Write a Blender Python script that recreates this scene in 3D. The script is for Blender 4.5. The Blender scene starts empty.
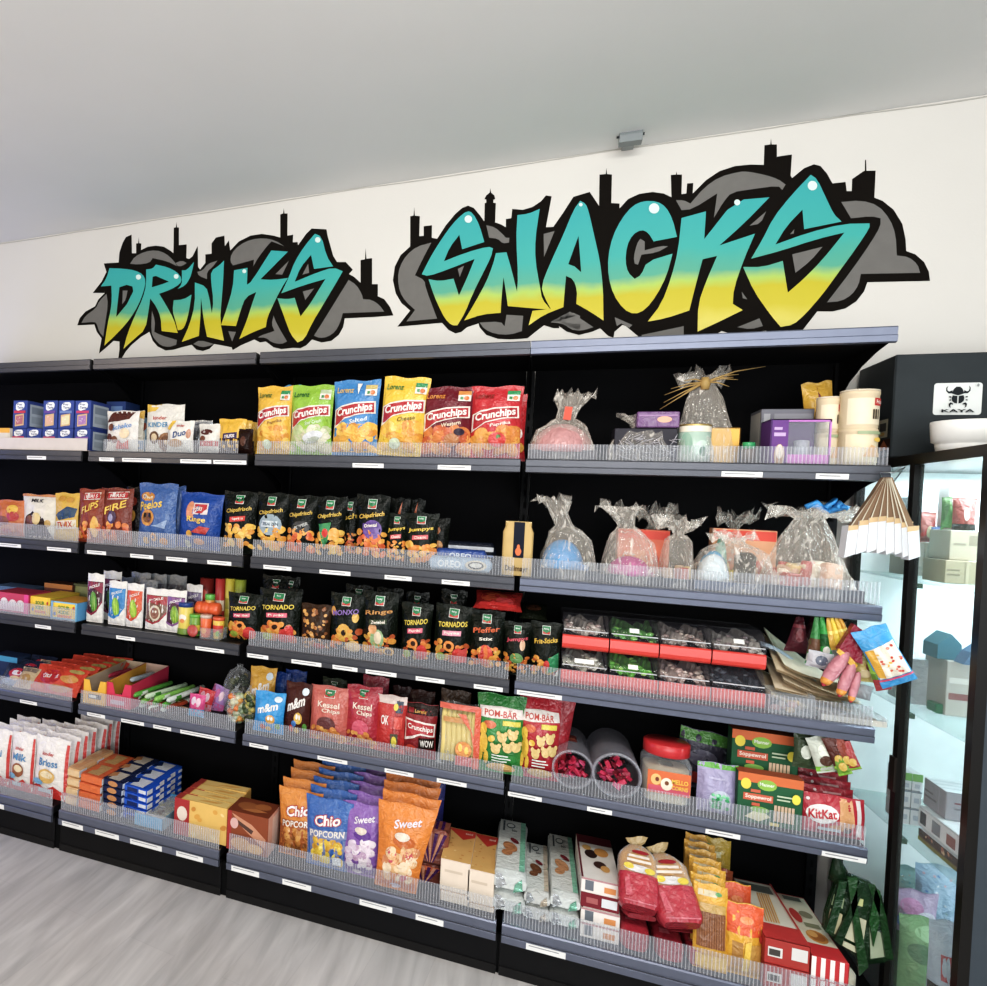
import bpy, math, random
from mathutils import Vector, Matrix
from mathutils.geometry import tessellate_polygon
sc=bpy.context.scene
COL=sc.collection
R=random.Random(7)
# ---------------------------------------------------------------- camera
F,CX,CY,CZ,YAW,PIT,ROL=687.9945,.036,-2.5299,1.555,-.3839,-.0173,.0441
PX,PY=493.5-238.03,493+16.78
Fw=Vector((math.sin(YAW)*math.cos(PIT),math.cos(YAW)*math.cos(PIT),math.sin(PIT)))
Rt=Vector((math.cos(YAW),-math.sin(YAW),0)); Up=Rt.cross(Fw)
R2=math.cos(ROL)*Rt+math.sin(ROL)*Up; U2=-math.sin(ROL)*Rt+math.cos(ROL)*Up
EYE=Vector((CX,CY,CZ))
cd=bpy.data.cameras.new('camera'); cam=bpy.data.objects.new('camera',cd); COL.objects.link(cam)
m=Matrix((R2,U2,-Fw)).transposed().to_4x4(); m.translation=EYE; cam.matrix_world=m
cd.sensor_fit='HORIZONTAL'; cd.sensor_width=36; cd.lens=F/987*36
cd.shift_x=(493.5-PX)/987; cd.shift_y=-(493-PY)/987
cd.clip_start=.02; cd.clip_end=100
sc.camera=cam
def ray(x,y): return Fw+R2*((x-PX)/F)+U2*((PY-y)/F)
def onY(x,y,Y):
    d=ray(x,y); t=(Y-EYE.y)/d.y; return EYE+d*t
def onZ(x,y,Z):
    d=ray(x,y); t=(Z-EYE.z)/d.z; return EYE+d*t
def onX(x,y,X):
    d=ray(x,y); t=(X-EYE.x)/d.x; return EYE+d*t
def pr(P):
    d=Vector(P)-EYE; z=d.dot(Fw); return PX+F*d.dot(R2)/z, PY-F*d.dot(U2)/z
# ---------------------------------------------------------------- materials
def lin(h):
    h=h.lstrip('#'); o=[]
    for i in (0,2,4):
        c=int(h[i:i+2],16)/255; o.append(c/12.92 if c<=.04045 else ((c+.055)/1.055)**2.4)
    return o
_M={}
KINDS=dict(p=(.55,0,.35,0),f=(.27,0,.5,.55),k=(.3,0,.5,0),x=(.8,0,.2,0),m=(.32,.75,.5,0),s=(.22,.9,.5,.4),b=(.5,0,.3,0))
def K(h,kind='p'):
    key=(h,kind)
    if key in _M: return _M[key]
    r,me,sp,bu=KINDS[kind]; c=lin(h); g_=.3*c[0]+.6*c[1]+.1*c[2]; c=[(x*.90+g_*.10)*.95 for x in c]
    m=bpy.data.materials.new(kind+'_'+h); m.use_nodes=True; n=m.node_tree.nodes; l=m.node_tree.links
    b=n['Principled BSDF']; b.inputs['Roughness'].default_value=r; b.inputs['Metallic'].default_value=me
    lum=.3*c[0]+.6*c[1]+.1*c[2]; b.inputs['Specular IOR Level'].default_value=sp*(.35 if lum<.03 else .7 if lum<.1 else 1)
    t=n.new('ShaderNodeTexCoord'); z=n.new('ShaderNodeTexNoise'); z.inputs['Scale'].default_value=42 if kind=='f' else 22; z.inputs['Detail'].default_value=4 if kind=='f' else 2; lo_=.70 if kind=='f' else .88
    l.new(t.outputs['Object'],z.inputs['Vector'])
    mx=n.new('ShaderNodeMix'); mx.data_type='RGBA'
    mx.inputs[6].default_value=[x*lo_ for x in c]+[1]; mx.inputs[7].default_value=[min(1,x*1.06) for x in c]+[1]
    l.new(z.outputs['Fac'],mx.inputs[0]); l.new(mx.outputs[2],b.inputs['Base Color'])
    if bu:
        z2=n.new('ShaderNodeTexNoise'); z2.inputs['Scale'].default_value=38; z2.inputs['Detail'].default_value=3; z2.inputs['Distortion'].default_value=1.2
        l.new(t.outputs['Object'],z2.inputs['Vector'])
        bp=n.new('ShaderNodeBump'); bp.inputs['Strength'].default_value=bu; bp.inputs['Distance'].default_value=.012
        l.new(z2.outputs['Fac'],bp.inputs['Height']); l.new(bp.outputs['Normal'],b.inputs['Normal'])
    _M[key]=m; return m
def clearmat(name,tint,alpha,rough=.1,bump=0,streak=False,spec=.6,scale=45,fm=.5):
    if name in _M: return _M[name]
    m=bpy.data.materials.new(name); m.use_nodes=True; n=m.node_tree.nodes; l=m.node_tree.links
    b=n['Principled BSDF']; b.inputs['Base Color'].default_value=lin(tint)+[1]; b.inputs['Roughness'].default_value=rough
    b.inputs['Specular IOR Level'].default_value=spec
    tr=n.new('ShaderNodeBsdfTransparent'); mx=n.new('ShaderNodeMixShader'); o=n['Material Output']
    tr.inputs[0].default_value=[.96,.97,.97,1]
    fr=n.new('ShaderNodeLayerWeight'); fr.inputs[0].default_value=.35
    t=n.new('ShaderNodeTexCoord'); z=n.new('ShaderNodeTexNoise'); z.inputs['Scale'].default_value=scale; z.inputs['Detail'].default_value=3; z.inputs['Distortion'].default_value=2.
    mpp=n.new('ShaderNodeMapping'); mpp.inputs['Scale'].default_value=(1,1,.35 if streak else 1); l.new(t.outputs['Object'],mpp.inputs[0]); l.new(mpp.outputs[0],z.inputs['Vector'])
    ma=n.new('ShaderNodeMath'); ma.operation='MULTIPLY_ADD'; ma.inputs[1].default_value=fm; ma.inputs[2].default_value=alpha
    l.new(fr.outputs['Facing'],ma.inputs[0]); last=ma.outputs[0]
    if streak:
        cr=n.new('ShaderNodeValToRGB'); cr.color_ramp.elements[0].position=.55; cr.color_ramp.elements[1].position=.72
        l.new(z.outputs['Fac'],cr.inputs[0])
        m2=n.new('ShaderNodeMath'); m2.operation='MULTIPLY_ADD'; m2.inputs[1].default_value=.45
        l.new(cr.outputs[0],m2.inputs[0]); l.new(last,m2.inputs[2]); m2.use_clamp=True; last=m2.outputs[0]
    if bump:
        bp=n.new('ShaderNodeBump'); bp.inputs['Strength'].default_value=bump; bp.inputs['Distance'].default_value=.02
        l.new(z.outputs['Fac'],bp.inputs['Height']); l.new(bp.outputs['Normal'],b.inputs['Normal'])
    l.new(last,mx.inputs[0]); l.new(tr.outputs[0],mx.inputs[1]); l.new(b.outputs[0],mx.inputs[2]); l.new(mx.outputs[0],o.inputs['Surface'])
    _M[name]=m; return m
CELLO=lambda: clearmat('cellophane','f2e9de',.13,.07,.6,True,1.0,34,.35)
CLEAR=lambda: clearmat('clear_plastic','c9cdd2',.10,.12,0,False,.6)
FENCE=lambda: clearmat('ribbed_acrylic','c6c8d0',.10,.2,0,False,.4,45,.3)
RIB=lambda: clearmat('acrylic_rib','e6e6ec',.20,.2,0,False,.4,45,.3)
GLASS=lambda: clearmat('cabinet_glass','cfe8e6',.012,.02,0,False,.5,45,.12)
CBAG=lambda: clearmat('clear_bag','d8dadc',.06,.07,.5,True,.9,25)
BINLID=lambda: clearmat('smoked_lid','6a6870',.07,.08,0,False,.9,45,.35)
JARM=lambda: clearmat('jar_plastic','b9b6c0',.10,.1,.15,False,.8)
# ---------------------------------------------------------------- mesh builder
_T={}
def text2d(s,bold=.0):
    k=(s,bold)
    if k in _T: return _T[k]
    c=bpy.data.curves.new('t','FONT'); c.body=s; c.resolution_u=2; c.offset=bold; c.size=1
    ob=bpy.data.objects.new('t',c); me=bpy.data.meshes.new_from_object(ob)
    v=[(p.co.x,p.co.y) for p in me.vertices]; f=[tuple(p.vertices) for p in me.polygons]
    bpy.data.objects.remove(ob); bpy.data.curves.remove(c); bpy.data.meshes.remove(me)
    if not v: v=[(0,0),(1,0),(0,1)]; f=[(0,1,2)]
    x0=min(p[0] for p in v); x1=max(p[0] for p in v); y0=min(p[1] for p in v); y1=max(p[1] for p in v)
    v=[(p[0]-(x0+x1)/2,p[1]-(y0+y1)/2) for p in v]
    _T[k]=(v,f,x1-x0,y1-y0); return _T[k]
class PB:
    def __init__(s): s.v=[];s.f=[];s.m=[];s.mats=[];s.sm=[]
    def mi(s,mat):
        if mat not in s.mats: s.mats.append(mat)
        return s.mats.index(mat)
    def add(s,v,f,mat,sm=False):
        b=len(s.v); s.v+=[tuple(p) for p in v]; i=s.mi(mat)
        for q in f: s.f.append(tuple(b+k for k in q)); s.m.append(i); s.sm.append(sm)
        return s
    def box(s,a,b,mat,bev=0,mats=None):
        x0,y0,z0=a;x1,y1,z1=b
        if bev<=0:
            v=[(x0,y0,z0),(x1,y0,z0),(x1,y1,z0),(x0,y1,z0),(x0,y0,z1),(x1,y0,z1),(x1,y1,z1),(x0,y1,z1)]
            return s.add(v,[(0,3,2,1),(4,5,6,7),(0,1,5,4),(1,2,6,5),(2,3,7,6),(3,0,4,7)],mat)
        # chamfered box: 24 verts
        v=[];
        for sx in (0,1):
            for sy in (0,1):
                for sz in (0,1):
                    X=(x0,x1)[sx];Y=(y0,y1)[sy];Z=(z0,z1)[sz];dx=bev*(1-2*sx);dy=bev*(1-2*sy);dz=bev*(1-2*sz)
                    v+=[(X,Y+dy,Z+dz),(X+dx,Y,Z+dz),(X+dx,Y+dy,Z)]
        I=lambda a,b,c,k:(a*4+b*2+c)*3+k
        f=[(I(0,0,0,0),I(0,0,1,0),I(0,1,1,0),I(0,1,0,0)),(I(1,0,0,0),I(1,1,0,0),I(1,1,1,0),I(1,0,1,0)),
           (I(0,0,0,1),I(1,0,0,1),I(1,0,1,1),I(0,0,1,1)),(I(0,1,0,1),I(0,1,1,1),I(1,1,1,1),I(1,1,0,1)),
           (I(0,0,0,2),I(0,1,0,2),I(1,1,0,2),I(1,0,0,2)),(I(0,0,1,2),I(1,0,1,2),I(1,1,1,2),I(0,1,1,2))]
        for a in (0,1):
            for c in (0,1):
                f+=[(I(a,c,0,0),I(a,c,1,0),I(a,c,1,1),I(a,c,0,1)),(I(a,0,c,0),I(a,1,c,0),I(a,1,c,2),I(a,0,c,2)),(I(0,a,c,1),I(1,a,c,1),I(1,a,c,2),I(0,a,c,2))]
                for e in (0,1): f.append((I(a,c,e,0),I(a,c,e,1),I(a,c,e,2)))
        return s.add(v,f,mat)
    def grid(s,fn,nu,nv,mat,sm=True,close=False):
        v=[fn(i/nu,j/nv) for j in range(nv+1) for i in range(nu+1)]
        f=[(j*(nu+1)+i,j*(nu+1)+i+1,(j+1)*(nu+1)+i+1,(j+1)*(nu+1)+i) for j in range(nv) for i in range(nu)]
        return s.add(v,f,mat,sm)
    def lathe(s,prof,n,mat,c=(0,0,0),sm=True,ax='z'):
        v=[]
        for r,z in prof:
            for k in range(n):
                a=2*math.pi*k/n; p=(r*math.cos(a),r*math.sin(a),z)
                if ax=='y': p=(p[0],p[2],p[1])
                if ax=='x': p=(p[2],p[0],p[1])
                v.append((p[0]+c[0],p[1]+c[1],p[2]+c[2]))
        f=[]
        for j in range(len(prof)-1):
            for k in range(n):
                q=(j*n+k,j*n+(k+1)%n,(j+1)*n+(k+1)%n,(j+1)*n+k); f.append(q if ax!='y' else q[::-1])
        f.append(tuple(range(n))[::-1]); f.append(tuple((len(prof)-1)*n+k for k in range(n)))
        return s.add(v,f,mat,sm)
    def tube(s,pts,r,mat,n=6):
        pts=[Vector(p) for p in pts]; v=[]
        for i,p in enumerate(pts):
            d=(pts[min(i+1,len(pts)-1)]-pts[max(i-1,0)]).normalized()
            a=d.orthogonal().normalized() if abs(d.z)>.95 else d.cross(Vector((0,0,1))).normalized(); b=d.cross(a)
            rr=r[i] if isinstance(r,(list,tuple)) else r
            for k in range(n): v.append(p+(a*math.cos(2*math.pi*k/n)+b*math.sin(2*math.pi*k/n))*rr)
        f=[(i*n+k,i*n+(k+1)%n,(i+1)*n+(k+1)%n,(i+1)*n+k) for i in range(len(pts)-1) for k in range(n)]
        f+=[tuple(range(n))[::-1],tuple((len(pts)-1)*n+k for k in range(n))]
        return s.add(v,f,mat,True)
    def prism(s,poly,x0,x1,mat,axis='x'):
        n=len(poly); P=lambda x,a,b:(x,a,b) if axis=='x' else ((a,x,b) if axis=='y' else (a,b,x))
        v=[P(x0,*p) for p in poly]+[P(x1,*p) for p in poly]
        f=[(i,(i+1)%n,n+(i+1)%n,n+i) for i in range(n)]
        tr=tessellate_polygon([[Vector((p[0],p[1],0)) for p in poly]])
        f+=[tuple(t) for t in tr]+[tuple(n+k for k in t) for t in tr]
        return s.add(v,f,mat)
    def poly(s,pts,mat,off=Vector((0,0,0))):
        tr=tessellate_polygon([[Vector((p[0],p[1],0)) for p in pts]]); return tr
    def paint(s,S,w,h,layers,kind='p',k0=1,sub=5):
        """printed artwork laid on a surface S(u,v,k): u -1..1 across, v 0..1 up"""
        for k,L in enumerate(layers):
            k+=k0; t=L[0]
            if t=='r':
                _,u0,v0,u1,v1,c=L[:6]; sl=L[6] if len(L)>6 else 0
                nu=max(1,int(abs(u1-u0)*sub)); nv=max(1,int(abs(v1-v0)*sub*1.6))
                s.grid(lambda a,b:S(u0+(u1-u0)*a,v0+(v1-v0)*b+sl*(u0+(u1-u0)*a),k),nu,nv,K(c,kind))
            elif t=='e':
                _,u,v,ru,rv,c=L[:6]; ro=L[6] if len(L)>6 else 0; n=14
                vv=[S(u,v,k)]; ca,sa=math.cos(ro),math.sin(ro)
                for q in (.55,1):
                    for i in range(n):
                        a=2*math.pi*i/n; x=ru*q*math.cos(a)*w/2; z=rv*q*math.sin(a)*h
                        vv.append(S(u+(x*ca-z*sa)/(w/2),v+(x*sa+z*ca)/h,k))
                f=[(0,1+i,1+(i+1)%n) for i in range(n)]+[(1+i,1+n+i,1+n+(i+1)%n,1+(i+1)%n) for i in range(n)]
                s.add(vv,f,K(c,kind),True)
            elif t=='t':
                _,tx,u,v,hh,c=L[:6]; o=L[6] if len(L)>6 else {}
                V,Fc,tw,th=text2d(tx,o.get('bold',.02)); sy=hh/th; sx=hh*h/th/(w/2)
                if 'wu' in o: sx=o['wu']/tw
                sl=o.get('sl',0); sk=o.get('sk',0)
                if sub>2:
                    tris=[[Vector((u+V[i][0]*sx+sk*V[i][1]*sx,v+V[i][1]*sy+sl*V[i][0]*sx)) for i in (q[0],q[j],q[j+1])] for q in Fc for j in range(1,len(q)-1)]
                    for _ in range(2):
                        nt=[]
                        for A_,B_,C_ in tris:
                            if max((A_-B_).length,(B_-C_).length,(C_-A_).length)<.14: nt.append([A_,B_,C_]); continue
                            ab,bc,ca_=(A_+B_)/2,(B_+C_)/2,(C_+A_)/2; nt+=[[A_,ab,ca_],[ab,B_,bc],[ca_,bc,C_],[ab,bc,ca_]]
                        tris=nt
                    s.add([S(q.x,q.y,k+.4) for t3 in tris for q in t3],[(3*i,3*i+1,3*i+2) for i in range(len(tris))],K(c,kind),False)
                else: s.add([S(u+p[0]*sx+sk*p[1]*sx,v+p[1]*sy+sl*p[0]*sx,k) for p in V],Fc,K(c,kind))
            elif t=='o':
                _,n,bx,sz,cols,seed=L; rr=random.Random(seed)
                for i in range(int(n*(1.9 if sub>2 else 1))):
                    u=rr.uniform(bx[0],bx[2]); v=rr.uniform(bx[1],bx[3]); q=sz*rr.uniform(.7,1.2)
                    s.paint(S,w,h,[('e',u,v,q/(w/2)*w,q*w/h*rr.uniform(.55,.95),cols[i%len(cols)],rr.uniform(-1,1))],kind,k+.05+.45*i/n,sub)
            elif t=='p':
                _,pts,c=L; tr=tessellate_polygon([[Vector((p[0],p[1],0)) for p in pts]])
                tris=[[Vector(pts[i]) for i in q] for q in tr]
                if sub>2:
                    for _ in range(5):
                        nt=[]
                        for A_,B_,C_ in tris:
                            if max((A_-B_).length,(B_-C_).length,(C_-A_).length)<.15: nt.append([A_,B_,C_]); continue
                            ab,bc,ca_=(A_+B_)/2,(B_+C_)/2,(C_+A_)/2; nt+=[[A_,ab,ca_],[ab,B_,bc],[ca_,bc,C_],[ab,bc,ca_]]
                        tris=nt
                s.add([S(q.x,q.y,k) for t3 in tris for q in t3],[(3*i,3*i+1,3*i+2) for i in range(len(tris))],K(c,kind),False)
        return s
    def build(s,name,parent=None,loc=None):
        me=bpy.data.meshes.new(name); me.from_pydata(s.v,[],s.f)
        for mt in s.mats: me.materials.append(mt)
        me.polygons.foreach_set('material_index',s.m); me.polygons.foreach_set('use_smooth',s.sm); me.update()
        o=bpy.data.objects.new(name,me); COL.objects.link(o)
        if parent: o.parent=parent
        if loc: o.location=loc
        return o
def tag(o,label,cat,group=None):
    o['label']=label; o['category']=cat
    if group: o['group']=group
    return o
def root(name,label,cat,loc,group=None,rz=0):
    o=bpy.data.objects.new(name,None); COL.objects.link(o); o.location=loc; o.rotation_euler[2]=rz; o.empty_display_size=.05
    return tag(o,label,cat,group)
def copy(o,loc,label,rot=None,group=None):
    c=o.copy(); COL.objects.link(c); c.location=loc; c['label']=label
    if rot is not None: c.rotation_euler=rot
    if group: c['group']=group
    for ch in list(o.children):
        d=ch.copy(); COL.objects.link(d); d.parent=c
        for g in ch.children:
            e=g.copy(); COL.objects.link(e); e.parent=d
    return c
ORD=['','second','third','fourth','fifth','sixth','seventh','eighth','ninth','tenth']
# ---------------------------------------------------------------- product shapes
def bag(w,h,t,base,layers=(),kind='f',seed=0,top=None,crimp=.055,sub=5,neck=.07):
    """pillow bag; origin bottom centre of the front seam, depth toward +y"""
    rr=random.Random(seed); ph=[rr.uniform(0,6.3) for _ in range(6)]
    def prof(v):
        c=crimp
        if v<c: return .06
        if v>1-c: return .06
        q=(v-c)/(1-2*c); return .06+.94*math.sin(math.pi*(q**.85))**.6
    def pos(u,v,side,k=0):
        v=min(max(v,0),1); u=max(-1,min(1,u))
        b=prof(v); x=w/2*u*(1-neck*b+ (.012*math.sin(9*v+ph[3])))
        y=(t/2)*b*max(0,1-abs(u)**2.4)**.75
        wr=.004*(w/.18)*math.sin(11*u+6*v+ph[0])*math.sin(7*v+ph[1])*min(1,b*1.2)*(1-abs(u)**4)
        wr+=.003*(w/.18)*math.sin(23*u+ph[2])*max(0,abs(v-.5)*2-.45)*(1-abs(u)**4)
        z=h*v-(h*.012*math.cos(5*u+ph[4]) if v>.95 else 0)
        return (x,t/2+side*(y+wr+.0008*k),z)
    p=PB(); mt=K(base,kind)
    p.grid(lambda a,b:pos(2*a-1,b,-1),14,18,mt); p.grid(lambda a,b:pos(1-2*a,b,1),10,14,mt)
    S=lambda u,v,k:pos(u,v,-1,k)
    p.paint(S,w,h,layers,kind,1,sub)
    return p
def carton(w,d,h,base,front=(),top=(),left=(),right=(),kind='p',bev=.0015):
    p=PB(); p.box((-w/2,0,0),(w/2,d,h),K(base,kind),bev); e=.0004
    p.paint(lambda u,v,k:(u*w/2,-e*k,v*h),w,h,front,kind,1,1)
    p.paint(lambda u,v,k:(u*w/2,v*d,h+e*k),w,d,top,kind,1,1)
    p.paint(lambda u,v,k:(w/2+e*k,d/2+u*d/2,v*h),d,h,right,kind,1,1)
    p.paint(lambda u,v,k:(-w/2-e*k,d/2-u*d/2,v*h),d,h,left,kind,1,1)
    return p
def cello_pb(w,d,h,nk=.62,lean=(0,0),flare=.06,seed=0,low=.4):
    """crumpled clear film gathered to a neck and flaring out above it"""
    rr=random.Random(seed); p=PB(); n=30
    rings=[(1,0),(1.03,.10*1),(.98,low*.55),(.80,low),(.62,low+(nk-low)*.55),(.40,nk*.95),(.30,nk)]
    V=[]
    for i,(q,z) in enumerate(rings):
        for k in range(n):
            a=2*math.pi*k/n; ca,sa=math.cos(a),math.sin(a)
            e=.55 if q>.7 else .9
            sx=math.copysign(abs(ca)**e,ca); sy=math.copysign(abs(sa)**e,sa); j=.99-rr.uniform(0,.13)*(1 if i>0 else .3)
            V.append((w/2*q*sx*j+lean[0]*h*max(0,z-low),d/2*q*sy*j+d/2+lean[1]*max(0,z-low),h*z+rr.uniform(-.03,.03)*h*(i>0)))
    nr=len(rings)
    flare*=1.7
    for q,z in ((.45,nk+(1-nk)*.35),(.8,nk+(1-nk)*.7),(1,1)):
        for k in range(n):
            a=2*math.pi*k/n; r=flare*q*(rr.uniform(.45,1.1)); zz=h*z-rr.uniform(0,.16)*h*(z>.9)*1.2
            V.append((r*math.cos(a)+lean[0]*h*(z-low),r*.7*math.sin(a)+d/2+lean[1]*(z-low),zz)); 
    nr+=3
    f=[(j*n+k,j*n+(k+1)%n,(j+1)*n+(k+1)%n,(j+1)*n+k) for j in range(nr-1) for k in range(n)]
    p.add(V,f,CELLO(),False); return p
# ---------------------------------------------------------------- shelf placement
LZ=[2.1345,1.7294,1.3218,.9657,.6122,.1826]      # top of each price rail
LY=[.013,0,0,0,0,-.1095]                          # front plane of each level
BX=[-2.79,-1.79,-1.0,0.0,.988]
YB=.42
def fp(x0,x1,yt,lv,dy,tilt=0,zb=None):
    Y=LY[lv]+dy; z0=LZ[lv]+.001 if zb is None else zb
    xc=(x0+x1)/2
    d=ray(xc,yt); ca,sa=math.cos(tilt),math.sin(tilt)
    t=-((EYE.y-Y)*ca-(EYE.z-z0)*sa)/(d.y*ca-d.z*sa); T=EYE+d*t; h=(T.z-z0)/ca
    yb=pr((T.x,Y,z0))[1]; ym=(yt+yb)/2; Ym=(Y+T.y)/2
    a=onY(x0,ym,Ym); b=onY(x1,ym,Ym)
    return (a.x+b.x)/2,abs(b.x-a.x),h,Y,z0
def place(pb,name,loc,label,cat,rot=(0,0,0),group=None):
    o=pb.build(name); o.location=loc; o.rotation_euler=rot; return tag(o,label,cat,group)
def shelfbag(px,lv,dy,base,layers,label,t=None,tilt=0,ry=0,rz=0,name='snack_bag',cat='snack bag',seed=None,kind='f',zb=None,group=None,ws=1.0,sub=5,neck=.07,crimp=.055):
    x0,x1,yt=px; X,w,h,Y,z0=fp(x0,x1,yt,lv,dy,tilt,zb)
    tt=t if t else min(.09,.34*w)
    X,w,h,Y,z0=fp(x0,x1,yt,lv,dy+tt/2,tilt,zb); w*=ws; Y-=tt/2; z0+=abs(math.sin(ry))*w/2+tt*.55*math.sin(tilt); w*=1.02
    b=bag(w,h,tt,base,layers,kind,seed if seed is not None else int(x0),sub=sub,neck=neck,crimp=crimp)
    o=place(b,name,(X,Y,z0),label,cat,(-tilt,ry,rz),group); o_info[o.name]=(w,h,tt); return o
o_info={}
def shelfbox(px,lv,dy,D,base,label,front=(),top=(),left=(),right=(),name='carton',cat='box',tilt=0,rz=0,zb=None,kind='p',group=None):
    x0,x1,yt=px; X,w,h,Y,z0=fp(x0,x1,yt,lv,dy,tilt,zb)
    o=place(carton(w,D,h,base,front,top,left,right,kind),name,(X,Y,z0),label,cat,(-tilt,0,rz),group); o_info[o.name]=(w,h,D); return o
def behind(o,n,step,fmt,group,dx=0,dz=0,jit=.004,start=1):
    """copies of a front pack in the row behind it"""
    for k in range(start,n+start):
        l=o.location; j=random.Random(k*31+len(fmt))
        r=list(o.rotation_euler); r[1]+=j.uniform(-.03,.03)
        copy(o,(l.x+dx*k+j.uniform(-jit,jit),l.y+step*k,l.z+dz*k),fmt.format(ORD[k]),r,group)
    o['group']=group
# ================================================================ the setting
def struct(o,label=None):
    o['kind']='structure'
    if label: o['label']=label
    return o
def nodemat(name,fn):
    m=bpy.data.materials.new(name); m.use_nodes=True; fn(m.node_tree.nodes,m.node_tree.links,m.node_tree.nodes['Principled BSDF']); return m
def m_floor(n,l,b):
    t=n.new('ShaderNodeTexCoord'); mp=n.new('ShaderNodeMapping'); mp.inputs['Rotation'].default_value=(0,0,math.pi/2+.12)
    l.new(t.outputs['Object'],mp.inputs[0])
    br=n.new('ShaderNodeTexBrick'); br.inputs['Scale'].default_value=1; br.inputs['Brick Width'].default_value=1.2; br.inputs['Row Height'].default_value=.19; br.inputs['Mortar Size'].default_value=.0008
    br.inputs['Color1'].default_value=lin('c4c0bd')+[1]; br.inputs['Color2'].default_value=lin('bcb9b7')+[1]; br.inputs['Mortar'].default_value=lin('b2afae')+[1]
    l.new(mp.outputs[0],br.inputs['Vector'])
    m2=n.new('ShaderNodeMapping'); m2.inputs['Scale'].default_value=(14,1.6,1); m2.inputs['Rotation'].default_value=(0,0,.12); l.new(t.outputs['Object'],m2.inputs[0])
    z=n.new('ShaderNodeTexNoise'); z.inputs['Scale'].default_value=1.5; z.inputs['Detail'].default_value=9; z.inputs['Distortion'].default_value=.5; l.new(m2.outputs[0],z.inputs['Vector'])
    cr=n.new('ShaderNodeValToRGB'); cr.color_ramp.elements[0].position=.3; cr.color_ramp.elements[1].position=.68
    cr.color_ramp.elements[0].color=(.68,.68,.69,1); cr.color_ramp.elements[1].color=(1.06,1.06,1.06,1); l.new(z.outputs['Fac'],cr.inputs[0])
    mx=n.new('ShaderNodeMix'); mx.data_type='RGBA'; mx.blend_type='MULTIPLY'; mx.inputs[0].default_value=.85
    l.new(br.outputs['Color'],mx.inputs[6]); l.new(cr.outputs[0],mx.inputs[7]); l.new(mx.outputs[2],b.inputs['Base Color']); b.inputs['Roughness'].default_value=.42
def m_plaster(col):
    def f(n,l,b):
        t=n.new('ShaderNodeTexCoord'); z=n.new('ShaderNodeTexNoise'); z.inputs['Scale'].default_value=2.2; z.inputs['Detail'].default_value=5; l.new(t.outputs['Object'],z.inputs['Vector'])
        c=lin(col); mx=n.new('ShaderNodeMix'); mx.data_type='RGBA'; mx.inputs[6].default_value=[x*.95 for x in c]+[1]; mx.inputs[7].default_value=[min(1,x*1.03) for x in c]+[1]
        l.new(z.outputs['Fac'],mx.inputs[0]); l.new(mx.outputs[2],b.inputs['Base Color']); b.inputs['Roughness'].default_value=.85
        z2=n.new('ShaderNodeTexNoise'); z2.inputs['Scale'].default_value=160; l.new(t.outputs['Object'],z2.inputs['Vector'])
        bp=n.new('ShaderNodeBump'); bp.inputs['Strength'].default_value=.08; bp.inputs['Distance'].default_value=.004; l.new(z2.outputs['Fac'],bp.inputs['Height']); l.new(bp.outputs['Normal'],b.inputs['Normal'])
    return f
WY=.47
p=PB(); p.add([(-7,-6,0),(5,-6,0),(5,WY,0),(-7,WY,0)],[(0,1,2,3)],nodemat('vinyl_floor',m_floor)); struct(p.build('floor'))
CZ0=lambda x:2.963+.0185*x-.0012*x*x     # the ceiling sags a little to one side, as measured
p=PB(); xs=[-7,-5,-3,-2,-1,0,1,2,3.5,5]
v=[];
for x in xs: v+=[(x,WY,CZ0(max(x,-4))),(x,-6,CZ0(max(x,-4))-.02)]
p.add(v,[(2*i,2*i+1,2*i+3,2*i+2) for i in range(len(xs)-1)],nodemat('ceiling_paint',m_plaster('e2e2e0'))); struct(p.build('ceiling'))
p=PB(); v=[]
for x in xs: v+=[(x,WY,0),(x,WY,CZ0(max(x,-4))+.01)]
p.add(v,[(2*i,2*i+2,2*i+3,2*i+1) for i in range(len(xs)-1)],nodemat('wall_paint',m_plaster('d3d0ca'))); struct(p.build('wall_back'))
# thin crack/caulk line between wall and ceiling
p=PB(); pts=[(x,WY-.002,CZ0(max(x,-4))-.006+R.uniform(-.003,.003)) for x in [-4+.25*i for i in range(32)]]
p.tube(pts,.0022,K('bdbab2','x'),4); struct(p.build('trim_1'))
# ---------------------------------------------------------------- mural
MY=WY
def letter_mat(zs,name):
    def f(n,l,b):
        g=n.new('ShaderNodeNewGeometry'); sx=n.new('ShaderNodeSeparateXYZ'); l.new(g.outputs['Position'],sx.inputs[0])
        t=n.new('ShaderNodeTexNoise'); t.inputs['Scale'].default_value=7; t.inputs['Detail'].default_value=3; l.new(g.outputs['Position'],t.inputs['Vector'])
        a=n.new('ShaderNodeMath'); a.operation='MULTIPLY_ADD'; a.inputs[1].default_value=.07; l.new(t.outputs['Fac'],a.inputs[0]); l.new(sx.outputs['Z'],a.inputs[2])
        mr=n.new('ShaderNodeMapRange'); mr.inputs['From Min'].default_value=zs-.14+.035; mr.inputs['From Max'].default_value=zs+.30+.035; l.new(a.outputs[0],mr.inputs['Value'])
        cr=n.new('ShaderNodeValToRGB'); e=cr.color_ramp.elements
        e[0].position=.0; e[0].color=lin('d6ca60')+[1]; e[1].position=1; e[1].color=lin('349f9f')+[1]
        for q,c in ((.12,'c4b62e'),(.27,'bcb022'),(.35,'a5c25c'),(.43,'54a086'),(.62,'3ba39b')):
            k=e.new(q); k.color=lin(c)+[1]
        l.new(mr.outputs[0],cr.inputs[0]); l.new(cr.outputs[0],b.inputs['Base Color']); b.inputs['Roughness'].default_value=.6
    return nodemat(name,f)
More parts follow.
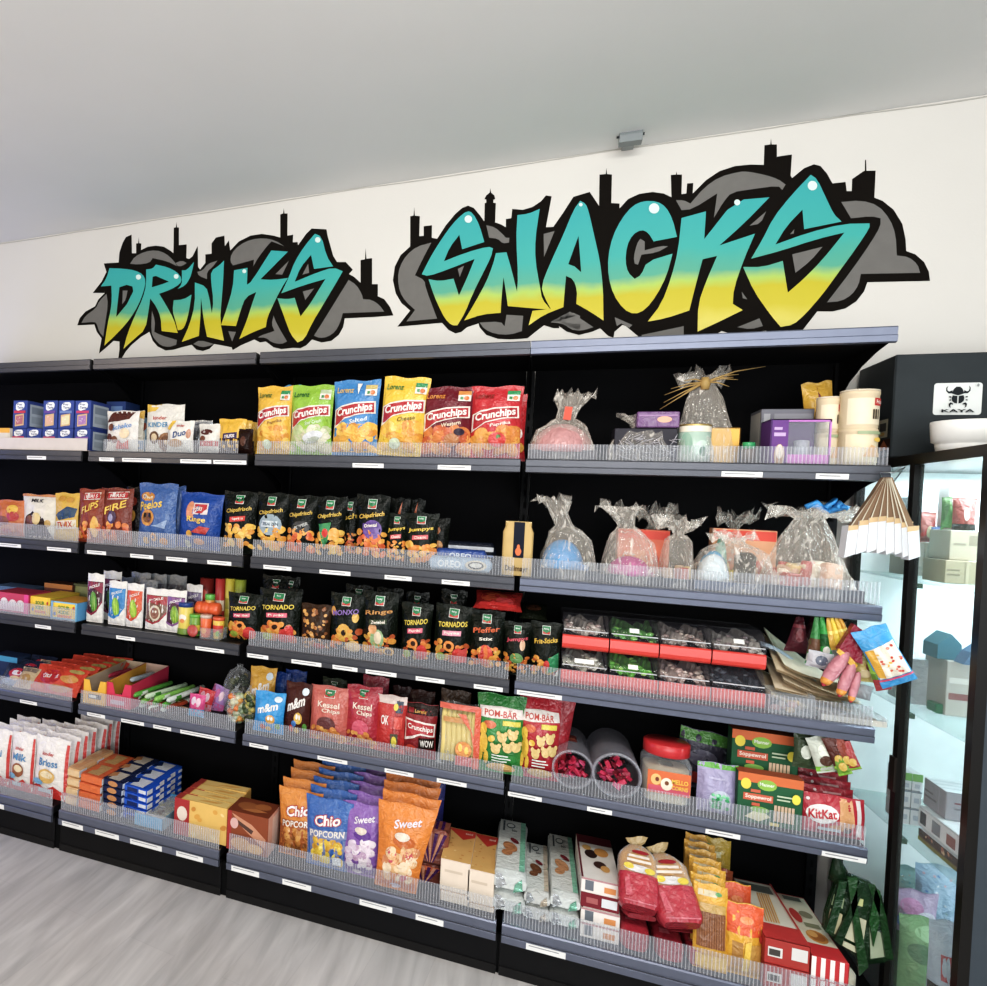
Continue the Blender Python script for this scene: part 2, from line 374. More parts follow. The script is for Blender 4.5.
def Z(o,s,pts): return [(o[0]+x*s,o[1]+y*s) for x,y in pts]
A=((70,220),.1621);B=((210,200),.1925);C=((390,180),.1925);D=((550,150),.2229);E_=((730,130),.2181)
def wallpoly(p,px,mat,k):
    v=[onY(x,y,MY-.0008*k) for x,y in px]
    tr=tessellate_polygon([[Vector((q.x,q.z,0)) for q in v]]); 
    p.add(v,[tuple(t) for t in tr],mat)
def smooth(px,it=1):
    for _ in range(it):
        o=[]; n=len(px)
        for i in range(n):
            a,b,c=Vector(px[i-1]),Vector(px[i]),Vector(px[(i+1)%n])
            if (b-a).length>1.2 and (c-b).length>1.2 and (b-a).angle(c-b,0)<1.0: o+=[tuple(b*.75+a*.25),tuple(b*.75+c*.25)]
            else: o.append(tuple(b))
        px=o
    return px
BK=K('17130f','x'); GR=K('74726f','x'); WT=K('d9efe9','x')
def mural(word,label,outline,clouds,letters,dots,zs):
    c=[q for q in outline]; xm=sum(q[0] for q in c)/len(c); ym=sum(q[1] for q in c)/len(c)
    o=onY(xm,ym,MY); r=root('graffiti_lettering',label,'wall painting',o)
    def bl(p,name):
        p.v=[tuple(Vector(q)-o) for q in p.v]; return p.build(name,r)
    p=PB(); wallpoly(p,outline,BK,1); bl(p,'black_outline')
    for g in clouds:
        p=PB(); wallpoly(p,smooth(g),GR,2); bl(p,'cloud')['label']='grey painted cloud piece'
    lm=letter_mat(zs,'sprayed_'+word)
    for nm,polys,holes,greys in letters:
        p=PB()
        for g in polys: wallpoly(p,smooth(g),lm,3)
        for g in holes: wallpoly(p,g,BK,4)
        for g in greys: wallpoly(p,smooth(g),GR,5)
        bl(p,'letter')['label']='turquoise to yellow letter '+nm
    for x,y,q in dots:
        p=PB(); wallpoly(p,[(x+q*math.cos(a*.4488),y+q*math.sin(a*.4488)) for a in range(14)],WT,6); bl(p,'highlight_dot')
T=lambda k,pts:Z(k[0],k[1],pts)
out=T(A,[(45,650),(60,605),(95,565),(155,532),(175,490),(215,450),(140,450),(195,380),(225,320),(208,268),(300,262),(305,200),(325,140),(345,105),(380,90),(382,205),(408,205),(408,145),(421,143),(424,105),(427,143),(440,145),(438,185),(480,165),(530,158),(580,165),(620,190),(638,205),(640,48),(653,45),(657,12),(660,45),(672,46),(672,155),(720,150),(718,235),(735,240),(755,225),(788,160),(790,290),(803,305),(835,265),(835,212),(873,208),(873,145),(900,108)])+\
 T(B,[(75,185),(77,240),(98,210),(105,262),(150,215),(210,185),(270,176),(330,185),(365,195),(365,75),(380,70),(383,42),(387,70),(403,70),(402,185),(432,180),(430,220),(455,218),(457,235),(500,175),(528,148),(605,152),(612,190),(640,290),(660,322),(705,322),(742,362),(722,385),(750,400),(782,430),(782,312),(805,308),(808,250),(813,305),(842,302),(842,437),(872,437),(872,500),(905,515),(935,555),(953,600),(850,608),(700,615),(692,660),(670,700),(630,732),(580,740),(530,725),(500,755),(470,770),(430,768),(370,775),(330,765),(290,735),(260,740),(230,725),(160,755),(118,780),(112,765),(60,755)])+\
 T(A,[(890,765),(860,795),(820,808),(780,800),(750,770),(690,785),(640,800),(590,805),(540,780),(510,745),(490,690),(440,720),(380,770),(345,810),(315,860),(297,862),(305,800),(305,750),(270,745),(225,785),(178,825),(195,730),(165,690),(150,645)])
cl=[T(A,q) for q in ([(70,635),(95,590),(160,545),(180,500),(225,455),(235,520),(215,650),(205,720),(180,690),(165,640),(150,628)],[(370,270),(400,225),(460,195),(530,185),(590,205),(640,250),(660,285),(600,255),(510,235),(490,265),(420,275)],[(650,265),(690,250),(720,265),(690,285),(665,285)],[(785,320),(820,310),(850,270),(910,250),(880,290),(845,320),(845,365),(795,345)],[(505,560),(525,620),(520,690),(560,710),(660,740),(655,770),(610,785),(560,775),(520,735),(500,690)],[(760,765),(800,740),(890,765),(850,780),(810,785)])]
cl+=[T(B,q) for q in ([(105,320),(110,280),(150,235),(210,205),(280,197),(340,210),(385,240),(320,215),(300,235),(250,300),(225,345),(228,310),(120,340)],[(720,415),(760,440),(790,490),(795,515),(840,518),(880,545),(905,580),(690,588),(675,640),(650,685),(610,712),(570,718),(540,705),(600,610)],[(330,600),(345,640),(400,735),(370,750),(320,740),(290,715),(250,715),(260,705),(335,680),(320,645)],[(95,682),(135,685),(115,735)],[(340,385),(410,315),(375,388)])]
le=[('D',[T(A,[(190,410),(225,360),(243,297),(330,300),(400,310),(450,335),(468,375),(455,440),(420,530),(370,610),(320,670),(260,730),(212,775),(232,640),(250,560),(258,490),(255,405)])],[T(A,[(305,415),(350,400),(385,410),(390,440),(350,520),(285,598),(295,500)])],[T(A,[(325,435),(355,435),(345,490),(322,520)])]),
('R',[T(A,[(470,305),(510,300),(530,275),(600,290),(660,320),(690,360),(680,395),(620,430),(550,455),(590,520),(640,610),(665,697),(565,685),(560,600),(530,530),(495,485),(485,560),(465,675),(400,730),(330,795),(355,700),(400,590),(450,480),(470,400)])],[T(A,[(510,350),(530,345),(610,380),(570,395),(505,415)])],[]),
('I',[T(A,[(690,310),(720,310),(765,258),(755,310),(740,360),(710,405),(665,425),(690,395),(690,350)]),T(A,[(640,495),(700,490),(750,460),(735,560),(715,640),(695,675),(665,680),(650,620),(632,560)])],[],[]),
('N',[T(A,[(770,385),(840,410),(860,480),(875,575),(885,500),(870,380),(870,315),(920,280),(950,250),(945,380),(935,500),(925,620),(950,745),(845,720),(825,620),(808,480),(805,590),(795,715),(690,752),(740,640),(770,520)])],[],[]),
('K',[T(B,[(125,365),(195,352),(192,440),(215,425),(318,262),(405,268),(262,412),(330,415),(405,405),(370,460),(330,540),(298,610),(290,660),(215,690),(152,722),(190,630),(215,550),(240,478),(185,505),(160,570),(135,655),(57,650),(85,570),(118,460)])],[],[]),
('S',[T(B,[(545,175),(580,190),(605,290),(640,345),(540,358),(525,285),(470,350),(440,425),(560,375),(640,350),(690,370),(650,440),(590,540),(530,640),(490,725),(455,740),(420,700),(390,620),(350,510),(400,515),(440,508),(470,605),(520,540),(575,450),(600,410),(480,445),(370,485),(410,400),(440,320),(490,240)])],[],[T(B,[(480,388),(510,330),(515,378)]),T(B,[(482,475),(540,460),(495,520)])])]
dt=[(70+422*.1621,220+352*.1621,2.6),(70+655*.1621,220+348*.1621,2.4),(210+178*.1925,200+370*.1925,2),(210+560*.1925,200+207*.1925,2.8)]
mural('drinks','graffiti painting of the word DRINKS with grey clouds and black skyline',out,cl,le,dt,onY(220,318,MY).z)
out=T(C,[(38,762),(105,678),(60,640),(30,590),(15,520),(25,450),(55,390),(105,345),(105,188),(122,185),(126,140),(129,185),(155,188),(152,292),(175,290),(175,240),(218,235),(217,300),(245,305),(290,235),(340,175),(375,145),(405,133),(435,145),(465,180),(490,215),(492,120),(500,118),(500,102),(490,100),(500,80),(518,65),(521,42),(525,65),(542,80),(547,100),(537,102),(537,118),(550,120),(546,220),(575,230),(602,245),(602,203),(630,198),(635,150),(690,155),(740,140),(785,110),(810,80),(840,85),(810,245)])+\
 T(D,[(15,345),(60,280),(105,210),(178,188),(220,250),(222,110),(250,108),(253,80),(256,108),(278,110),(275,238),(312,240),(312,262),(350,220),(400,197),(460,188),(510,195),(545,212),(542,112),(565,110),(567,95),(570,110),(592,110),(590,198),(612,195),(615,150),(643,148),(640,195),(700,135),(760,95),(830,72),(900,65)])+\
 T(E_,[(155,160),(158,70),(185,66),(188,38),(191,66),(215,66),(215,122),(284,112),(278,210),(285,220),(340,175),(385,157),(415,165),(445,200),(470,245),(530,238),(535,280),(558,280),(560,225),(610,190),(618,187),(619,137),(624,137),(626,187),(668,186),(662,310),(700,325),(750,365),(790,430),(805,500),(808,555),(850,570),(890,605),(912,650),(917,692),(630,698),(615,740),(580,785),(530,818),(470,832),(400,832),(335,915),(240,960),(165,920)])+\
 T(D,[(830,830),(770,812),(690,860),(605,860),(400,845),(395,835),(340,790),(325,785),(290,815),(285,842),(262,835),(225,800),(190,815),(130,830),(75,815),(40,790)])+\
 T(C,[(880,770),(850,770),(800,755),(760,785),(715,822),(680,825),(620,828),(560,825),(500,805),(465,765),(460,745),(400,765),(370,790),(340,797),(305,780),(270,742)])
cl=[T(C,q) for q in ([(85,735),(130,675),(80,630),(50,580),(40,510),(50,450),(85,390),(140,345),(215,325),(165,420),(130,495),(180,520),(185,560),(245,720)],[(500,235),(545,245),(590,285),(600,300),(620,300),(618,325),(585,330),(560,305),(515,300)],[(798,280),(855,265),(825,340),(800,400)],[(465,740),(575,735),(595,760),(605,700),(692,705),(685,785),(620,805),(545,800),(490,775)],[(835,740),(900,700),(940,685),(987,705),(987,780),(930,765),(890,745)])]
cl+=[T(D,q) for q in ([(5,770),(90,725),(195,795),(140,812),(90,805),(55,770)],[(290,750),(370,785),(355,798),(320,778),(300,790)],[(410,830),(600,790),(600,850),(420,850)],[(565,225),(600,225),(630,240),(690,170),(760,120),(850,97),(886,96),(964,111),(1023,130),(1057,155),(1042,179),(1023,160),(905,176),(815,190),(780,230),(735,305),(750,195),(640,265),(590,270)],[(895,340),(935,305),(970,275),(945,330)],[(860,635),(885,670),(865,665)],[(840,795),(940,755),(955,790),(900,805)])]
cl+=[T(E_,q) for q in ([(510,330),(600,322),(680,345),(735,410),(760,480),(765,575),(820,582),(860,615),(872,655),(600,660),(590,710),(560,755),(510,785),(445,790),(560,640),(650,510),(690,440),(690,405),(650,395),(555,405)],)]
le=[('S',[T(C,[(165,490),(200,420),(240,350),(300,260),(350,200),(400,160),(430,170),(465,235),(490,322),(375,360),(360,285),(310,350),(280,422),(400,375),(510,345),(535,355),(525,400),(480,490),(430,590),(390,690),(350,755),(320,755),(285,720),(250,650),(225,590),(200,515),(260,525),(330,512),(358,600),(400,510),(440,410),(300,465),(200,500)])],[],[T(C,[(352,462),(385,445),(362,505)])]),
('N',[T(C,[(550,380),(605,375),(630,460),(660,580),(665,500),(655,300),(662,182),(720,175),(778,150),(755,300),(755,420),(780,560),(790,620),(835,672),(760,668),(612,655),(605,600),(590,505),(580,600),(575,690),(480,698),(385,730),(440,640),(500,530),(535,440)])],[],[]),
('A',[T(D,[(135,228),(160,240),(175,280),(200,390),(225,500),(238,620),(240,765),(180,725),(118,690),(122,630),(105,580),(72,565),(65,640),(60,705),(-27,739),(-96,787),(-79,722),(3,712),(-25,660),(-40,610),(0,510),(60,380),(105,270)])],[T(D,[(82,512),(128,385),(140,548),(110,522)])],[]),
('C',[T(D,[(570,390),(465,410),(440,370),(410,357),(370,380),(345,430),(338,500),(350,550),(380,578),(410,560),(435,500),(550,465),(525,560),(480,650),(430,715),(380,738),(330,715),(285,650),(262,570),(260,480),(280,390),(320,310),(370,250),(420,228),(480,230),(520,255),(550,310)])],[],[T(D,[(375,480),(390,420),(405,398),(425,410),(425,450),(500,430),(530,432),(480,460),(410,470),(395,515),(380,510)])]),
('K',[T(D,[(590,305),(700,275),(692,400),(830,225),(985,212),(870,330),(760,428),(920,375),(870,490),(825,620),(820,690),(865,718),(760,770),(662,815),(665,690),(700,590),(750,475),(685,490),(655,600),(625,720),(520,755),(438,770),(500,690),(545,570),(575,450)])],[],[]),
('S',[T(E_,[(370,205),(400,225),(440,310),(475,385),(512,420),(340,455),(332,365),(260,440),(208,525),(360,470),(520,430),(640,428),(640,450),(580,540),(500,650),(420,760),(340,850),(290,893),(232,903),(180,840),(110,740),(60,628),(150,628),(242,600),(265,745),(330,690),(420,600),(525,470),(400,500),(230,555),(97,590),(150,500),(200,400),(280,300)])],[],[T(E_,[(285,570),(425,535),(370,600),(300,655)]),T(E_,[(275,478),(295,455),(292,475)])])]
dt=[(390+407*.1925,180+203*.1925,3.8),(550+138*.2229,150+245*.2229,1.8),(550+467*.2229,150+262*.2229,5.2),(550+840*.2229,150+235*.2229,3),(730+378*.2181,130+255*.2181,4.8)]
mural('snacks','larger graffiti painting of the word SNACKS with grey clouds and black skyline',out,cl,le,dt,onY(640,289,MY).z)
# ---------------------------------------------------------------- ceiling detector
o=onY(630,139,.38); zc=o.z
r=root('motion_detector','small grey motion detector box fixed below the ceiling edge','detector',(o.x,.38,zc))
p=PB(); pf=[(-.03,-.01),(.035,-.01),(.05,.035),(.03,.07),(-.02,.07),(-.035,.03)]
p.prism([(a*.62-.02,b*.62-.02) for a,b in pf],-.038,.038,K('7d8486','k'),'x'); p.build('housing',r)
p=PB(); p.lathe([(.005,-.046),(.005,.046)],8,K('34373a','k'),(0,-.01,.008),ax='x'); p.build('pivot',r)
p=PB(); p.box((-.02,-.01,.0),(.02,.088,.02),K('9aa0a1','k')); p.build('mount',r)
# ---------------------------------------------------------------- gondola shelving
SECN=['far','second','third','nearest']
WHERE=['at the dim far end','under the word DRINKS','in the middle','beside the glass cabinet']
LVN=['canopy','top','upper middle','middle','lower middle','bottom']
GAP=[.03,.026,.01,0]
FH=[0,.052,.068,.06,.06,.075]
PANEL=K('0d0d0f','x'); POST=K('0f0f11','b'); BOARD=K('131315','b')
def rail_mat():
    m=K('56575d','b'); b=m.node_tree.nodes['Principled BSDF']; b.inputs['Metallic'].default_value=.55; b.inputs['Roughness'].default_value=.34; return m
RAIL=rail_mat(); RAIL_LIT=K('6e7384','b'); RAIL_LIT.node_tree.nodes['Principled BSDF'].inputs['Metallic'].default_value=.5; RAIL_LIT.node_tree.nodes['Principled BSDF'].inputs['Roughness'].default_value=.34; RAILD=K('3c3e47','b'); TAGM=K('ecebe8','p')  # second rail colour: bluish light on lower and nearest rails put into it
TAGS={(0,1):[(28,47)],(1,1):[(100,115),(123,152),(181,212),(214,247)],(2,1):[(353,384),(438,471)],(3,1):[(721,762),(815,848)],
(0,2):[(0,22),(48,72)],(1,2):[(88,107),(131,154),(167,188),(208,232)],(2,2):[(264,292),(320,351),(385,412),(442,470)],
(0,3):[(36,52)],(1,3):[(117,136),(196,225)],(2,3):[(248,269),(292,322),(333,358),(366,397),(416,445),(474,503)],(3,3):[(517,562)],
(0,4):[(21,38)],(1,4):[(88,106),(122,145),(154,172),(181,221)],(2,4):[(250,269),(318,348),(385,414),(437,467)],(3,4):[(508,542),(587,612),(705,740),(821,866)],
(0,5):[(0,5)],(1,5):[(63,84),(96,120),(131,163),(177,204)],(2,5):[(232,260),(283,312),(360,393),(416,444)],(3,5):[(526,566)]}
FEN={(1,1):(103,237),(0,1):None,(1,3):None}
for s in range(4):
    x0,x1=BX[s],BX[s+1]-GAP[s]
    r=root('shelving_unit','black shelving unit back and base, '+['far end bay','bay under the word DRINKS','wide bay left of the slotted centre post','bay next to the glass cabinet'][s],'shelving',((x0+x1)/2,YB,0),'black wall shelving')
    rx=(x0+x1)/2
    W=lambda p:setattr(p,'v',[(a-rx,b-YB,c) for a,b,c in p.v]) or p
    p=PB(); p.box((x0+.017,YB,.1),(BX[s+1]-.017,YB+.018,2.115),PANEL); W(p).build('back_panel',r)
    p=PB(); p.box((x0-.015,YB-.012,.1),(x0+.015,YB+.025,2.115),POST)
    for k in range(40): p.box((x0-.004,YB-.0128,.16+k*.05),(x0+.004,YB-.0115,.185+k*.05),K('050506','x'))
    W(p).build('upright',r)
    if s==3:
        p=PB(); p.box((x1-.015,YB-.012,.1),(x1+.015,YB+.025,2.115),POST)
        for k in range(40): p.box((x1-.004,YB-.0128,.16+k*.05),(x1+.004,YB-.0115,.185+k*.05),K('050506','x'))
        W(p).build('upright',r)
    p=PB(); py=LY[5]+.018
    p.box((x0,py,.03),(x1,py+.02,LZ[5]-.052),K('0f0f11','k')); p.box((x0,py-.004,.0),(x1,py+.02,.03),K('1b1a1a','k')); p.box((x0+.0005,py+.006,.0),(BX[s+1]-.0005,py+.019,LZ[5]-.052),K('0c0c0d','x'))
    p.box((x0+.017,py+.02,.0),(x0+.03,YB+.02,.1),POST); p.box((x1-.035,py+.02,.0),(x1-.017,YB+.02,.1),POST); p.box((x0,py,LZ[5]-.053),(x1,py+.014,LZ[5]-.046),POST)
    W(p).build('plinth',r)
    for lv in range(6):
        z=LZ[lv]; y=LY[lv]; lip=.0447 if lv<5 else .0618
        r=root('store_shelf' if lv else 'shelf_canopy',f"black shelf with grey price rail, {LVN[lv]} level, {SECN[s]} bay {WHERE[s]}" if lv else f"black canopy shelf with grey front rail, {SECN[s]} bay {WHERE[s]}",'shelf',(rx,y,z),'shelves of the black shelving')
        W=lambda p:setattr(p,'v',[(a-rx,b-y,c-z) for a,b,c in p.v]) or p
        xa,xb=x0+.004,x1-.004
        if lv==0: xa,xb=x0+.001,BX[s+1]-.001-(.016 if s<2 else 0)
        p=PB(); p.box((xa,y+.008,z-.03),(xb,YB-.014,z-.001),K('4e5664','b') if (s,lv)==(3,5) else BOARD); W(p).build('shelf_board',r)
        p=PB(); p.prism([(y+.014,z),(y-.001,z),(y-.005,z-.004),(y-.002,z-lip*.55),(y-.007,z-lip*.62),(y-.004,z-lip),(y+.008,z-lip-.003),(y+.008,z-.006)],xa,xb,RAIL_LIT if lv>3 or (s==3 and lv!=1) else RAIL)
        if lv: p.box((xa,y-.0062,z-lip*.60),(xb,y-.003,z-lip*.55),RAILD)
        W(p).build('price_rail',r)
        if lv<5:
            for bx_ in (xa+.001,xb-.004):
                p=PB(); p.prism([(y+.01,z-.03),(y+.01,z-.034),(y+.12,z-.05),(y+.22,z-.075),(y+.31,z-.11),(YB-.02,z-.16),(YB-.013,z-.17),(YB-.013,z-.03)],bx_,bx_+.003,POST); W(p).build('bracket',r)
        if lv and (s,lv) not in FEN or FEN.get((s,lv)):
            fa,fb=xa+.006,xb-.006
            if FEN.get((s,lv)): fa=onY(FEN[(s,lv)][0],455,y).x; fb=onY(FEN[(s,lv)][1],455,y).x
            p=PB(); p.box((fa,y+.006,z),(fb,y+.008,z+FH[lv]),FENCE()); n=int((fb-fa)/.0095)
            for k in range(n+1): q=fa+(fb-fa)*k/n; p.box((q-.0012,y+.0035,z),(q+.0012,y+.006,z+FH[lv]),RIB())
            W(p).build('shelf_fence',r)['label']='clear ribbed plastic fence'
        for ta,tb in TAGS.get((s,lv),[]):
            yy=pr(((x0+x1)/2,y,z-lip*.8))[1]
            a=onY(ta,yy,y); yy=pr((a.x,y,z-lip*.8))[1]; a=onY(ta,yy,y); b=onY(tb,yy,y)
            p=PB(); zt=z-lip*.63; p.add([(a.x,y-.0078,zt),(b.x,y-.0078,zt),(b.x,y-.0052,z-lip*.98),(a.x,y-.0052,z-lip*.98)],[(0,3,2,1)],TAGM)
            for q in range(1): p.add([(a.x+.008,y-.0082,zt-.005),(b.x-.02,y-.0082,zt-.005),(b.x-.02,y-.0078,zt-.008),(a.x+.008,y-.0078,zt-.008)],[(0,3,2,1)],K('8e8d92','p'))
            W(p).build('price_tag',r)
# ================================================================ glass cabinet
CXL=1.05; CXR=1.62; CYF=-.325; CYB=.425
r=root('glass_cabinet','tall black framed glass display cabinet with lit white interior beside the shelving','display cabinet',(1.3,.05,0))
BLK=K('1b1917','k'); WHT=K('e9f3f4','p')
def cb(name,boxes,mat,lab=None):
    p=PB()
    for a,b in boxes: p.box((a[0]-1.3,a[1]-.05,a[2]),(b[0]-1.3,b[1]-.05,b[2]),mat)
    o=p.build(name,r)
    if lab: o['label']=lab
    return o
cb('base',[((CXL,CYF,0),(CXR,CYB,.16))],BLK)
cb('top_panel',[((CXL,CYF,1.735),(CXR,CYB,1.765))],BLK)
for y0,y1 in ((CYB-.022,CYB),(.028,.056),(CYF,CYF+.028)): cb('post',[((CXL,y0,.16),(CXL+.022,y1,1.735))],BLK)
cb('post',[((CXR-.025,CYF,.16),(CXR,CYF+.03,1.735))],BLK)
cb('end_panel',[((CXL+.022,CYF+.002,.16),(CXR-.025,CYF+.014,1.735))],K('39424a','k'),'dark end panel facing the room')
cb('back_panel',[((CXL+.022,CYB-.012,.16),(CXR-.012,CYB,1.735)),((CXR-.012,CYF+.03,.16),(CXR,CYB,1.735))],WHT,'white inner lining')
cb('glass_pane',[((CXL+.006,.056,.16),(CXL+.010,CYB-.022,1.735))],GLASS(),'clear sliding glass'); cb('glass_pane',[((CXL+.012,CYF+.028,.16),(CXL+.016,.028,1.735))],GLASS(),'clear sliding glass')
cb('lock',[((CXL-.006,.026,.78),(CXL+.0,.058,.88))],K('2a2420','k'))
CS=[onX(861,572,CXL).z,onX(875,695,CXL).z,onX(893,829,CXL).z]
CS=[onX(977,593,CXL).z,onX(930,726,CXL).z,onX(930,868,CXL).z]
gm=clearmat('shelf_glass','8fb5ae',.08,.05,0,False,.5,45,.25)
for z in CS: 
    cb('glass_shelf',[((CXL+.024,CYF+.03,z-.007),(CXR-.014,CYB-.014,z))],gm,'greenish glass shelf')
    for y in (.03,): cb('shelf_clip',[((CXL+.022,y-.004,z-.022),(CXL+.034,y+.03,z-.008))],K('35503c','k'))
d=bpy.data.lights.new('cabinet_light','AREA'); d.shape='RECTANGLE'; d.size=.4; d.size_y=.6; d.energy=18; d.color=(.82,.95,1)
o=bpy.data.objects.new('cabinet_light',d); COL.objects.link(o); o.location=(1.36,.03,1.72)
d=bpy.data.lights.new('cabinet_fill_light','AREA'); d.shape='RECTANGLE'; d.size=.03; d.size_y=1.4; d.energy=7; d.color=(.85,.96,1)  # fill added inside the cabinet to brighten its interior
o=bpy.data.objects.new('cabinet_fill_light',d); COL.objects.link(o); o.location=(1.57,-.27,.95); o.rotation_euler=(Vector((-.3,.75,0))).to_track_quat('-Z','Y').to_euler()
# header box
hz0,hz1,hy=1.767,2.085,.183
r=root('storage_box','large black box with white beetle emblem sticker standing on the glass cabinet','box',(1.5,.3,hz0))
HB=K('2e3437','b')
p=PB(); p.box((CXL-1.5,hy-.3,0),(2.3-1.5,.44-.3,hz1-hz0),HB,.004); p.build('box_body',r)
a=onY(934,383,hy); b=onY(981,414.5,hy); sw,sh=b.x-a.x,a.z-b.z; cxs=(a.x+b.x)/2
p=PB(); S=lambda u,v,k:(cxs+u*sw/2-1.5,hy-.3-.0012-.0005*k,b.z+v*sh-hz0)
n=[];
for (cx_,cz_,q) in ((.86,.90,0),(-.86,.90,1),(-.86,.08,2),(.86,.08,3)):
    for k in range(5): t=(q+k/4)*math.pi/2; n.append((cx_+.13*math.cos(t),cz_+.09*math.sin(t)))
p.paint(S,sw,sh,[('p',n,'dfe3e0')],'p',0); INK='23282b'
hd=[(-.26,.66),(-.18,.80),(-.08,.87),(.08,.87),(.18,.80),(.26,.66),(.12,.62),(0,.60),(-.12,.62)]
horn=lambda s:[(.24*s,.66),(.40*s,.66),(.50*s,.74),(.50*s,.84),(.42*s,.90),(.46*s,.82),(.43*s,.74),(.36*s,.72),(.24*s,.76)]
wing=lambda s:[(.03*s,.58),(.22*s,.60),(.26*s,.52),(.24*s,.42),(.14*s,.36),(.03*s,.34)]
leg=lambda s:[(.20*s,.34),(.30*s,.38),(.38*s,.33),(.36*s,.25),(.28*s,.20),(.31*s,.28),(.28*s,.32),(.20*s,.30)]
nub=lambda s:[(.29*s,.56),(.38*s,.57),(.38*s,.53),(.29*s,.52)]; nub2=lambda s:[(.30*s,.47),(.38*s,.46),(.36*s,.42),(.29*s,.44)]
p.paint(S,sw,sh,[('p',hd,INK)]+[('p',f(s),INK) for f in (horn,wing,leg,nub,nub2) for s in (1,-1)]+[('t','KAYA',0,.11,.10,INK,{'wu':1.36,'bold':.03}),('e',.76,.90,.05,.05,'8b9090')],'p',2)
p.build('emblem_sticker',r)
a=onX(880,424,CXL); b=onX(887,437,CXL)
def sidecard(px,cols,nm):
    (x0,y0,x1,y1)=px; a=onX(x0,y0,CXL); b=onX(x1,y1,CXL)
    p=PB(); S=lambda u,v,k:(CXL-.001-.0005*k-1.5,(a.y+b.y)/2-u*(b.y-a.y)/2*-1-.3,b.z+v*(a.z-b.z)-hz0)
    p.paint(S,abs(b.y-a.y),a.z-b.z,cols,'p',0); p.build(nm,r)
sidecard((879.5,421,887.5,437),[('r',-1,0,1,1,'b9b39c'),('r',-.7,.35,.7,.8,'4a4640'),('e',0,.2,.5,.1,'c9a04a')],'side_sticker')
sidecard((878,441,890,450),[('r',-1,0,1,1,'3a1c12'),('p',[(-.8,.1),(.8,.1),(0,.95)],'b5602c')],'side_sticker')
# white tub on the cabinet
c=onX(965,437,1.16); zt=1.766
r=root('white_tub','low white plastic tub standing on the cabinet top before the black box','tub',(1.16,onX(968,425,1.16).y,zt))
p=PB(); p.lathe([(.0,0),(.062,0),(.066,.025),(.066,.03),(.074,.034),(.078,.085),(.078,.092),(.07,.092),(.068,.088),(.06,.04),(0,.04)],28,K('f1f0ea','k')); p.build('tub_body',r)
# ---------------------------------------------------------------- things inside the cabinet
def inbox(px,sh,y,d,base,label,front=(),top=(),left=(),zb=None,name='carton',cat='box',kind='p',ok=None):
    x0,y0,x1=px; y=max(y,onX(x0,y0+12,1.082).y); d=min(d,.408-y); z0=(CS[sh]+.001 if sh>=0 else .161) if zb is None else zb
    a=onY(x0,(y0),y); a=onY(x0,y0+12,y); b=onY(x1,y0+12,y); t=onY((x0+x1)/2,y0,y); h=max(.02,t.z-z0)
    o=place(carton(b.x-a.x,d,h,base,front,top,left,(),kind),name,((a.x+b.x)/2,y,z0),label,cat); o_info[o.name]=(b.x-a.x,h,d); return o
def inbag(px,sh,y,base,label,layers=(),t=.05,zb=None,kind='f',rx=0,name='sachet',cat='bag',seed=3):
    x0,y0,x1=px; y=max(y,onX(x0,y0+12,1.082).y); y=min(y,.36); z0=(CS[sh]+.001 if sh>=0 else .161) if zb is None else zb
    a=onY(x0,y0+12,y); b=onY(x1,y0+12,y); tp=onY((x0+x1)/2,y0,y); h=max(.04,tp.z-z0)
    return place(bag(b.x-a.x,h,t,base,layers,kind,seed),name,((a.x+b.x)/2,y,z0),label,cat,(-rx,0,0))
# uppermost glass shelf
lb=[('r',-.7,.2,.7,.3,'9a9a94'),('r',-.7,.45,.4,.52,'a3a39c')]
b1=inbox((905,543,926),0,.26,.1,'a9a69c','pale grey carton at the back left of the top glass shelf in the cabinet',lb)
b2=inbox((926,543,944),0,.25,.12,'b3ab98','beige carton beside the pale grey one on the top glass shelf',lb)
inbag((907,512,925),0,.27,'a77f8d','mauve sachet lying on the pale grey carton in the cabinet',[('e',0,.5,.5,.25,'c9a7b0')],.04,zb=b1.location.z+o_info[b1.name][1]+.001)
inbag((920,512,940),0,.25,'a85a52','red and green sachet on the beige carton in the cabinet',[('p',[(-1,.2),(1,.9),(1,.2)],'b8322f'),('e',.1,.35,.4,.2,'c9b98a')],.04,zb=b2.location.z+o_info[b2.name][1]+.001)
inbox((908,497,921),0,.36,.05,'bfcbd2','pale blue carton standing far back on the top glass shelf',[('r',-.7,.6,.7,.8,'8e9eb0')])
inbag((919,494,940),0,.36,'d8dde0','white and blue clear wrapped pouch far back on the top glass shelf',[('r',-1,.3,1,.5,'9fb4cf'),('e',0,.7,.4,.1,'8ea0b5')],.05)
inbag((935,527,953),0,.20,'243f77','dark blue sachet between the cartons on the top glass shelf',[('e',0,.4,.4,.15,'7d8aa6')],.05)
b3=inbox((945,561,978),0,-.02,.12,'a89a7a','tan carton with printed lines, lower of the stack nearest the cabinet front',[('r',-.9,.55,-.1,.62,'7c715a'),('r',-.9,.35,-.1,.42,'7c715a'),('r',.25,0,.45,1,'b9ab8c')])
z3=b3.location.z+o_info[b3.name][1]+.001
b4=inbox((950,531,982),0,.0,.11,'b0a58c','tan carton with a printed square, upper of the stack nearest the cabinet front',[('r',.2,.5,.8,.85,'8b806a'),('r',-.8,.5,0,.58,'8b806a')],zb=z3)
z4=b4.location.z+o_info[b4.name][1]+.001
inbag((944,497,962),0,.03,'5c8a4c','green sachet leaning on the tan cartons in the cabinet',[('p',[(-1,.0),(.2,1),(1,1),(1,0)],'9a8a82'),('p',[(-1,0),(-.2,.9),(.4,.3),(.2,0)],'5fa34c')],.03,zb=z4)
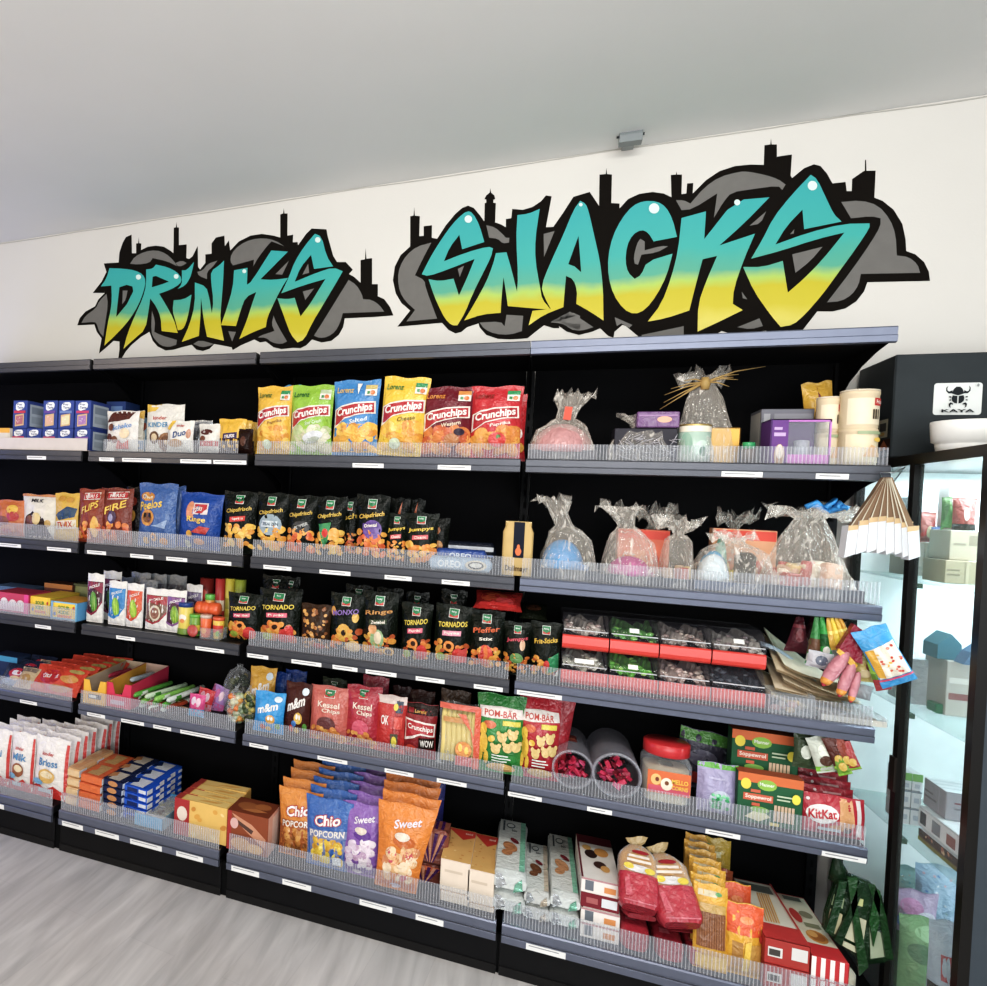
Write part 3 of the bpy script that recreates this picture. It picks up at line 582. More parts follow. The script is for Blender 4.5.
inbag((955,498,980),0,.0,'9b4138','red sachet with a white diamond on the tan cartons in the cabinet',[('e',0,.5,.25,.2,'d8cfc4'),('r',-1,0,1,.2,'2a2624')],.03,zb=z4)
inbox((949,483,972),0,.2,.06,'a9aaa6','grey carton standing behind the red and green sachets',[('r',-.7,.6,.7,.8,'c4c06c')])
# second glass shelf
inbox((908,660,947),1,.12,.12,'d6dbe3','white clear wrapped multipack on the second glass shelf',[('o',9,(-.8,.2,.8,.8),.02,['f2f4f7','bcc3d0','e6dada'],3)],kind='f',name='multipack')
c1=inbox((947,662,974),1,.02,.12,'b9b4aa','beige carton on the second glass shelf under the teal house shaped box',[('r',-.8,.3,.8,.42,'8d5a58'),('r',-.8,.6,.8,.7,'d8d4cb')])
zc=c1.location.z+o_info[c1.name][1]+.001
a=onY(937,645,.04); b=onY(961,645,.04); tp=onY(949,634,.04)
p=PB(); w=(b.x-a.x)/2; hh=tp.z-zc; p.prism([(-w,0),(w,0),(w,hh*.62),(.1*w,hh),(-w,hh*.55)],0,.08,K('4b8394','p'),'y'); place(p,'gift_box',((a.x+b.x)/2,.035,zc),'teal house shaped cardboard box on the second glass shelf','box')
a=onY(958,650,.0); b=onY(978,650,.0)
p=PB(); w=(b.x-a.x)/2; p.prism([(-w,0),(w,0),(w,.06),(-.2*w,.035)],0,.05,K('54779a','p'),'y'); place(p,'gift_box',((a.x+b.x)/2,-.03,zc),'blue grey wedge box beside the teal house shaped box','box')
a=onY(888,688,.20); b=onY(948,694,.05)
p=PB(); p.box((-.13,-.02,0),(.13,.03,.028),K('2f7d55','k'),.003); place(p,'green_tray',(1.26,.05,CS[1]+.001),'green plastic tray along the second glass shelf','tray')
p=PB(); p.box((-.10,0,0),(.10,.012,.05),K('c9c2b4','p'),.001); S=lambda u,v,k:(u*.1,-.0005*k,v*.05)
p.paint(S,.2,.05,[('r',-.9,.72,.9,.82,'5a554e'),('r',-.8,.45,.85,.55,'5a554e'),('r',-.85,.18,.6,.28,'5a554e')]); place(p,'text_card',(1.22,-.17,CS[1]+.001),'beige card printed with three lines of text on the second glass shelf','card')
# third glass shelf: cartons of packs
yk=.13; a=onY(900,800,yk); b=onY(922,800,yk); t=onY(910,773,yk); pw=(b.x-a.x)/2; ph=(t.z-CS[2])/3
g=root('pack_carton','carton of green topped white packs just behind the mullion, third glass shelf','carton',((a.x+b.x)/2,yk,CS[2]+.001))
for i in range(2):
    for j in range(3):
        xa=(i-1)*pw; p=PB(); p.box((xa+.001,0,j*ph),(xa+pw-.001,.09,j*ph+ph-.002),K('e4e6ea','p'),.001)
        S=lambda u,v,k:(xa+pw/2+u*pw*.48,-.0005*k,j*ph+v*ph*.97)
        p.paint(S,pw,ph,[('r',-1,.55,1,1,'7fb95a'),('r',-.5,.15,.5,.4,'c4c9d4')] if j==2 else [('r',-1,.9,1,1,'8a93a0'),('r',-.5,.3,.5,.6,'b9bfcd')]); p.build('pack',g)
def sidebox(XL,xf,yft,yfb,xb,wd,base,left,top,front,label,zb):
    """box running toward the back of the cabinet, its long left side seen through the sliding glass"""
    Yf=onX(xf,yfb,XL).y; Yb=min(onX(xb,yfb,XL).y,.39); h=onX(xf,yft,XL).z-zb
    return place(carton(wd,Yb-Yf,h,base,front,top,left,(),'p',.002),'carton',(XL+wd/2,Yf,zb),label,'box'),zb+h+.001
o,zc=sidebox(1.105,956,858,890,915,.20,'6b4a30',[('r',-1,.45,1,1,'4f2f28'),('o',12,(-.95,.5,.95,.95),.03,['b5654c','c98a6a','7a3a30','d9b08a'],6),('r',-1,.05,1,.35,'8a7a1f')],[('r',-1,0,1,1,'d6d8da')],[('r',-1,0,1,1,'e3e6ea'),('r',-.6,.5,.6,.6,'9aa0a8'),('r',-.6,.2,.6,.3,'9aa0a8')],'long brown carton with a picture strip, lowest of the stack on the third glass shelf',CS[2]+.001)
lab=[('r',-1,.1,1,.9,'eef0f2'),('r',-.9,.2,-.6,.8,'55565a'),('r',-.3,.2,.1,.8,'8a8f98'),('r',.4,.2,.8,.7,'a0625c')]
o,zc=sidebox(1.11,960,836,858,916,.19,'d6dade',lab,[('r',-1,0,1,1,'e6edf0')],[('r',-.7,.2,.6,.6,'b85a5a'),('r',-.7,.7,.7,.85,'8a8f98')],'white printed carton in the middle of the stack, third glass shelf',zc)
lab=[('r',-.9,.35,.2,.42,'7d7a80'),('r',-.9,.55,-.1,.62,'7d7a80'),('r',.4,.05,.48,.95,'b1adb4')]
sidebox(1.125,944,790,834,921,.18,'a39fa6',lab,[('r',-1,.0,1,1,'dfe6ea'),('r',-1,.25,1,.3,'b9c6cc'),('r',-1,.5,1,.55,'b9c6cc'),('r',-1,.75,1,.8,'b9c6cc')],[('r',-.8,.4,.8,.46,'7d7a80'),('r',-.8,.6,.8,.66,'8a5a60')],'grey carton with a ribbed white top, third glass shelf',zc)
# cabinet bottom: soft bags
for px,y,base,lab,ly,zb,t,rx in (((898,872,930),.30,'8fb7b4','pale green clear bag at the back of the cabinet floor',[('o',14,(-.8,.5,.8,.95),.03,['c9e6dc','5f9fb5','b58a8a','e9f4f2'],2)],.161,.08,0),
  ((921,872,975),.20,'9fc0dc','light blue crinkled bag behind the lilac bag on the cabinet floor',[('o',16,(-.8,.5,.8,.95),.03,['dcebf6','5d8fc9','8fb7a0','c9a7b5'],4)],.161,.08,0),
  ((896,897,946),.10,'b79fc4','lilac and pink soft bag in the middle of the pile on the cabinet floor',[('e',-.2,.85,.5,.08,'c987b8'),('e',.4,.75,.5,.08,'d5d3e6'),('e',-.5,.7,.35,.08,'5477b5'),('r',-1,0,1,.6,'4f7a4a')],.161,.08,0),
  ((905,925,958),.0,'86b57e','light green soft bag in front of the lilac bag in the cabinet',[('e',.2,.85,.7,.08,'a8d8a2'),('e',-.3,.65,.5,.1,'5f8a64')],.161,.08,0),
  ((936,930,980),-.14,'b7c4d2','silver bag with a red label on the cabinet floor near the front',[('r',-.6,.55,.8,.75,'b8424a'),('e',.1,.65,.3,.05,'e6a03a'),('r',-1,0,1,.5,'3b2a24')],.161,.08,0)):
    inbag(px,-1,y,base,lab,ly,t,zb=zb,name='soft_bag',rx=rx)
# ================================================================ goods, two upper levels
def plaque(c='1f7d4c'):
    return [('r',-.26,.80,.26,.94,'e8efe6'),('r',-.23,.81,.23,.935,c),('p',[(-.23,.81),(.23,.81),(.23,.855),(0,.825),(-.23,.855)],'c8342e'),('t','funny',0,.895,.035,'eef3ea')]
CH=['e8a32c','f0b73c','dd8f22','f4c655']; CHO=['e2702a','e98a2f','d65a1f','efa63c']
def frisch(title,tc,sub=None,subc='d6362c',cols=CHO,seed=1,base='10150f',extra=()):
    L=[('o',22,(-.85,.12,.85,.46),.10,cols,seed)]+list(extra)+plaque()
    L+=[('t',title,0,.70,.085,tc,{'wu':1.55,'sl':.04})]
    if sub: L+=[('r',-.5,.52,.5,.6,subc,.03),('t',sub,0,.56,.05,'f4e9d8',{'wu':.8,'sl':.03})]
    return L
def crunch(sub,subc,cols,lor='2f6a33',extra=(),nut='2f8f57',seed=2,low=None):
    L=[]
    if low: L+=[('r',-1,.06,1,.42,low)]
    L+=[('o',20,(-.85,.10,.85,.40),.12,cols,seed)]
    L+=[('p',[(-.97,.36),(-.95,.61),(-.6,.66),(.0,.70),(.9,.72),(.93,.56),(.3,.545),(-.4,.49),(-.8,.40)],'efe6da'),('p',[(-.90,.40),(-.89,.60),(-.6,.64),(.0,.68),(.84,.70),(.87,.575),(.3,.56),(-.4,.505),(-.76,.42)],'b3202c')]
    L+=[('t','Crunchips',-.02,.595,.135,'f7efe6',{'wu':1.62,'sl':.055,'bold':.03})]
    L+=[('t',sub,.2,.47,.055,subc,{'wu':.8,'sl':.06})]
    L+=[('t','Lorenz',-.45,.865,.075,lor,{'wu':.75,'sk':.2}),('r',.42,.79,.9,.93,'efe9dc'),('r',.42,.875,.9,.93,nut),('r',.5,.81,.62,.85,'3c8a4e'),('e',.74,.83,.1,.03,'d8702c')]
    return L+list(extra)
# --- top level, bay two: toaster pastry boxes (far bay)
def pt(c1,c2,seed):
    return [('e',0,.80,.62,.14,'f2f3f6'),('e',-.25,.73,.35,.10,'f2f3f6'),('e',.3,.84,.34,.10,'f2f3f6'),('t','Pop',-.05,.85,.09,'25356f',{'wu':.7}),('t','Tarts',.05,.745,.085,'25356f',{'wu':.85}),('r',-.8,.54,.8,.63,c1),('r',-.62,.08,.62,.5,'d9b27c',.04),('r',-.5,.13,.5,.45,c2,.04),('o',8,(-.4,.16,.4,.42),.03,['f3e7ea','e5a5b5'],seed)]
SD=[('r',-.75,.08,.75,.88,'b9c2cc'),('r',-.6,.55,.6,.8,'8f9aa8'),('r',-.6,.2,.6,.45,'a3adb8')]
lowrow=[]
for i,(x0,x1,c1,c2,nm) in enumerate(((11,25.5,'d0415f','c86a6a','dark pink'),(26,41,'3a4f9a','e9d9b8','cream'),(42,56.5,'c9557a','e3b7a8','rose'),(57,72.5,'3557b0','d9c08a','tan'),(74,90,'8a5fb0','b78ac6','violet'))):
    o=shelfbox((x0,x1,428.3),1,.05,.16,'34488f',f'blue toaster pastry box with a {nm} band, lower far row',pt(c1,c2,i),[('r',-1,0,1,1,'3e56a4')],SD,SD,'pastry_box','box'); lowrow.append(o)
h0=o_info[lowrow[0].name][1]+.0015
for i,(x0,x1,c1,c2,nm) in enumerate(((13,27,'c9304f','b56a72','crimson'),(43,57,'6a4a9a','dca98e','purple and peach'),(58.5,73.5,'6f86c0','e3d9a8','pale blue and cream'),(75,90.5,'c43a6a','a678b4','crimson and violet'))):
    o=shelfbox((x0,x1,400.5),1,.05,.16,'3a4f96',f'blue toaster pastry box with a {nm} picture, upper far row',pt(c1,c2,i+9),[('r',-1,0,1,1,'4860a8')],SD,SD,'pastry_box','box',zb=LZ[1]+h0+.001)
for o in COL.objects:
    if o.name.startswith('pastry_box'): o['group']='toaster pastry boxes'
for x0,yt,zb,lab in ((106,401.5,LZ[1]+h0+.001,'upper'),(106,429,None,'lower')):
    o=shelfbox((x0,x0+19,yt),1,.27,.13,'2f4a86',f'blue pastry box at the very back, {lab} of two behind the pouch',[('r',-.7,.6,.7,.85,'6f8fc0')],[('r',-1,0,1,1,'41609a')],name='pastry_box',zb=zb,group='toaster pastry boxes')
shelfbox((-6,9.5,428),1,.03,.12,'dcd3c4','white biscuit box with an orange top edge at the far end of the top shelf',[('r',-1,.78,1,1,'e8a72e'),('e',.3,.3,.4,.25,'c99a5c')],[('r',-1,0,1,1,'eab23f')],name='biscuit_box')
# white cardboard display lip
a=onY(-5,450,.012); b=onY(87.5,450,.012)
p=PB(); p.box((a.x,.006,LZ[1]+.0005),(b.x,.010,LZ[1]+.055),K('cfc4bd','p')); p.box((a.x,.010,LZ[1]+.0005),(b.x,.045,LZ[1]+.003),K('c4b9b2','p')); place(p,'display_tray',(0,0,0),'white cardboard display tray edge in front of the toaster pastry boxes','tray')
# sweet pouches
shelfbag((107,139,411),1,.06,'ece6df',[('p',[(-1,.72),(-.6,.98),(.75,.98),(.5,.8),(-.2,.74)],'5b2a20'),('e',-.75,.35,.22,.1,'6b3826'),('e',-.35,.3,.2,.09,'7a4630'),('t','Schoko',.1,.62,.12,'5a8fd0',{'wu':1.2,'sl':.08}),('p',[(-.3,.08),(.5,.08),(.55,.3),(.2,.2),(-.1,.3)],'e04a2c'),('e',.3,.45,.3,.12,'f3d9b0'),('e',-.6,.6,.2,.09,'7a4630')],'white sweet pouch with brown top and red flash, beside the blue boxes',name='sweet_pouch',cat='sweet pouch',t=.05)
shelfbag((122,144,411),1,.13,'dfd6c2',[('p',[(.1,.99),(1,.99),(1,.80),(.5,.86)],'e9b232'),('r',-1,.1,1,.3,'8aa7c6')],'pale sweet pouch with a yellow corner behind the brown topped one',name='sweet_pouch',cat='sweet pouch',t=.04)
shelfbag((136,150,418),1,.16,'7fa3b8',[('e',0,.5,.6,.2,'d9d2c2'),('e',.3,.75,.4,.12,'9a4c32')],'small blue grey pouch tucked behind the tall cookie pouch',name='sweet_pouch',cat='sweet pouch',t=.04)
shelfbag((147,184,404.5),1,.09,'e9e4da',[('p',[(-1,.84),(-1,1),(-.2,1),(-.5,.86)],'efc03a'),('t','kinder',-.2,.72,.075,'c23a2c',{'wu':.75}),('t','KINDERINI',-.05,.58,.1,'4f93c0',{'wu':1.55}),('e',-.45,.32,.28,.13,'6a4a33'),('e',-.45,.32,.17,.08,'e2c79c'),('e',.2,.22,.4,.2,'8a5a34'),('e',.2,.22,.28,.14,'6e4427'),('e',.22,.22,.1,.05,'d9b98a')],'tall white cookie pouch with blue lettering and a yellow corner',name='cookie_pouch',cat='sweet pouch',t=.05,crimp=.03,neck=.02)
shelfbag((167,194,421),1,.04,'ece7de',[('p',[(-1,.75),(-.6,1),(-.3,1),(-.7,.7)],'efbf36'),('t','kinder',.1,.85,.08,'c23a2c',{'wu':.6}),('t','Duo',.1,.6,.2,'2c4d86',{'wu':1.0,'sl':.1}),('e',-.2,.3,.6,.12,'b98a52'),('e',.75,.6,.15,.15,'c98a6a')],'white pouch with dark blue script in front of the tall cookie pouch',name='sweet_pouch',cat='sweet pouch',t=.05)
o=shelfbag((190,212,420.5),1,.10,'b9bcc0',[('r',-.2,.1,.05,.9,'8f9398'),('r',.4,.1,.6,.9,'9fa4a8')],'plain silvery pouch behind the white and brown ones',name='sweet_pouch',cat='sweet pouch',t=.04,kind='s')
shelfbag((199,221,424),1,.05,'e6e1d8',[('e',-.2,.72,.6,.1,'5a2a22'),('r',-.8,.25,.9,.42,'c2352c'),('e',-.5,.5,.3,.1,'7a4630')],'white pouch with brown and red print next to the yellow packs',name='sweet_pouch',cat='sweet pouch',t=.05)
o=shelfbag((219,246,419),1,.05,'e6b01f',[('r',-1,0,1,.45,'3a1d14'),('r',-.6,.42,.5,.60,'3b2a55',.04),('t','nuts',-.05,.51,.11,'e9dfe6',{'wu':.8,'sl':.04})],'yellow and brown nut bar pack, front of three beside the sunlit rail',name='nut_bar_pack',cat='snack pack',t=.05)
behind(o,2,.055,'yellow and brown nut bar pack, {} of three from the front','yellow nut bar packs',dx=.005,dz=.0)
shelfbag((238,253,429),1,.03,'2a1611',[('e',0,.5,.4,.2,'5a3324')],'dark brown pack lying beyond the end of the low fence on the top shelf',name='chocolate_pack',cat='snack pack',t=.06)
# crisps on the top level, middle bay
CB=[((257,292,386.5),'e9b42a','Paprika','8a5a12',CH,'yellow','first from the left, yellow, no ruffle',0),
((291,333,385.5),'8fbf2f','Sour Cream','d9ecc0',['cfc9a0','b9c98a','e0dcc0'],'lime green','',0),
((333.5,379,380.5),'3f86c6','Salted','e6f0f8',CH,'blue','',0),
((378,424,379),'efc01e','Cheese','7a6a12',CH,'bright yellow','',.07),
((422,473,387),'6e1626','Western','e8d0b0',['d97a33','c85a28','e39a4a'],'maroon','',0),
((470,522,386.5),'c2202a','Paprika','f3ddd0',['e39a3a','d9802e'],'red','',0)]
LB=['golden yellow crisp bag at the left end of the middle bay top shelf','lime green crisp bag with a red banner, second on its shelf','blue salted crisp bag between the green and bright yellow bags','bright yellow crisp bag tilted sideways on the top shelf','maroon crisp bag with an orange corner badge on the top shelf','red paprika crisp bag next to the centre post, top shelf']
for i,(px,base,sub,sc_,cols,nm,_,ry) in enumerate(CB):
    ex=[]
    if i==1: ex=[('e',.2,.27,.5,.07,'d9dadd',.25),('e',.2,.22,.35,.04,'aab0a2',.25)]
    if i==2: ex=[('p',[(.05,.95),(.25,.95),(.15,.80)],'f1eee6')]
    if i==5: ex=[('e',.1,.26,.35,.1,'d23a34'),('e',.15,.30,.09,.03,'4d7a33')]
    if i in(0,3): ex=[('e',-.2,.15,.25,.07,'cfdcb8')]
    if i==4: ex=[('e',.25,.25,.3,.09,'b9743f'),('e',.55,.36,.22,.05,'3a2a3a')]
    L=crunch(sub,sc_,cols,['2f6a33','2f6a33','d9b25a','2f7a33','d9882a','8a2418'][i],ex,['2f8f57','b9c9a0','c9b060','2f8f57','d98a3c','2f8f57'][i],i,['e3a62a',None,'d9a33a','ecc235',None,None][i])
    shelfbag(px,1,.05,base,L,LB[i],ry=ry,t=.075,name='crisp_bag',cat='crisp bag',seed=i+3,group='row of crisp bags with red banners')
shelfbag((283,300,385.5),1,.13,'3f9ac6',[('r',-1,.8,1,.9,'2a7f86')],'blue crisp bag hidden behind the golden yellow and green bags',name='crisp_bag',cat='crisp bag',t=.05)
shelfbag((485,526,394),1,.13,'b51d27',[('e',.6,.4,.3,.1,'efe0d6'),('e',.7,.2,.3,.08,'e0a53f')],'second red crisp bag half hidden behind the red paprika one',name='crisp_bag',cat='crisp bag',t=.06)
# ---------------------------------------------------------------- gift packs
def gift(px,lv,dy,D,label,fn,nk=.6,lean=(0,0),flare=.05,low=.4,seed=1,name='gift_pack'):
    x0,x1,yt=px; X,w,h,Y,z0=fp(x0,x1,yt,lv,dy)
    r=root(name,label,'gift pack',(X,Y,z0),'cellophane gift packs')
    fn(r,w,D,h); cello_pb(w*.97,D*.95,h,nk,lean,flare,seed,low).build('cellophane_wrap',r)['label']='crumpled clear wrap gathered at the top'
    return r
def dome(r,x,y,z,rx,rz,col,name='ball',n=18,kind='f',ry=None):
    p=PB(); p.lathe([(rx*math.cos(a),rz*math.sin(a)) for a in [0,.2,.4,.65,.9,1.15,1.35,1.54]],n,K(col,kind)); o=p.build(name,r); o.location=(x,y,z); return o
def bx(r,a,b,col,name,kind='p',bev=.002,lay=None):
    p=PB(); p.box(a,b,K(col,kind),bev)
    if lay: p.paint(lambda u,v,k:((a[0]+b[0])/2+u*(b[0]-a[0])/2,a[1]-.0004*k,a[2]+v*(b[2]-a[2])),b[0]-a[0],b[2]-a[2],lay,'p',1,1)
    return p.build(name,r)
def tray(r,w,D,h,col='23252f'):
    p=PB(); t=.003; p.box((-w/2,0.004,0.001),(w/2,D-.004,.004),K(col,'k'))
    p.box((-w/2,0.004,0.001),(w/2,.008,h),K(col,'k')); p.box((-w/2,D-.008,.001),(w/2,D-.004,h),K(col,'k'))
    p.box((-w/2,.004,.001),(-w/2+.004,D-.004,h),K(col,'k')); p.box((w/2-.004,.004,.001),(w/2,D-.004,h),K(col,'k')); return p.build('tray',r)
def bits(r,w,D,z,n,cols,name,seed,sz=.022,h=.03):
    rr=random.Random(seed)
    for i in range(n):
        x=rr.uniform(-.4,.4)*w; y=rr.uniform(.15,.8)*D; s=sz*rr.uniform(.7,1.3)
        p=PB(); p.box((-s,-s*.6,0),(s,s*.6,h*rr.uniform(.6,1.2)),K(cols[i%len(cols)],'f'),.004); o=p.build(name,r); o.location=(x,y,z); o.rotation_euler=(rr.uniform(-.3,.3),rr.uniform(-.3,.3),rr.uniform(0,3))
def g1(r,w,D,h):
    tray(r,w*.95,D,.035,'3a3036'); dome(r,0,D/2,.03,w*.45,h*.40,'c98f8e','pink_mound'); bits(r,w*.7,D,.05,4,['d25a7a','b56a6a','e2c3c0'],'sweet',3)
    p=PB(); p.box((-.012,-.004,0),(.012,0,.045),K('d8492f','p')); o=p.build('tag_card',r); o.location=(.012,D*.25,h*.55); o.rotation_euler=(0,.1,0)
gift((527,601,384),1,.05,.17,'wide pink gift pack in clear film gathered to a leaning tuft with red tag',g1,.56,(.24,0),.045,.42,4)
def g2(r,w,D,h):
    bx(r,(-w*.40,.02,.0),(w*.47,D-.02,h*.66),'2d2a33','inner_box','k'); bx(r,(-w*.10,.01,h*.67),(w*.48,D-.02,h*.98),'75507f','purple_box','f',.003,[('e',.3,.5,.35,.2,'e2a486'),('r',-.9,.7,.9,.8,'9a74a0')])
r=gift((608,681,410),1,.04,.15,'dark box under crinkled film topped by a flat purple box',g2,.66,(0,0),.05,.6,8)
p=PB(); rr=random.Random(5)
for k in range(46):
    x=rr.uniform(-.40,.42)*.2; z=rr.uniform(.01,.075); a=rr.uniform(-1.2,1.2); l=rr.uniform(.015,.04)
    p.tube([(x,.0,z),(x+l*math.cos(a),-.006,z+l*math.sin(a))],.0012,K('b9b6bc','f'),4)
p.build('shredded_tinsel',r)['label']='silvery crinkle strips'
def mug():
    a=onZ(697,446,LZ[1]); X,w,h,Y,z0=fp(680,714,424.5,1,.05)
    r=root('mug','white and green mug with a gold rim wrapped in clear film','mug',(X,Y+.045,z0)); R_=w/2
    p=PB(); p.lathe([(0,.0),(R_*.9,0),(R_,.01),(R_,h),(R_*.93,h),(R_*.9,.01),(0,.01)],28,K('a9c2b2','k'))
    S=lambda u,v,k:((R_+.0006*k)*math.sin(u*1.3),-(R_+.0006*k)*math.cos(u*1.3),v*h)
    p.paint(S,2*R_*1.3,h,[('r',-1,.82,1,.97,'efe3cc'),('e',.25,.35,.35,.25,'c9dccf'),('e',.3,.3,.18,.13,'4f7f68'),('e',-.5,.5,.3,.3,'86ab96')],'k',1,8); p.build('mug_body',r)
    p=PB(); p.lathe([(R_*.965,h-.004),(R_*1.02,h-.002),(R_*1.0,h+.003),(R_*.93,h+.002)],28,K('cfae62','m')); p.build('gold_rim',r)
    c=cello_pb(2.4*R_,2.2*R_,h*1.15,.7,(0,0),.03,4,.6); c.v=[(x,y-1.1*R_,z) for x,y,z in c.v]; c.build('cellophane_wrap',r)
mug()
def g3(r,w,D,h):
    bx(r,(w*.05,.02,0),(w*.5,D-.02,h*.36),'b98a35','gold_box','m',.004); bits(r,w*.6,D,.02,5,['c9a04a','8a6a2a','2c2a2e'],'chocolate',9,.018,.03)
    p=PB(); rr=random.Random(2)
    for k in range(11):
        a=rr.uniform(-.35,.55) if k%2 else math.pi+rr.uniform(-.1,.7); l=rr.uniform(.06,.17)
        p.tube([(0,0,0),(l*.5*math.cos(a),-.012,l*.5*math.sin(a)+.006),(l*math.cos(a),-.01,l*math.sin(a)*.9)],[.003,.0022,.0008],K('b08f52','p'),4)
    p.lathe([(.012,-.02),(.016,0),(.012,.02)],8,K('a8884c','p'),(0,0,-.005)); o=p.build('raffia_bow',r); o.location=(-w*.05,D*.28,h*.80)
gift((676,744,359),1,.12,.13,'tall clear gift bag tied with a straw raffia bow, gold box inside',g3,.80,(-.05,0),.05,.45,12,'gift_bag')
def jar(X,Y,z0,R_,h,col,capc,label,name='small_jar'):
    r=root(name,label,'jar',(X,Y,z0)); p=PB(); p.lathe([(0,0),(R_,0),(R_,h*.68),(R_*.8,h*.74)],18,K(col,'k')); p.build('jar_body',r)
    p=PB(); p.lathe([(R_*.95,h*.72),(R_*.95,h),(R_*.85,h*1.02),(0,h*1.02)],18,K(capc,'k')); p.build('lid',r); return r
X,w,h,Y,z0=fp(744,758,442,1,.05); jar(X,Y+.03,z0,w/2,h,'5a4632','2f9a5f','tiny jar with a green lid standing near the gold box')
shelfbox((760,813,409),1,.17,.12,'6f6f78','grey clear sided box behind the purple window box',[('r',-.9,.08,-.65,.92,'9a9aa0'),('r',-.5,.1,.95,.92,'84848c')],[('r',-1,0,1,1,'a5a4ac')],[('r',-.9,.05,.9,.95,'b9b5ae')],[],'gift_box')
def winbox():
    X,w,h,Y,z0=fp(770,831,419,1,.05); D=.10; r=root('window_box','purple presentation box with a clear window beside the cream drums','box',(X,Y,z0)); e=.004
    p=PB(); P=K('6b3f86','p'); P2=K('c272c9','p')
    p.box((-w/2,D-.004,0),(w/2,D,h),P); p.box((-w/2,0,0),(w/2,D,.004),P2); p.box((-w/2,0,h-.003),(w/2,D,h),K('8b6aa6','p'))
    p.box((-w/2,0,0),(-w*.20,D,h),P); p.box((w/2-.004,0,0),(w/2,.01,h),P2); p.box((-w*.20,0,h-.008),(w/2,.004,h),P2); p.box((-w*.20,0,0),(w/2,.004,h*.22),K('d774cf','p'))
    S=lambda u,v,k:(-w*.35+u*w*.15,-.0005*k,v*h); p.paint(S,w*.3,h,[('e',.1,.2,.6,.25,'b58a6a'),('e',.1,.28,.4,.16,'e8d5c6'),('r',-.6,.62,.7,.7,'c2a3d0'),('r',-.6,.76,.3,.82,'c2a3d0'),('r',-1,0,-.85,1,'4a2a62')]); p.build('box_body',r)
    p=PB(); p.box((-w*.2,.001,h*.22),(w/2-.004,.002,h-.008),CLEAR()); p.build('window_film',r)
    p=PB(); p.lathe([(.02,0),(.02,h*.5),(.016,h*.52)],16,K('b5b3c2','k'),(w*.12,D*.5,.006)); p.build('candle_jar',r)
winbox()
shelfbag((811,842,383),1,.22,'e0ac2c',[('p',[(-.25,.55),(.0,.95),(.3,.5),(0,.3)],'8a3a4a'),('e',.4,.6,.12,.06,'c9d9b0')],'yellow bag with a pointed top standing behind the cream drums',name='snack_bag',t=.06,ry=-.12)
def drum(px,dy,label,seed):
    x0,x1,yt=px; R_=fp(x0,x1,yt,1,dy)[1]/2; X,w,h,Y,z0=fp(x0,x1,yt,1,dy+R_); R_=w/2/1.02; r=root('cookie_drum',label,'drum',(X,Y,z0),'cream cookie drums')
    p=PB(); pr_=[(0,0)]
    for k in range(2):
        b=k*h/2; pr_+=[(R_*.97,b),(R_,b+.004),(R_,b+h/2-.012),(R_*1.03,b+h/2-.010),(R_*1.03,b+h/2-.003),(R_*.98,b+h/2)]
    p.lathe(pr_+[(0,h)],32,K('dcc7a2','p'))
    S=lambda u,v,k:((R_*1.003+.0006*k)*math.sin(u*1.35+.35),-(R_*1.003+.0006*k)*math.cos(u*1.35+.35),v*h)
    p.paint(S,2*R_*1.35,h,[('r',-.95,.55,.95,.9,'ecdcbc'),('r',-.95,.05,.95,.42,'ead8b4'),('r',.1,.80,.65,.90,'c92f2c'),('t','Frisch',.38,.85,.05,'f3e6d8',{'wu':.42}),('r',.02,.62,.09,.75,'4a4030'),('r',.12,.62,.2,.75,'4a4030'),('r',.24,.62,.3,.75,'4a4030'),('r',-.5,.42,.7,.46,'9fae86'),('p',[(-.3,.12),(.5,.12),(.3,.24),(0,.28)],'e0b07a'),('e',.3,.35,.2,.03,'efc24a')],'p',1,10); p.build('drum_body',r)
    p=PB(); p.lathe([(R_*1.02,h),(R_*1.02,h+.004),(R_*.9,h+.005),(R_*.88,h+.001),(0,h+.001)],32,K('d9ccb4','p')); p.build('lid',r)
drum((838.5,877.5,392.5),.05,'taller cream cookie drum at the right end of the top shelf',1); drum((815,840,399),.10,'partly hidden cream cookie drum beside the purple window box',2)
# --- upper middle level, far and second bay
shelfbag((-4,25,500),2,.05,'c96a2c',[('e',.3,.75,.4,.12,'e8b52c'),('e',.4,.55,.4,.14,'b3242a'),('e',-.3,.4,.5,.16,'8a4a24'),('e',.1,.2,.5,.12,'d9832f'),('e',0,.14,.4,.07,'c2302a')],'orange and red nut snack bag at the far end of its shelf',seed=3)
shelfbag((23,57,494.5),2,.05,'e2dacb',[('p',[(-.85,.0),(-.7,.45),(-.2,.62),(.5,.45),(.8,.0)],'33201d'),('e',-.35,.35,.25,.17,'7a4a3c'),('e',.05,.45,.25,.14,'e6c98a'),('t','MILK',.0,.86,.08,'2f2a2a',{'wu':.7}),('e',.7,.35,.15,.08,'c9a05a'),('r',-1,.95,1,1,'c47a3a')],'white chocolate snack bag with a dark brown picture',seed=4)
shelfbag((55,79,493),2,.05,'d9a92a',[('p',[(-.9,.52),(.2,.72),(.95,.68),(.8,.5),(-.4,.42)],'2c4a68'),('r',-.8,.24,.9,.42,'e8dcc6',.03),('t','TWIX',.05,.33,.13,'c2372c',{'wu':1.3,'sl':.03}),('e',0,.12,.8,.1,'efc23a'),('e',-.3,.88,.3,.06,'c98f22'),('e',.4,.86,.3,.06,'c98f22')],'yellow and blue caramel bar bag with red letters',seed=5)
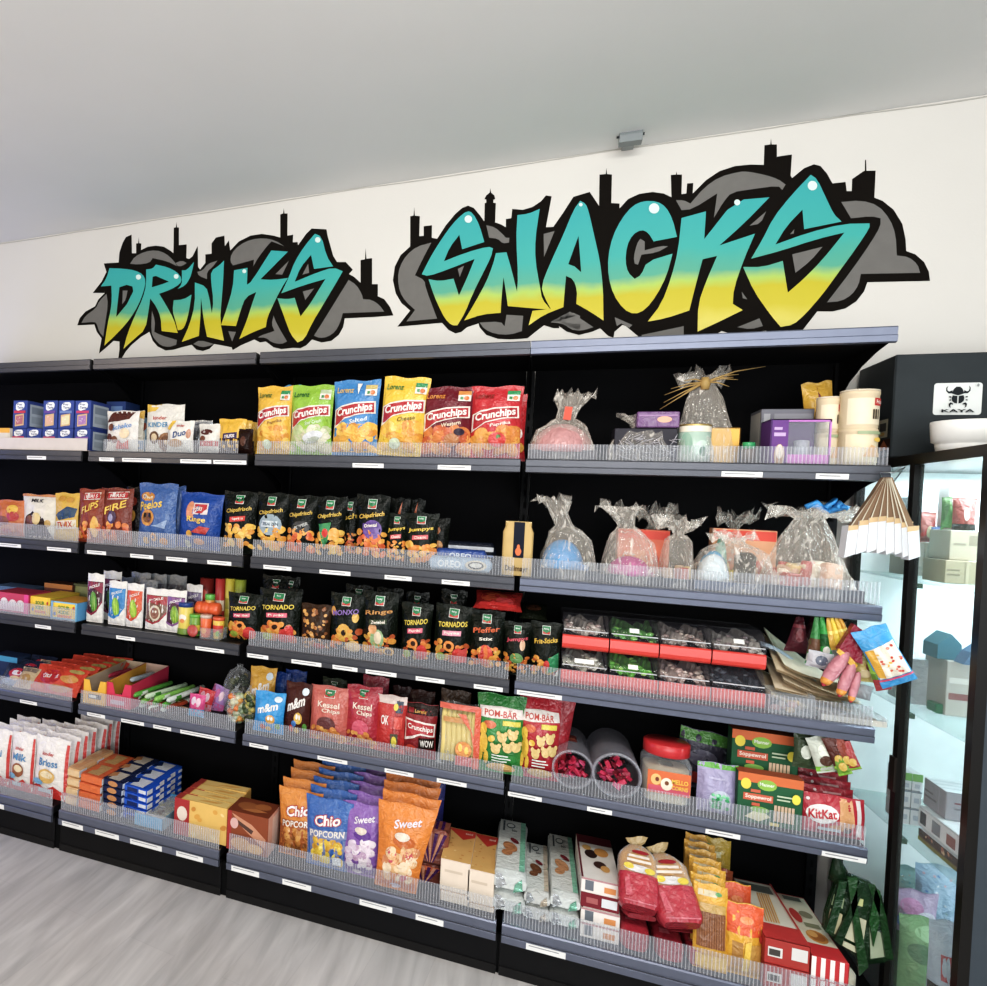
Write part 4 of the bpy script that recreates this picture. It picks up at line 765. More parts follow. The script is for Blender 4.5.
HB_=lambda t,c:[('r',-.5,.80,.75,.93,'e7ded4',.02),('r',-.46,.815,.7,.92,'b8242c',.02),('t','HERRS',.12,.868,.06,'f2e6dc',{'wu':.9,'sl':.02}),('t',t,.05,.66,.13,'f0c43a',{'wu':1.3,'sl':.12}),('o',12,(-.8,.08,.85,.38),.085,['e0762a','e8983a','d9602a'],4)]+c
shelfbag((79,104,489),2,.04,'8a3418',HB_('FLIPS',[('e',.5,.3,.3,.2,'e8b04a')]),'brown and orange flips bag at the left end of the second bay',seed=6,group='brown and orange flips bags')
shelfbag((101,133,488),2,.05,'7a3020',HB_('FIRE',[('e',-.1,.48,.3,.12,'4a3050'),('e',-.15,.47,.18,.07,'a8a0b8')]),'brown and orange fire flips bag with a glossy purple oval',seed=7,group='brown and orange flips bags')
shelfbag((126,142,487),2,.13,'1c1210',[('e',0,.75,.5,.08,'8a3020'),('e',0,.5,.4,.1,'b9862c')],'almost black bag squeezed between the orange and blue bags',seed=8)
RG=[('e',.0,.16,.16,.07,'d9923a'),('e',.0,.16,.08,.03,'34548a'),('e',-.45,.10,.16,.06,'e0a848'),('e',.5,.1,.2,.06,'d98a33')]
shelfbag((139,177,483.5),2,.05,'3f64a0',[('e',-.45,.79,.42,.07,'c9822a'),('t','Chee',-.45,.79,.07,'e8d8b0',{'wu':.6}),('t','Peelos',-.25,.665,.14,'efc02c',{'wu':1.25,'sl':.06}),('e',-.35,.46,.38,.13,'c98428'),('e',-.35,.46,.26,.08,'7a4a1c'),('e',-.5,.5,.07,.04,'1c1a1a'),('e',-.2,.5,.07,.04,'1c1a1a'),('p',[(-.1,.34),(.6,.3),(.7,.44),(.2,.36)],'8fa6cc')]+RG,'light blue cheese snack bag with a round orange face',seed=9,t=.07)
shelfbag((165,185,486),2,.14,'4b6fae',[('e',0,.4,.5,.15,'2a2c34')],'second light blue cheese snack bag behind the first',seed=10,t=.05)
shelfbag((178,221,494),2,.05,'1c4a9a',[('e',-.35,.68,.2,.16,'d98a66'),('r',-.22,.62,.45,.82,'e3d7d6',.02),('r',-.17,.64,.4,.8,'b8242c',.02),('t','HERRS',.1,.72,.07,'f2e6dc',{'wu':.5}),('t','Ringe',.0,.52,.12,'f0c43a',{'wu':.85}),('p',[(-.2,.30),(.5,.28),(.65,.4),(.2,.42)],'c23a34'),('e',-.3,.27,.14,.06,'e0a23c'),('e',.15,.14,.25,.06,'d9884a'),('e',-.4,.08,.14,.07,'c9cbb8')],'dark blue snack ring bag with a red brand plate, leaning',seed=11,t=.09,ry=.05)
# --- black crisp bags, upper middle level
DX=[((224,257,491.5),'Chipsfrisch','d9b23a','Paprika','d6362c',CH,[],'with a red band, at the seam of the second and middle bays'),
((257,288,493),'Chipsfrisch','d9b23a',None,None,CH,[('e',0,.50,.75,.17,'8fa0aa'),('r',-.6,.46,.6,.56,'c9d4da'),('t','GESALZEN',0,.51,.05,'4a5a66',{'wu':1.1})],'with a pale grey salted shield'),
((287,317,495.5),'Chipsfrisch','d9b23a',None,None,CHO,[('e',.1,.5,.6,.1,'3a3a3a'),('t','PEPPER',.1,.52,.05,'b9b9b4',{'wu':.9,'sl':.1})],'with a dark pepper print and orange crisps'),
((315,346,496.5),'Chipsfrisch','e0b83a',None,None,CH,[('p',[(-.7,.56),(.2,.60),(.0,.3),(-.3,.2),(-.5,.35)],'2f8a4f'),('e',-.2,.43,.22,.07,'d8362c'),('e',.4,.42,.35,.1,'e8a534')],'with a green swoosh and red dot'),
((356,389,495),'Chipsfrisch','e6b93c','Oriental','5a3f86',CHO,[('e',.1,.50,.6,.14,'6a4a96')],'with a purple oriental patch')]
for i,(px,t,tc,sub,sbc,cols,ex,lab) in enumerate(DX):
    shelfbag(px,2,.05,'0f140f',frisch(t,tc,sub,sbc or 'd6362c',cols,i+2,extra=ex),'black crisp bag '+lab,name='crisp_bag',cat='crisp bag',seed=i+20,group='black crisp bags with green plaques',t=.07)
shelfbag((340,360,498),2,.13,'0f140f',frisch('isch','e0b83a',None,cols=CHO,seed=9),'narrow glimpse of a black crisp bag behind the green swoosh one',name='crisp_bag',cat='crisp bag',seed=31,t=.05)
for i,(px,dy,lab) in enumerate((((386,408,513.5),.06,'black jumping crisp bag with a yellow title, left of two'),((404.5,438,513),.045,'black jumping crisp bag with a yellow title, right of two'))):
    shelfbag(px,2,dy,'10170f',frisch('Jumpys','f0c82c','Classic','d6545c',['efb03a','e88a2f'],40+i),lab,name='crisp_bag',cat='crisp bag',seed=40+i,t=.06)
for i,(px,dy,lab) in enumerate((((390,409,498),.16,'left'),((406,424,499),.18,'right'))):
    shelfbag(px,2,dy,'0d110d',[('p',[(-.5,.55),(.1,.72),(.2,.95),(-.1,.8)],'b8541f'),('e',.3,.7,.2,.06,'5a2a1a')],f'dim black bag at the back above the jumping crisps, {lab} one',name='crisp_bag',cat='crisp bag',t=.05,seed=50+i)
shelfbag((428,449,518),2,.12,'10130e',[('e',-.2,.75,.4,.08,'a05a1f'),('e',.1,.45,.4,.1,'b87a2a')],'dark crisp bag behind the right jumping crisp bag',name='crisp_bag',cat='crisp bag',t=.05,seed=55)
# biscuit rolls lying flat
def roll(px,lv,dy,base,lay,label,zb,kind='f',D=.06):
    x0,x1,y0=px; Y=LY[lv]+dy; a=onY(x0,y0+6,Y); b=onY(x1,y0+6,Y); w=b.x-a.x
    t=onY((x0+x1)/2,y0,Y+.012); h=max(.03,t.z-zb) if zb is not None else 0
    p=PB(); n=16
    def S(u,v,k):
        a_=math.pi*(v*1.0)  # front over to the back
        e=1 if abs(u)<.93 else .35
        return (u*w/2,D/2-(D/2*e+.0006*k)*math.cos(a_),h/2+(h/2*e+.0006*k)*math.sin(a_)*1.0 if False else h*.5*(1+ e*math.sin(a_-math.pi/2)))
    def P(i,j):
        u=2*i-1; e=1 if abs(u)<.95 else .3; a_=2*math.pi*j-math.pi/2
        return (u*w/2,D/2-math.copysign(abs(math.cos(a_))**.6,math.cos(a_))*D/2*e,h/2+math.copysign(abs(math.sin(a_))**.6,math.sin(a_))*h/2*(e if e<1 else 1))
    p.grid(P,18,16,K(base,kind),True)
    p.paint(lambda u,v,k:(u*w/2*.93,-.0006*k-.0002+ (.0 if .1<v<.9 else .003),h*(.08+.84*v)),w,h,lay,kind,1,3)
    return place(p,'biscuit_roll',((a.x+b.x)/2,Y,zb),label,'biscuit pack'),h
z=LZ[2]+.001
o,h=roll((428,492,557),2,.03,'9fb6cf',[('r',-1,.1,1,.9,'a9bdd3'),('t','OREO',-.35,.5,.6,'e9eef4',{'wu':.8,'bold':.04}),('e',.55,.5,.36,.42,'d9cdb8'),('e',.55,.5,.26,.3,'3a332f'),('e',.55,.52,.2,.2,'e8e2d8')],'pale blue sandwich biscuit roll, lowest and nearest the fence',z)
o,h2=roll((434,487,549),2,.075,'2f4f96',[('t','OREO',.0,.5,.5,'cfd9ea',{'wu':.9})],'dark blue biscuit roll behind the pale blue one',z+h*.55)
roll((432,496,541.5),2,.15,'1d2230',[('r',-1,.6,1,.85,'c9ced6'),('r',-1,.3,1,.4,'4d74b8')],'black and silver biscuit roll at the back of the stack',z+h*.5)
# coffee brick
def coffee():
    X,w,h,Y,z0=fp(502,533,521.5,2,.05); D=.07; p=PB()
    def P(i,j):
        a_=2*math.pi*i; c,s=math.cos(a_),math.sin(a_); e=.28
        q=1 if .02<j<.82 else (.97 if j<=.02 else .86)
        return (w/2*q*math.copysign(abs(c)**e,c),D/2+D/2*q*math.copysign(abs(s)**e,s),h*j)
    p.grid(P,40,10,K('c2a060','p')); p.box((-w*.42,D*.08,h*.97),(w*.42,D*.92,h),K('d9bf85','p'),.002)
    S=lambda u,v,k:(u*w/2,-.0006*k+(.0 if v<.82 else (v-.82)*D*.35),v*h)
    p.paint(S,w,h,[('r',-.28,.33,.42,.99,'14192b'),('e',.06,.45,.2,.07,'d8692f'),('e',.06,.53,.1,.05,'d8692f'),('e',.06,.40,.14,.03,'d8692f'),('t','Dallmayr',.0,.12,.13,'4a3512',{'wu':1.5})],'p',1,6)
    place(p,'coffee_brick',(X,Y,z0),'gold vacuum coffee brick with a black band and orange crest','coffee pack')
coffee()
# --- gift packs, upper middle level, nearest bay
def h1(r,w,D,h):
    tray(r,w,D,.035,'1f2430'); dome(r,-.02,D*.42,.03,w*.36,h*.34,'2f8fd0','blue_ball'); bits(r,w,D,.02,4,['3a9ad8','2a6fb0','c9c3bb'],'sweet',1,.02,.03)
gift((539,603,490),2,.04,.18,'gift pack with a shiny blue dome on a black tray',h1,.60,(-.35,0),.045,.42,21)
p=PB(); a=onY(535,530,.03); b=onY(541,496,.03); c_=onY(549,505,.03)
p.tube([(a.x,.04,LZ[2]+.075),(a.x,.03,a.z),(b.x,.03,b.z),(c_.x,.035,c_.z+.01)],[.006,.007,.006,.003],K('c9d3d9','f'),5)
def h2_(r,w,D,h):
    tray(r,w,D,.03,'20222b'); dome(r,-.0,D*.4,.028,w*.36,h*.22,'c23a8e','pink_mound'); bits(r,w,D,.02,3,['e06aa8','e8d0c8','c2489a'],'sweet',2,.018,.03)
gift((601,666,498),2,.045,.17,'gift pack with a magenta mound under a tall film tuft',h2_,.66,(-.22,0),.05,.45,22)
def h3(r,w,D,h):
    tray(r,w,D,.03,'1d2433'); bits(r,w,D,.02,6,['c9a27a','d8b56a','b8462f','e6d6c0'],'sweet',3,.02,.04)
gift((664,700,513),2,.05,.15,'narrow gift pack with tan sweets, film bunched up white',h3,.72,(0,0),.05,.62,23)
def h4(r,w,D,h):
    tray(r,w,D,.032,'1f3155'); dome(r,-w*.23,D*.35,.03,w*.19,h*.42,'d9e6ee','white_ball'); dome(r,-w*.22,D*.45,.03,w*.19,h*.47,'3d9ac6','blue_ball'); bx(r,(w*.02,.04,.03),(w*.24,.09,h*.62),'15181b','black_pouch','f',.012); dome(r,-w*.12,D*.6,.03,w*.09,h*.7,'7fae9c','green_ball'); bits(r,w*.9,D,.03,5,['c9a86a','e0cfa0','e8c22c'],'sweet',5,.018,.05)
gift((694,786,528),2,.04,.17,'long gift pack on a navy tray holding white and blue balls and a black pouch',h4,.75,(0,0),.05,.6,24)
def h5(r,w,D,h):
    tray(r,w,D,.035,'2a2c38'); bits(r,w*.8,D,.03,9,['c2372f','d8a88a','e6d2b8','b84a4a','d9b26a'],'sweet',8,.028,.07)
    p=PB(); rr=random.Random(4)
    for k in range(8):
        a_=rr.uniform(0,3.1); p.tube([(0,0,0),(.04*math.cos(a_),-.01,.03*math.sin(a_)+.01),(.06*math.cos(a_+.5),-.015,.012)],.008,K('2f8fd6','f'),5)
    o=p.build('blue_bow',r); o.location=(w*.17,D*.35,h*.88)
    p=PB(); p.lathe([(.0,0),(.016,.004),(.02,.012),(.012,.02),(0,.022)],12,K('d23a30','f')); o=p.build('red_sweet',r); o.location=(w*.30,.0,h*.5)
gift((768,868,499),2,.03,.19,'largest gift pack, a cone of crumpled film with a blue bow',h5,.80,(.03,0),.09,.35,25)
for px,lab,sd in (((640,664,500),'small tuft of film wrapping a gift behind the orange red box on the left',31),((722,748,505),'small film wrapped gift with a red sweet behind the right orange red box',32)):
    gift(px,2,.27,.10,lab,lambda r,w,D,h:bits(r,w*1.4,D,.0,4,['c9a23a','b8432f','7fa65a'],'sweet',6,.03,.12),.7,(.1,0),.045,.5,sd)
HT=[('r',-.98,.82,.98,.98,'d9432f'),('p',[(.5,.25),(.62,.45),(.56,.52),(.5,.46),(.44,.52),(.38,.45)],'c2302a'),('r',-.6,.3,.1,.6,'d9855f')]
shelfbox((617,669,529.5),2,.20,.06,'d8694a','long orange red sweet box with a heart, behind the magenta gift pack',HT,[('r',-1,0,1,1,'c9452f')],name='sweet_box')
shelfbox((712,776,529.5),2,.19,.06,'d99a72','long orange red sweet box behind the navy tray gift pack',HT+[('r',-.9,.05,.9,.22,'e3c29a')],[('r',-1,0,1,1,'c9452f')],name='sweet_box')
# hanging fan of card wallets
hub=onY(885,475,-.02); hk=onY(897,466,-.012)
r=root('wire_hook','bent wire hook on the end of the top shelf holding the fan of wallets','hook',(hub.x,hub.y,hub.z))
e=onY(889,481,-.005)
p=PB(); p.tube([(.992-hub.x,0-hub.y,LZ[1]-.05-hub.z),(hk.x-hub.x+.012,-.005,hk.z-hub.z-.005),(hk.x-hub.x-.01,0,hk.z-hub.z-.02),(-.012,0,.008),(-.004,.01,-.006)],.0018,K('8d9093','m'),6); p.build('wire',r)
FAN=[(851,529,880),(862,524,881),(872,521,882),(881,520,883),(889,521,884),(897,522,885),(904,526,886),(910,530,887)]
for i,(bx_,by,tx) in enumerate(FAN):
    b=onY(bx_+1,by,-.03-.004*i); t=onY(tx+2,478,-.03-.004*i); d=Vector((b.x-t.x,0,b.z-t.z)); L=d.length; an=math.atan2(d.x,-d.z)
    lab='end' if i in(0,7) else 'inner'
    r=root('card_wallet',f'white and tan hanging card wallet, {["leftmost","second from the left","third from the left","fourth from the left","fourth from the right","third from the right","second from the right","rightmost"][i]} of the fan on the hook','card wallet',(t.x,t.y,t.z),'hanging fan of card wallets')
    r.rotation_euler=(0,0,0)
    p=PB(); w=.013
    p.prism([(0,0),(.003,.002),(d.x+.006,d.z),(d.x-.010,d.z)],-.012,.012,K('7a5f45','p'),'y'); p.prism([(-.0012,-.004),(.0,.001),(d.x-.009,d.z),(d.x-.012,d.z)],-.0126,-.0118,K('c9bda6','p'),'y'); p.build('tan_strap',r)
    hh=.098-abs(i-3.5)*.004
    p=PB(); q=.3*an
    p.prism([(d.x-.013,d.z+.008),(d.x+.011,d.z+.012),(d.x+.012+.2*an*hh,d.z-hh+.012),(d.x-.012+.2*an*hh,d.z-hh)],-.014,.032,K('d5d8dc','p'),'y')
    p.build('white_block',r)
    p=PB(); p.prism([(d.x-.0135,d.z+.009),(d.x+.0115,d.z+.013),(d.x+.011,d.z),(d.x-.0135,d.z-.006)],-.0148,-.0142,K('c9a878','p'),'y'); p.build('tan_band',r)
# ================================================================ goods, middle and lower middle levels
# --- middle level, far bay
def slab(x0,x1,yt,lv,dy,D,base,label,**k): return shelfbox((x0,x1,yt),lv,dy,D,base,label,**k)
slab(-6,28.5,593,3,.04,.16,'c2385a','pink gum display box at the far end of the middle shelf',front=[('r',-.9,.1,.9,.5,'e9c9cf'),('e',-.4,.55,.2,.18,'e8d9d6'),('e',.1,.5,.2,.18,'e8d9d6'),('e',.55,.5,.2,.18,'e8d9d6'),('r',.75,0,1,1,'e0408a')],top=[('r',-1,0,1,1,'b8304a')],name='display_box')
slab(-6,32,587,3,.24,.12,'56728c','flat grey blue box at the back behind the pink gum box',top=[('r',-1,0,1,1,'5e7a94')],name='display_box')
KID=[('r',-.85,.12,.85,.92,'f0c61c'),('t','SOUR',.0,.68,.2,'2f7a35',{'wu':.9,'bold':.04}),('t','KIDS',.0,.42,.2,'2f7a35',{'wu':.8,'bold':.04}),('r',-.5,.14,.6,.28,'e0742c'),('e',-.7,.3,.1,.1,'3a6ab0'),('e',.75,.7,.08,.1,'c9372c')]
YT=[('r',-1,0,1,1,'edc11d'),('o',12,(-.8,.1,.8,.95),.008,['c9541f','3a7a3a','2f4a7a'],4)]
slab(30,50,597,3,.05,.22,'f0c61c','yellow sour sweets display box with green lettering, left of two',front=KID,top=YT,right=[('r',-1,0,1,1,'e0b81a')],name='display_box',group='yellow sour sweets boxes')
slab(51,77,602,3,.02,.18,'79b4d6','yellow fronted sour sweets box with bright blue sides, right of two',front=KID+[('r',-1,0,-.82,1,'6f9fc9'),('r',.9,0,1,1,'6fb5d6'),('o',6,(-.7,.02,.7,.14),.015,['d97a9a','9a6fc0'],5)],top=[('r',-1,0,1,1,'e6a52a')],right=[('r',-1,0,1,1,'5ea6d6')],name='display_box',group='yellow sour sweets boxes')
slab(44,72,584,3,.28,.1,'6a3a22','brown box with an orange edge at the back behind the sour sweets',front=[('r',-1,.8,1,1,'b8762a')],name='display_box')
slab(73,90,584,3,.3,.08,'5a5f3a','olive box at the back next to the brown box',front=[('r',-.8,.5,.8,.9,'8a8f5a')],name='display_box')
# --- middle level, second bay: pickle pouches
def pick(bg,mid,g1,wave):
    return [('r',-.9,.14,.9,.84,bg),('p',[(-.9,.62),(-.2,.72),(.9,.60),(.9,.82),(-.9,.84)],wave),('t','PICKLE',0,.745,.06,'f2efe8',{'wu':1.2,'sl':.08}),('e',0,.42,.42,.22,g1,.1),('e',-.1,.44,.12,.18,mid,.1),('e',.15,.40,.08,.16,mid,.1),('p',[(-.9,.0),(-.9,.2),(-.2,.14),(.4,.22),(.95,.42),(.95,.0)],'ece8e2'),('p',[(-.9,.2),(-.9,.26),(-.2,.19),(.4,.27),(.95,.48),(.95,.42),(.4,.22),(-.2,.14)],wave)]
PK=[((87.5,104,573.5),.05,'4a2030','7fae3a','4a8a2a','8a2a44','white pickle pouch with a dark red wave, leftmost'),
((103,121,571),.13,'3a1820','4a7a2a','35581f','7a3a5a','white pickle pouch with a dark jar picture, behind the leftmost'),
((109,126.5,581),.05,'2f7fc0','a8d23a','7fb52c','2f86c8','blue pickle pouch with a pale green gherkin'),
((127,143.5,583.5),.05,'d95a2a','b5d63a','8fbf2f','d9502a','orange pickle pouch with a pale green gherkin'),
((146,168.5,588.5),.05,'7a5a48','c9b58a','8a5f48','a8343c','white pickle pouch with a round face picture in the middle of the row'),
((167,186,590),.05,'5a3448','9ac22f','6f9a2a','8a5a90','white pickle pouch with a purple wave and one green gherkin, rightmost'),
((186,202,584.5),.14,'4a3a50','8a8f8a','6a6f6a','7a6a88','pale pickle pouch behind, half hidden by the blue capped jar')]
for i,(px,dy,bg,mid,gg,wv,lab) in enumerate(PK):
    L=pick(bg,mid,gg,wv)
    if i==4: L+=[('e',0,.42,.5,.19,'d9cbb0'),('e',0,.42,.38,.14,'8a5a4a'),('e',-.13,.46,.07,.03,'f2ead8'),('e',.13,.46,.07,.03,'f2ead8'),('t','Big',0,.68,.1,'b8303a',{'wu':.7})]
    shelfbag(px,3,dy,'e6e2dc',L,lab,t=.03,name='pickle_pouch',cat='pouch',seed=i,crimp=.03,neck=.02,group='pickle pouches')
for i,(x0,x1,yt,dy) in enumerate(((131,150,572.5,.22),(150,166,574,.24),(164,186,575,.26),(118,133,577,.2),(140,157,580,.16))):
    shelfbag((x0,x1,yt),3,dy,'8f9296',[('r',-.8,.2,.8,.8,'6f6a70')],['grey backed pickle pouch, tallest in the back row','grey backed pickle pouch, second from the left in the back row','grey backed pickle pouch, right end of the back row','grey backed pickle pouch right behind the blue one','grey backed pickle pouch right behind the round face one'][i],t=.03,name='pickle_pouch',cat='pouch',seed=i+9,crimp=.03,neck=.02,group='pickle pouches')
def can(px,lv,dy,bands,capc,label,name='snack_can',cat='can',zb=None,taper=1.0):
    x0,x1,yt=px; R_=fp(x0,x1,yt,lv,dy,0,zb)[1]/2; X,w,h,Y,z0=fp(x0,x1,yt,lv,dy+R_,0,zb); R_=w/2
    r=root(name,label,cat,(X,Y,z0)); p=PB(); ch=h*.14 if capc else h*.03
    p.lathe([(0,0),(R_*taper*.96,0),(R_*taper,h*.02),(R_,h-ch),(R_*.94,h-ch*.8),(0,h-ch*.8)],20,K(bands[0],'k'))
    S=lambda u,v,k:((R_*(taper+(1-taper)*v)+.0006*k)*math.sin(u*1.35),-(R_*(taper+(1-taper)*v)+.0006*k)*math.cos(u*1.35),v*(h-ch))
    p.paint(S,2*R_*1.3,h,bands[1],'k',1,7); p.build('can_body',r)
    if capc: p=PB(); p.lathe([(R_*1.02,h-ch),(R_*1.02,h-.001),(R_*.95,h),(0,h)],20,K(capc,'k')); p.build('lid',r)
    return r,h
can((179,192.5,602),3,.04,('d9c24a',[('e',0,.62,.4,.12,'e8e0d0'),('e',0,.5,.25,.08,'d9823a'),('r',-1,.0,1,.22,'6f8a2f')]),'23407f','sour sweets jar with a blue lid next to the pickle pouches','sweet_jar','jar')
can((190,201,614),3,.035,('6f9a2f',[('r',-1,.3,1,.6,'d9c63a'),('r',-1,.1,1,.25,'3a6a2a')]),'5fae3a','small green sweets jar with a bright green lid','sweet_jar','jar')
can((200.5,211.5,614.5),3,.03,('e0622a',[('r',-1,.2,1,.5,'d94a2a'),('e',0,.35,.4,.15,'e89a4a')]),'c9b0a0','orange sweets cup, left of the two in front','sweet_cup','cup',taper=.8)
can((213,224,617),3,.03,('d9b22c',[('r',-1,.35,1,.75,'c93a2a'),('e',.2,.3,.3,.15,'7fae3a')]),'d9542a','red and yellow sweets cup, right of the two in front','sweet_cup','cup',taper=.8)
can((205,214,594),3,.10,('c98a3a',[('r',-1,.1,1,.5,'5f8a2f')]),'5fae4a','small jar with a green lid in the middle row of sweets','sweet_jar','jar')
X,w,h,Y,z0=fp(194,218,602,3,.09)
r=root('tomato_jar','orange ribbed sweets jar lying behind the front cups','jar',(X,Y+.02,z0)); p=PB(); q=w/2
p.lathe([(0,-q),(.022,-q),(.028,-q*.9),(.029,-q*.5),(.026,-q*.45),(.029,-q*.4),(.029,q*.1),(.026,q*.15),(.029,q*.2),(.028,q*.9),(.02,q),(0,q)],18,K('df5a24','k'),(0,0,h-.03),ax='x'); p.build('jar_body',r)
p=PB(); p.box((-q,-.02,0),(q,.03,h-.055),K('3a2418','p'),.003); p.build('holder',r)
for i,(x0,x1,yt,b,l,lab) in enumerate(((200,213,576.5,'7a2018',[('e',0,.6,.5,.2,'b83a24'),('e',0,.3,.5,.15,'4a2418')],'dark red'),(215,224.5,577,'b8302c',[('r',-1,.4,1,.6,'e2d0b8'),('r',-1,.1,1,.25,'d9a23a')],'red and cream'),(225,234,577,'cdb92c',[('r',-1,.45,1,.65,'9a8f2a'),('r',-1,.1,1,.3,'e0cf5a')],'bright yellow'),(234.5,245,578,'9aa52a',[('e',0,.6,.5,.15,'d9cf4a'),('r',-1,.1,1,.3,'5f7a24')],'yellow green'))):
    can((x0,x1,yt),3,.17,(b,l),None,f'{lab} tall snack can in the back row of the sweets')
X,w,h,Y,z0=fp(187,198,624,3,.018); p=PB(); p.lathe([(0,-.003),(w/2*.9,-.003),(w/2,0),(w/2*.9,.003),(0,.003)],20,K('b0453f','k'),(0,0,w/2),ax='y'); place(p,'round_sweet_tin',(X,Y,z0),'round red sweets tin standing on edge at the rail','tin')
X,w,h,Y,z0=fp(200,219,620,3,.012); p=PB(); p.box((-w/2,0,0),(w/2,.003,.045),CLEAR()); p.box((w/2-.003,0,0),(w/2,.08,.045),CLEAR()); place(p,'clear_divider',(X,Y,z0),'small clear plastic corner fence in front of the orange cup','divider')
# --- black crisp bags on the middle level
TO=[('e',-.1,.34,.30,.09,'e88a34',.3),('e',-.1,.34,.16,.045,'3a2214',.3),('e',.45,.2,.35,.13,'d63a34'),('e',.3,.13,.25,.08,'c22a2c'),('e',-.5,.15,.25,.07,'9aae3a')]
T3=[((228,262,593),.04,'TORNADO','dcbf2c','Paprika','d6546c',TO,'at the joint of the second and middle bays'),
((259,301,589.5),.05,'TORNADO','e6c82c','Paprika','d6546c',TO+[('e',.6,.3,.2,.1,'d63a34')],'with strawberry red chunks, second from the left'),
((330,364,593),.05,'MONXO','8a6ab0',None,None,[('e',-.05,.36,.45,.15,'e0a63a'),('e',-.05,.36,.15,.05,'2a1a10'),('e',.6,.62,.2,.08,'e0b04a'),('e',.5,.14,.4,.1,'e8c28a'),('e',-.75,.7,.15,.08,'d99a3a')],'with one big onion ring and purple letters'),
((362,398,591.5),.05,'Ringe','c98a3a','Zwiebel','2a3a1f',[('e',-.05,.30,.4,.15,'8fae7a'),('e',0,.32,.22,.1,'e6d2b0'),('e',-.3,.45,.25,.08,'e0a06a'),('e',.6,.12,.3,.07,'e0a63a'),('e',.6,.12,.18,.04,'3a2412'),('e',-.7,.15,.22,.08,'d99a33')],'with a green dip bowl and small rings'),
((401,432,603),.05,'TORNADO','e6c82c','Paprika','d6546c',TO,'between the dip bowl bag and the shiny one'),
((432,470,605),.05,'TORNADOS','e6c82c','Paprika','e08aa0',TO+[('p',[(.2,.1),(.9,.1),(.9,.35),(.5,.3)],'d8504a')],'tilted, with a white flash down its side'),
((469,504,610),.05,'Pfeffer','d9602a','Stix','10150f',[('e',0,.3,.45,.16,'d9482a'),('e',0,.32,.15,.13,'e87a3a'),('e',-.2,.3,.1,.12,'c22f24')],'with rust red letters and a red pepper'),
((503,531,622),.05,'Jumpys','d6485a',None,None,[('e',.4,.6,.2,.1,'e0b08a'),('e',0,.35,.5,.1,'5f8a4a')],'with pinkish red letters, at the centre post'),
((530,561,622),.05,'Frit-Sticks','e6b92c',None,None,[('p',[(.1,.1),(.9,.2),(.9,.5),(.2,.4)],'2f8a5a'),('e',.1,.28,.2,.08,'d23a34'),('p',[(.6,.08),(.9,.08),(.9,.2)],'e8e4da')],'with stick crisps, left of the red bins')]
for i,(px,dy,t,tc,sub,sbc,ex,lab) in enumerate(T3):
    L=frisch(t,tc,sub,sbc or 'd6362c',['e07a2a','e89a34','8a9a2f','d9602a'],60+i,'12170f',ex)
    L=[q for q in L if q[0]!='o']; L=[('o',16,(-.85,.08,.85,.40),.09,['e07a2a','e89a34','b8541f','d9a23a'],60+i)]+L
    shelfbag(px,3,dy,'11170f',L,'black crisp bag '+lab,name='crisp_bag',cat='crisp bag',seed=60+i,t=.07,group='black crisp bags with green plaques',ry=.05 if i==5 else 0)
shelfbag((301,331,604),3,.05,'3a2412',[('o',30,(-.85,.05,.85,.92),.06,['c98a3a','b8742a','8a5224','d99a44'],7),('e',.3,.1,.4,.07,'c23a2c')],'see through bag full of fried onion rings',name='ring_snack_bag',cat='crisp bag',t=.06,seed=70)
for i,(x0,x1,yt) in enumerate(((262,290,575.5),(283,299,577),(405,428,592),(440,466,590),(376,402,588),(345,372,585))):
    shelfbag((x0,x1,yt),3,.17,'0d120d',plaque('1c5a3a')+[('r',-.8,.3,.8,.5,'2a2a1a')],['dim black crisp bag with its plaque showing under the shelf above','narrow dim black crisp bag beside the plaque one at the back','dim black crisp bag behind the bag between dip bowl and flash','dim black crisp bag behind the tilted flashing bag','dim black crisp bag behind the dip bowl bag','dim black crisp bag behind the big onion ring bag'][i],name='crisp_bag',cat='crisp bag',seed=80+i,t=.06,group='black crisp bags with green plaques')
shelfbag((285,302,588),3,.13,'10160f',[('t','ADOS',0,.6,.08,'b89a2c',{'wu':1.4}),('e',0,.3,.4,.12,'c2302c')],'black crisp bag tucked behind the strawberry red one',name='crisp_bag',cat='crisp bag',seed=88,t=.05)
z=LZ[3]+.001+.235
def flatbag(px,lv,dy,zb,wd,base,lay,label,t=.04,rx=-1.25,h=.17):
    xc=(px[0]+px[1])/2; Y=LY[lv]+dy; a=onY(px[0],px[2],Y); b=onY(px[1],px[2],Y)
    return place(bag(b.x-a.x,h,t,base,lay,'f',int(px[0])),'snack_bag',((a.x+b.x)/2,Y,zb),label,'snack bag',(rx,0,0))
X,w,h,Y,z0=fp(473,522,592,3,.06)
flatbag((473,522,608),3,.04,LZ[3]+h-.045,0,'a8241f',[('e',-.2,.5,.6,.25,'c9502a'),('e',.3,.3,.4,.15,'d84a4a'),('r',-.8,.1,.8,.22,'c9302c')],'red snack bag lying flat on top of the black crisp bags',.035,-1.2,.14)
flatbag((520,548,606),3,.10,LZ[3]+h-.075,0,'15190f',[('e',0,.5,.6,.2,'4a2a1a')],'black snack bag lying flat next to the red one at the post',.035,-1.2,.12)
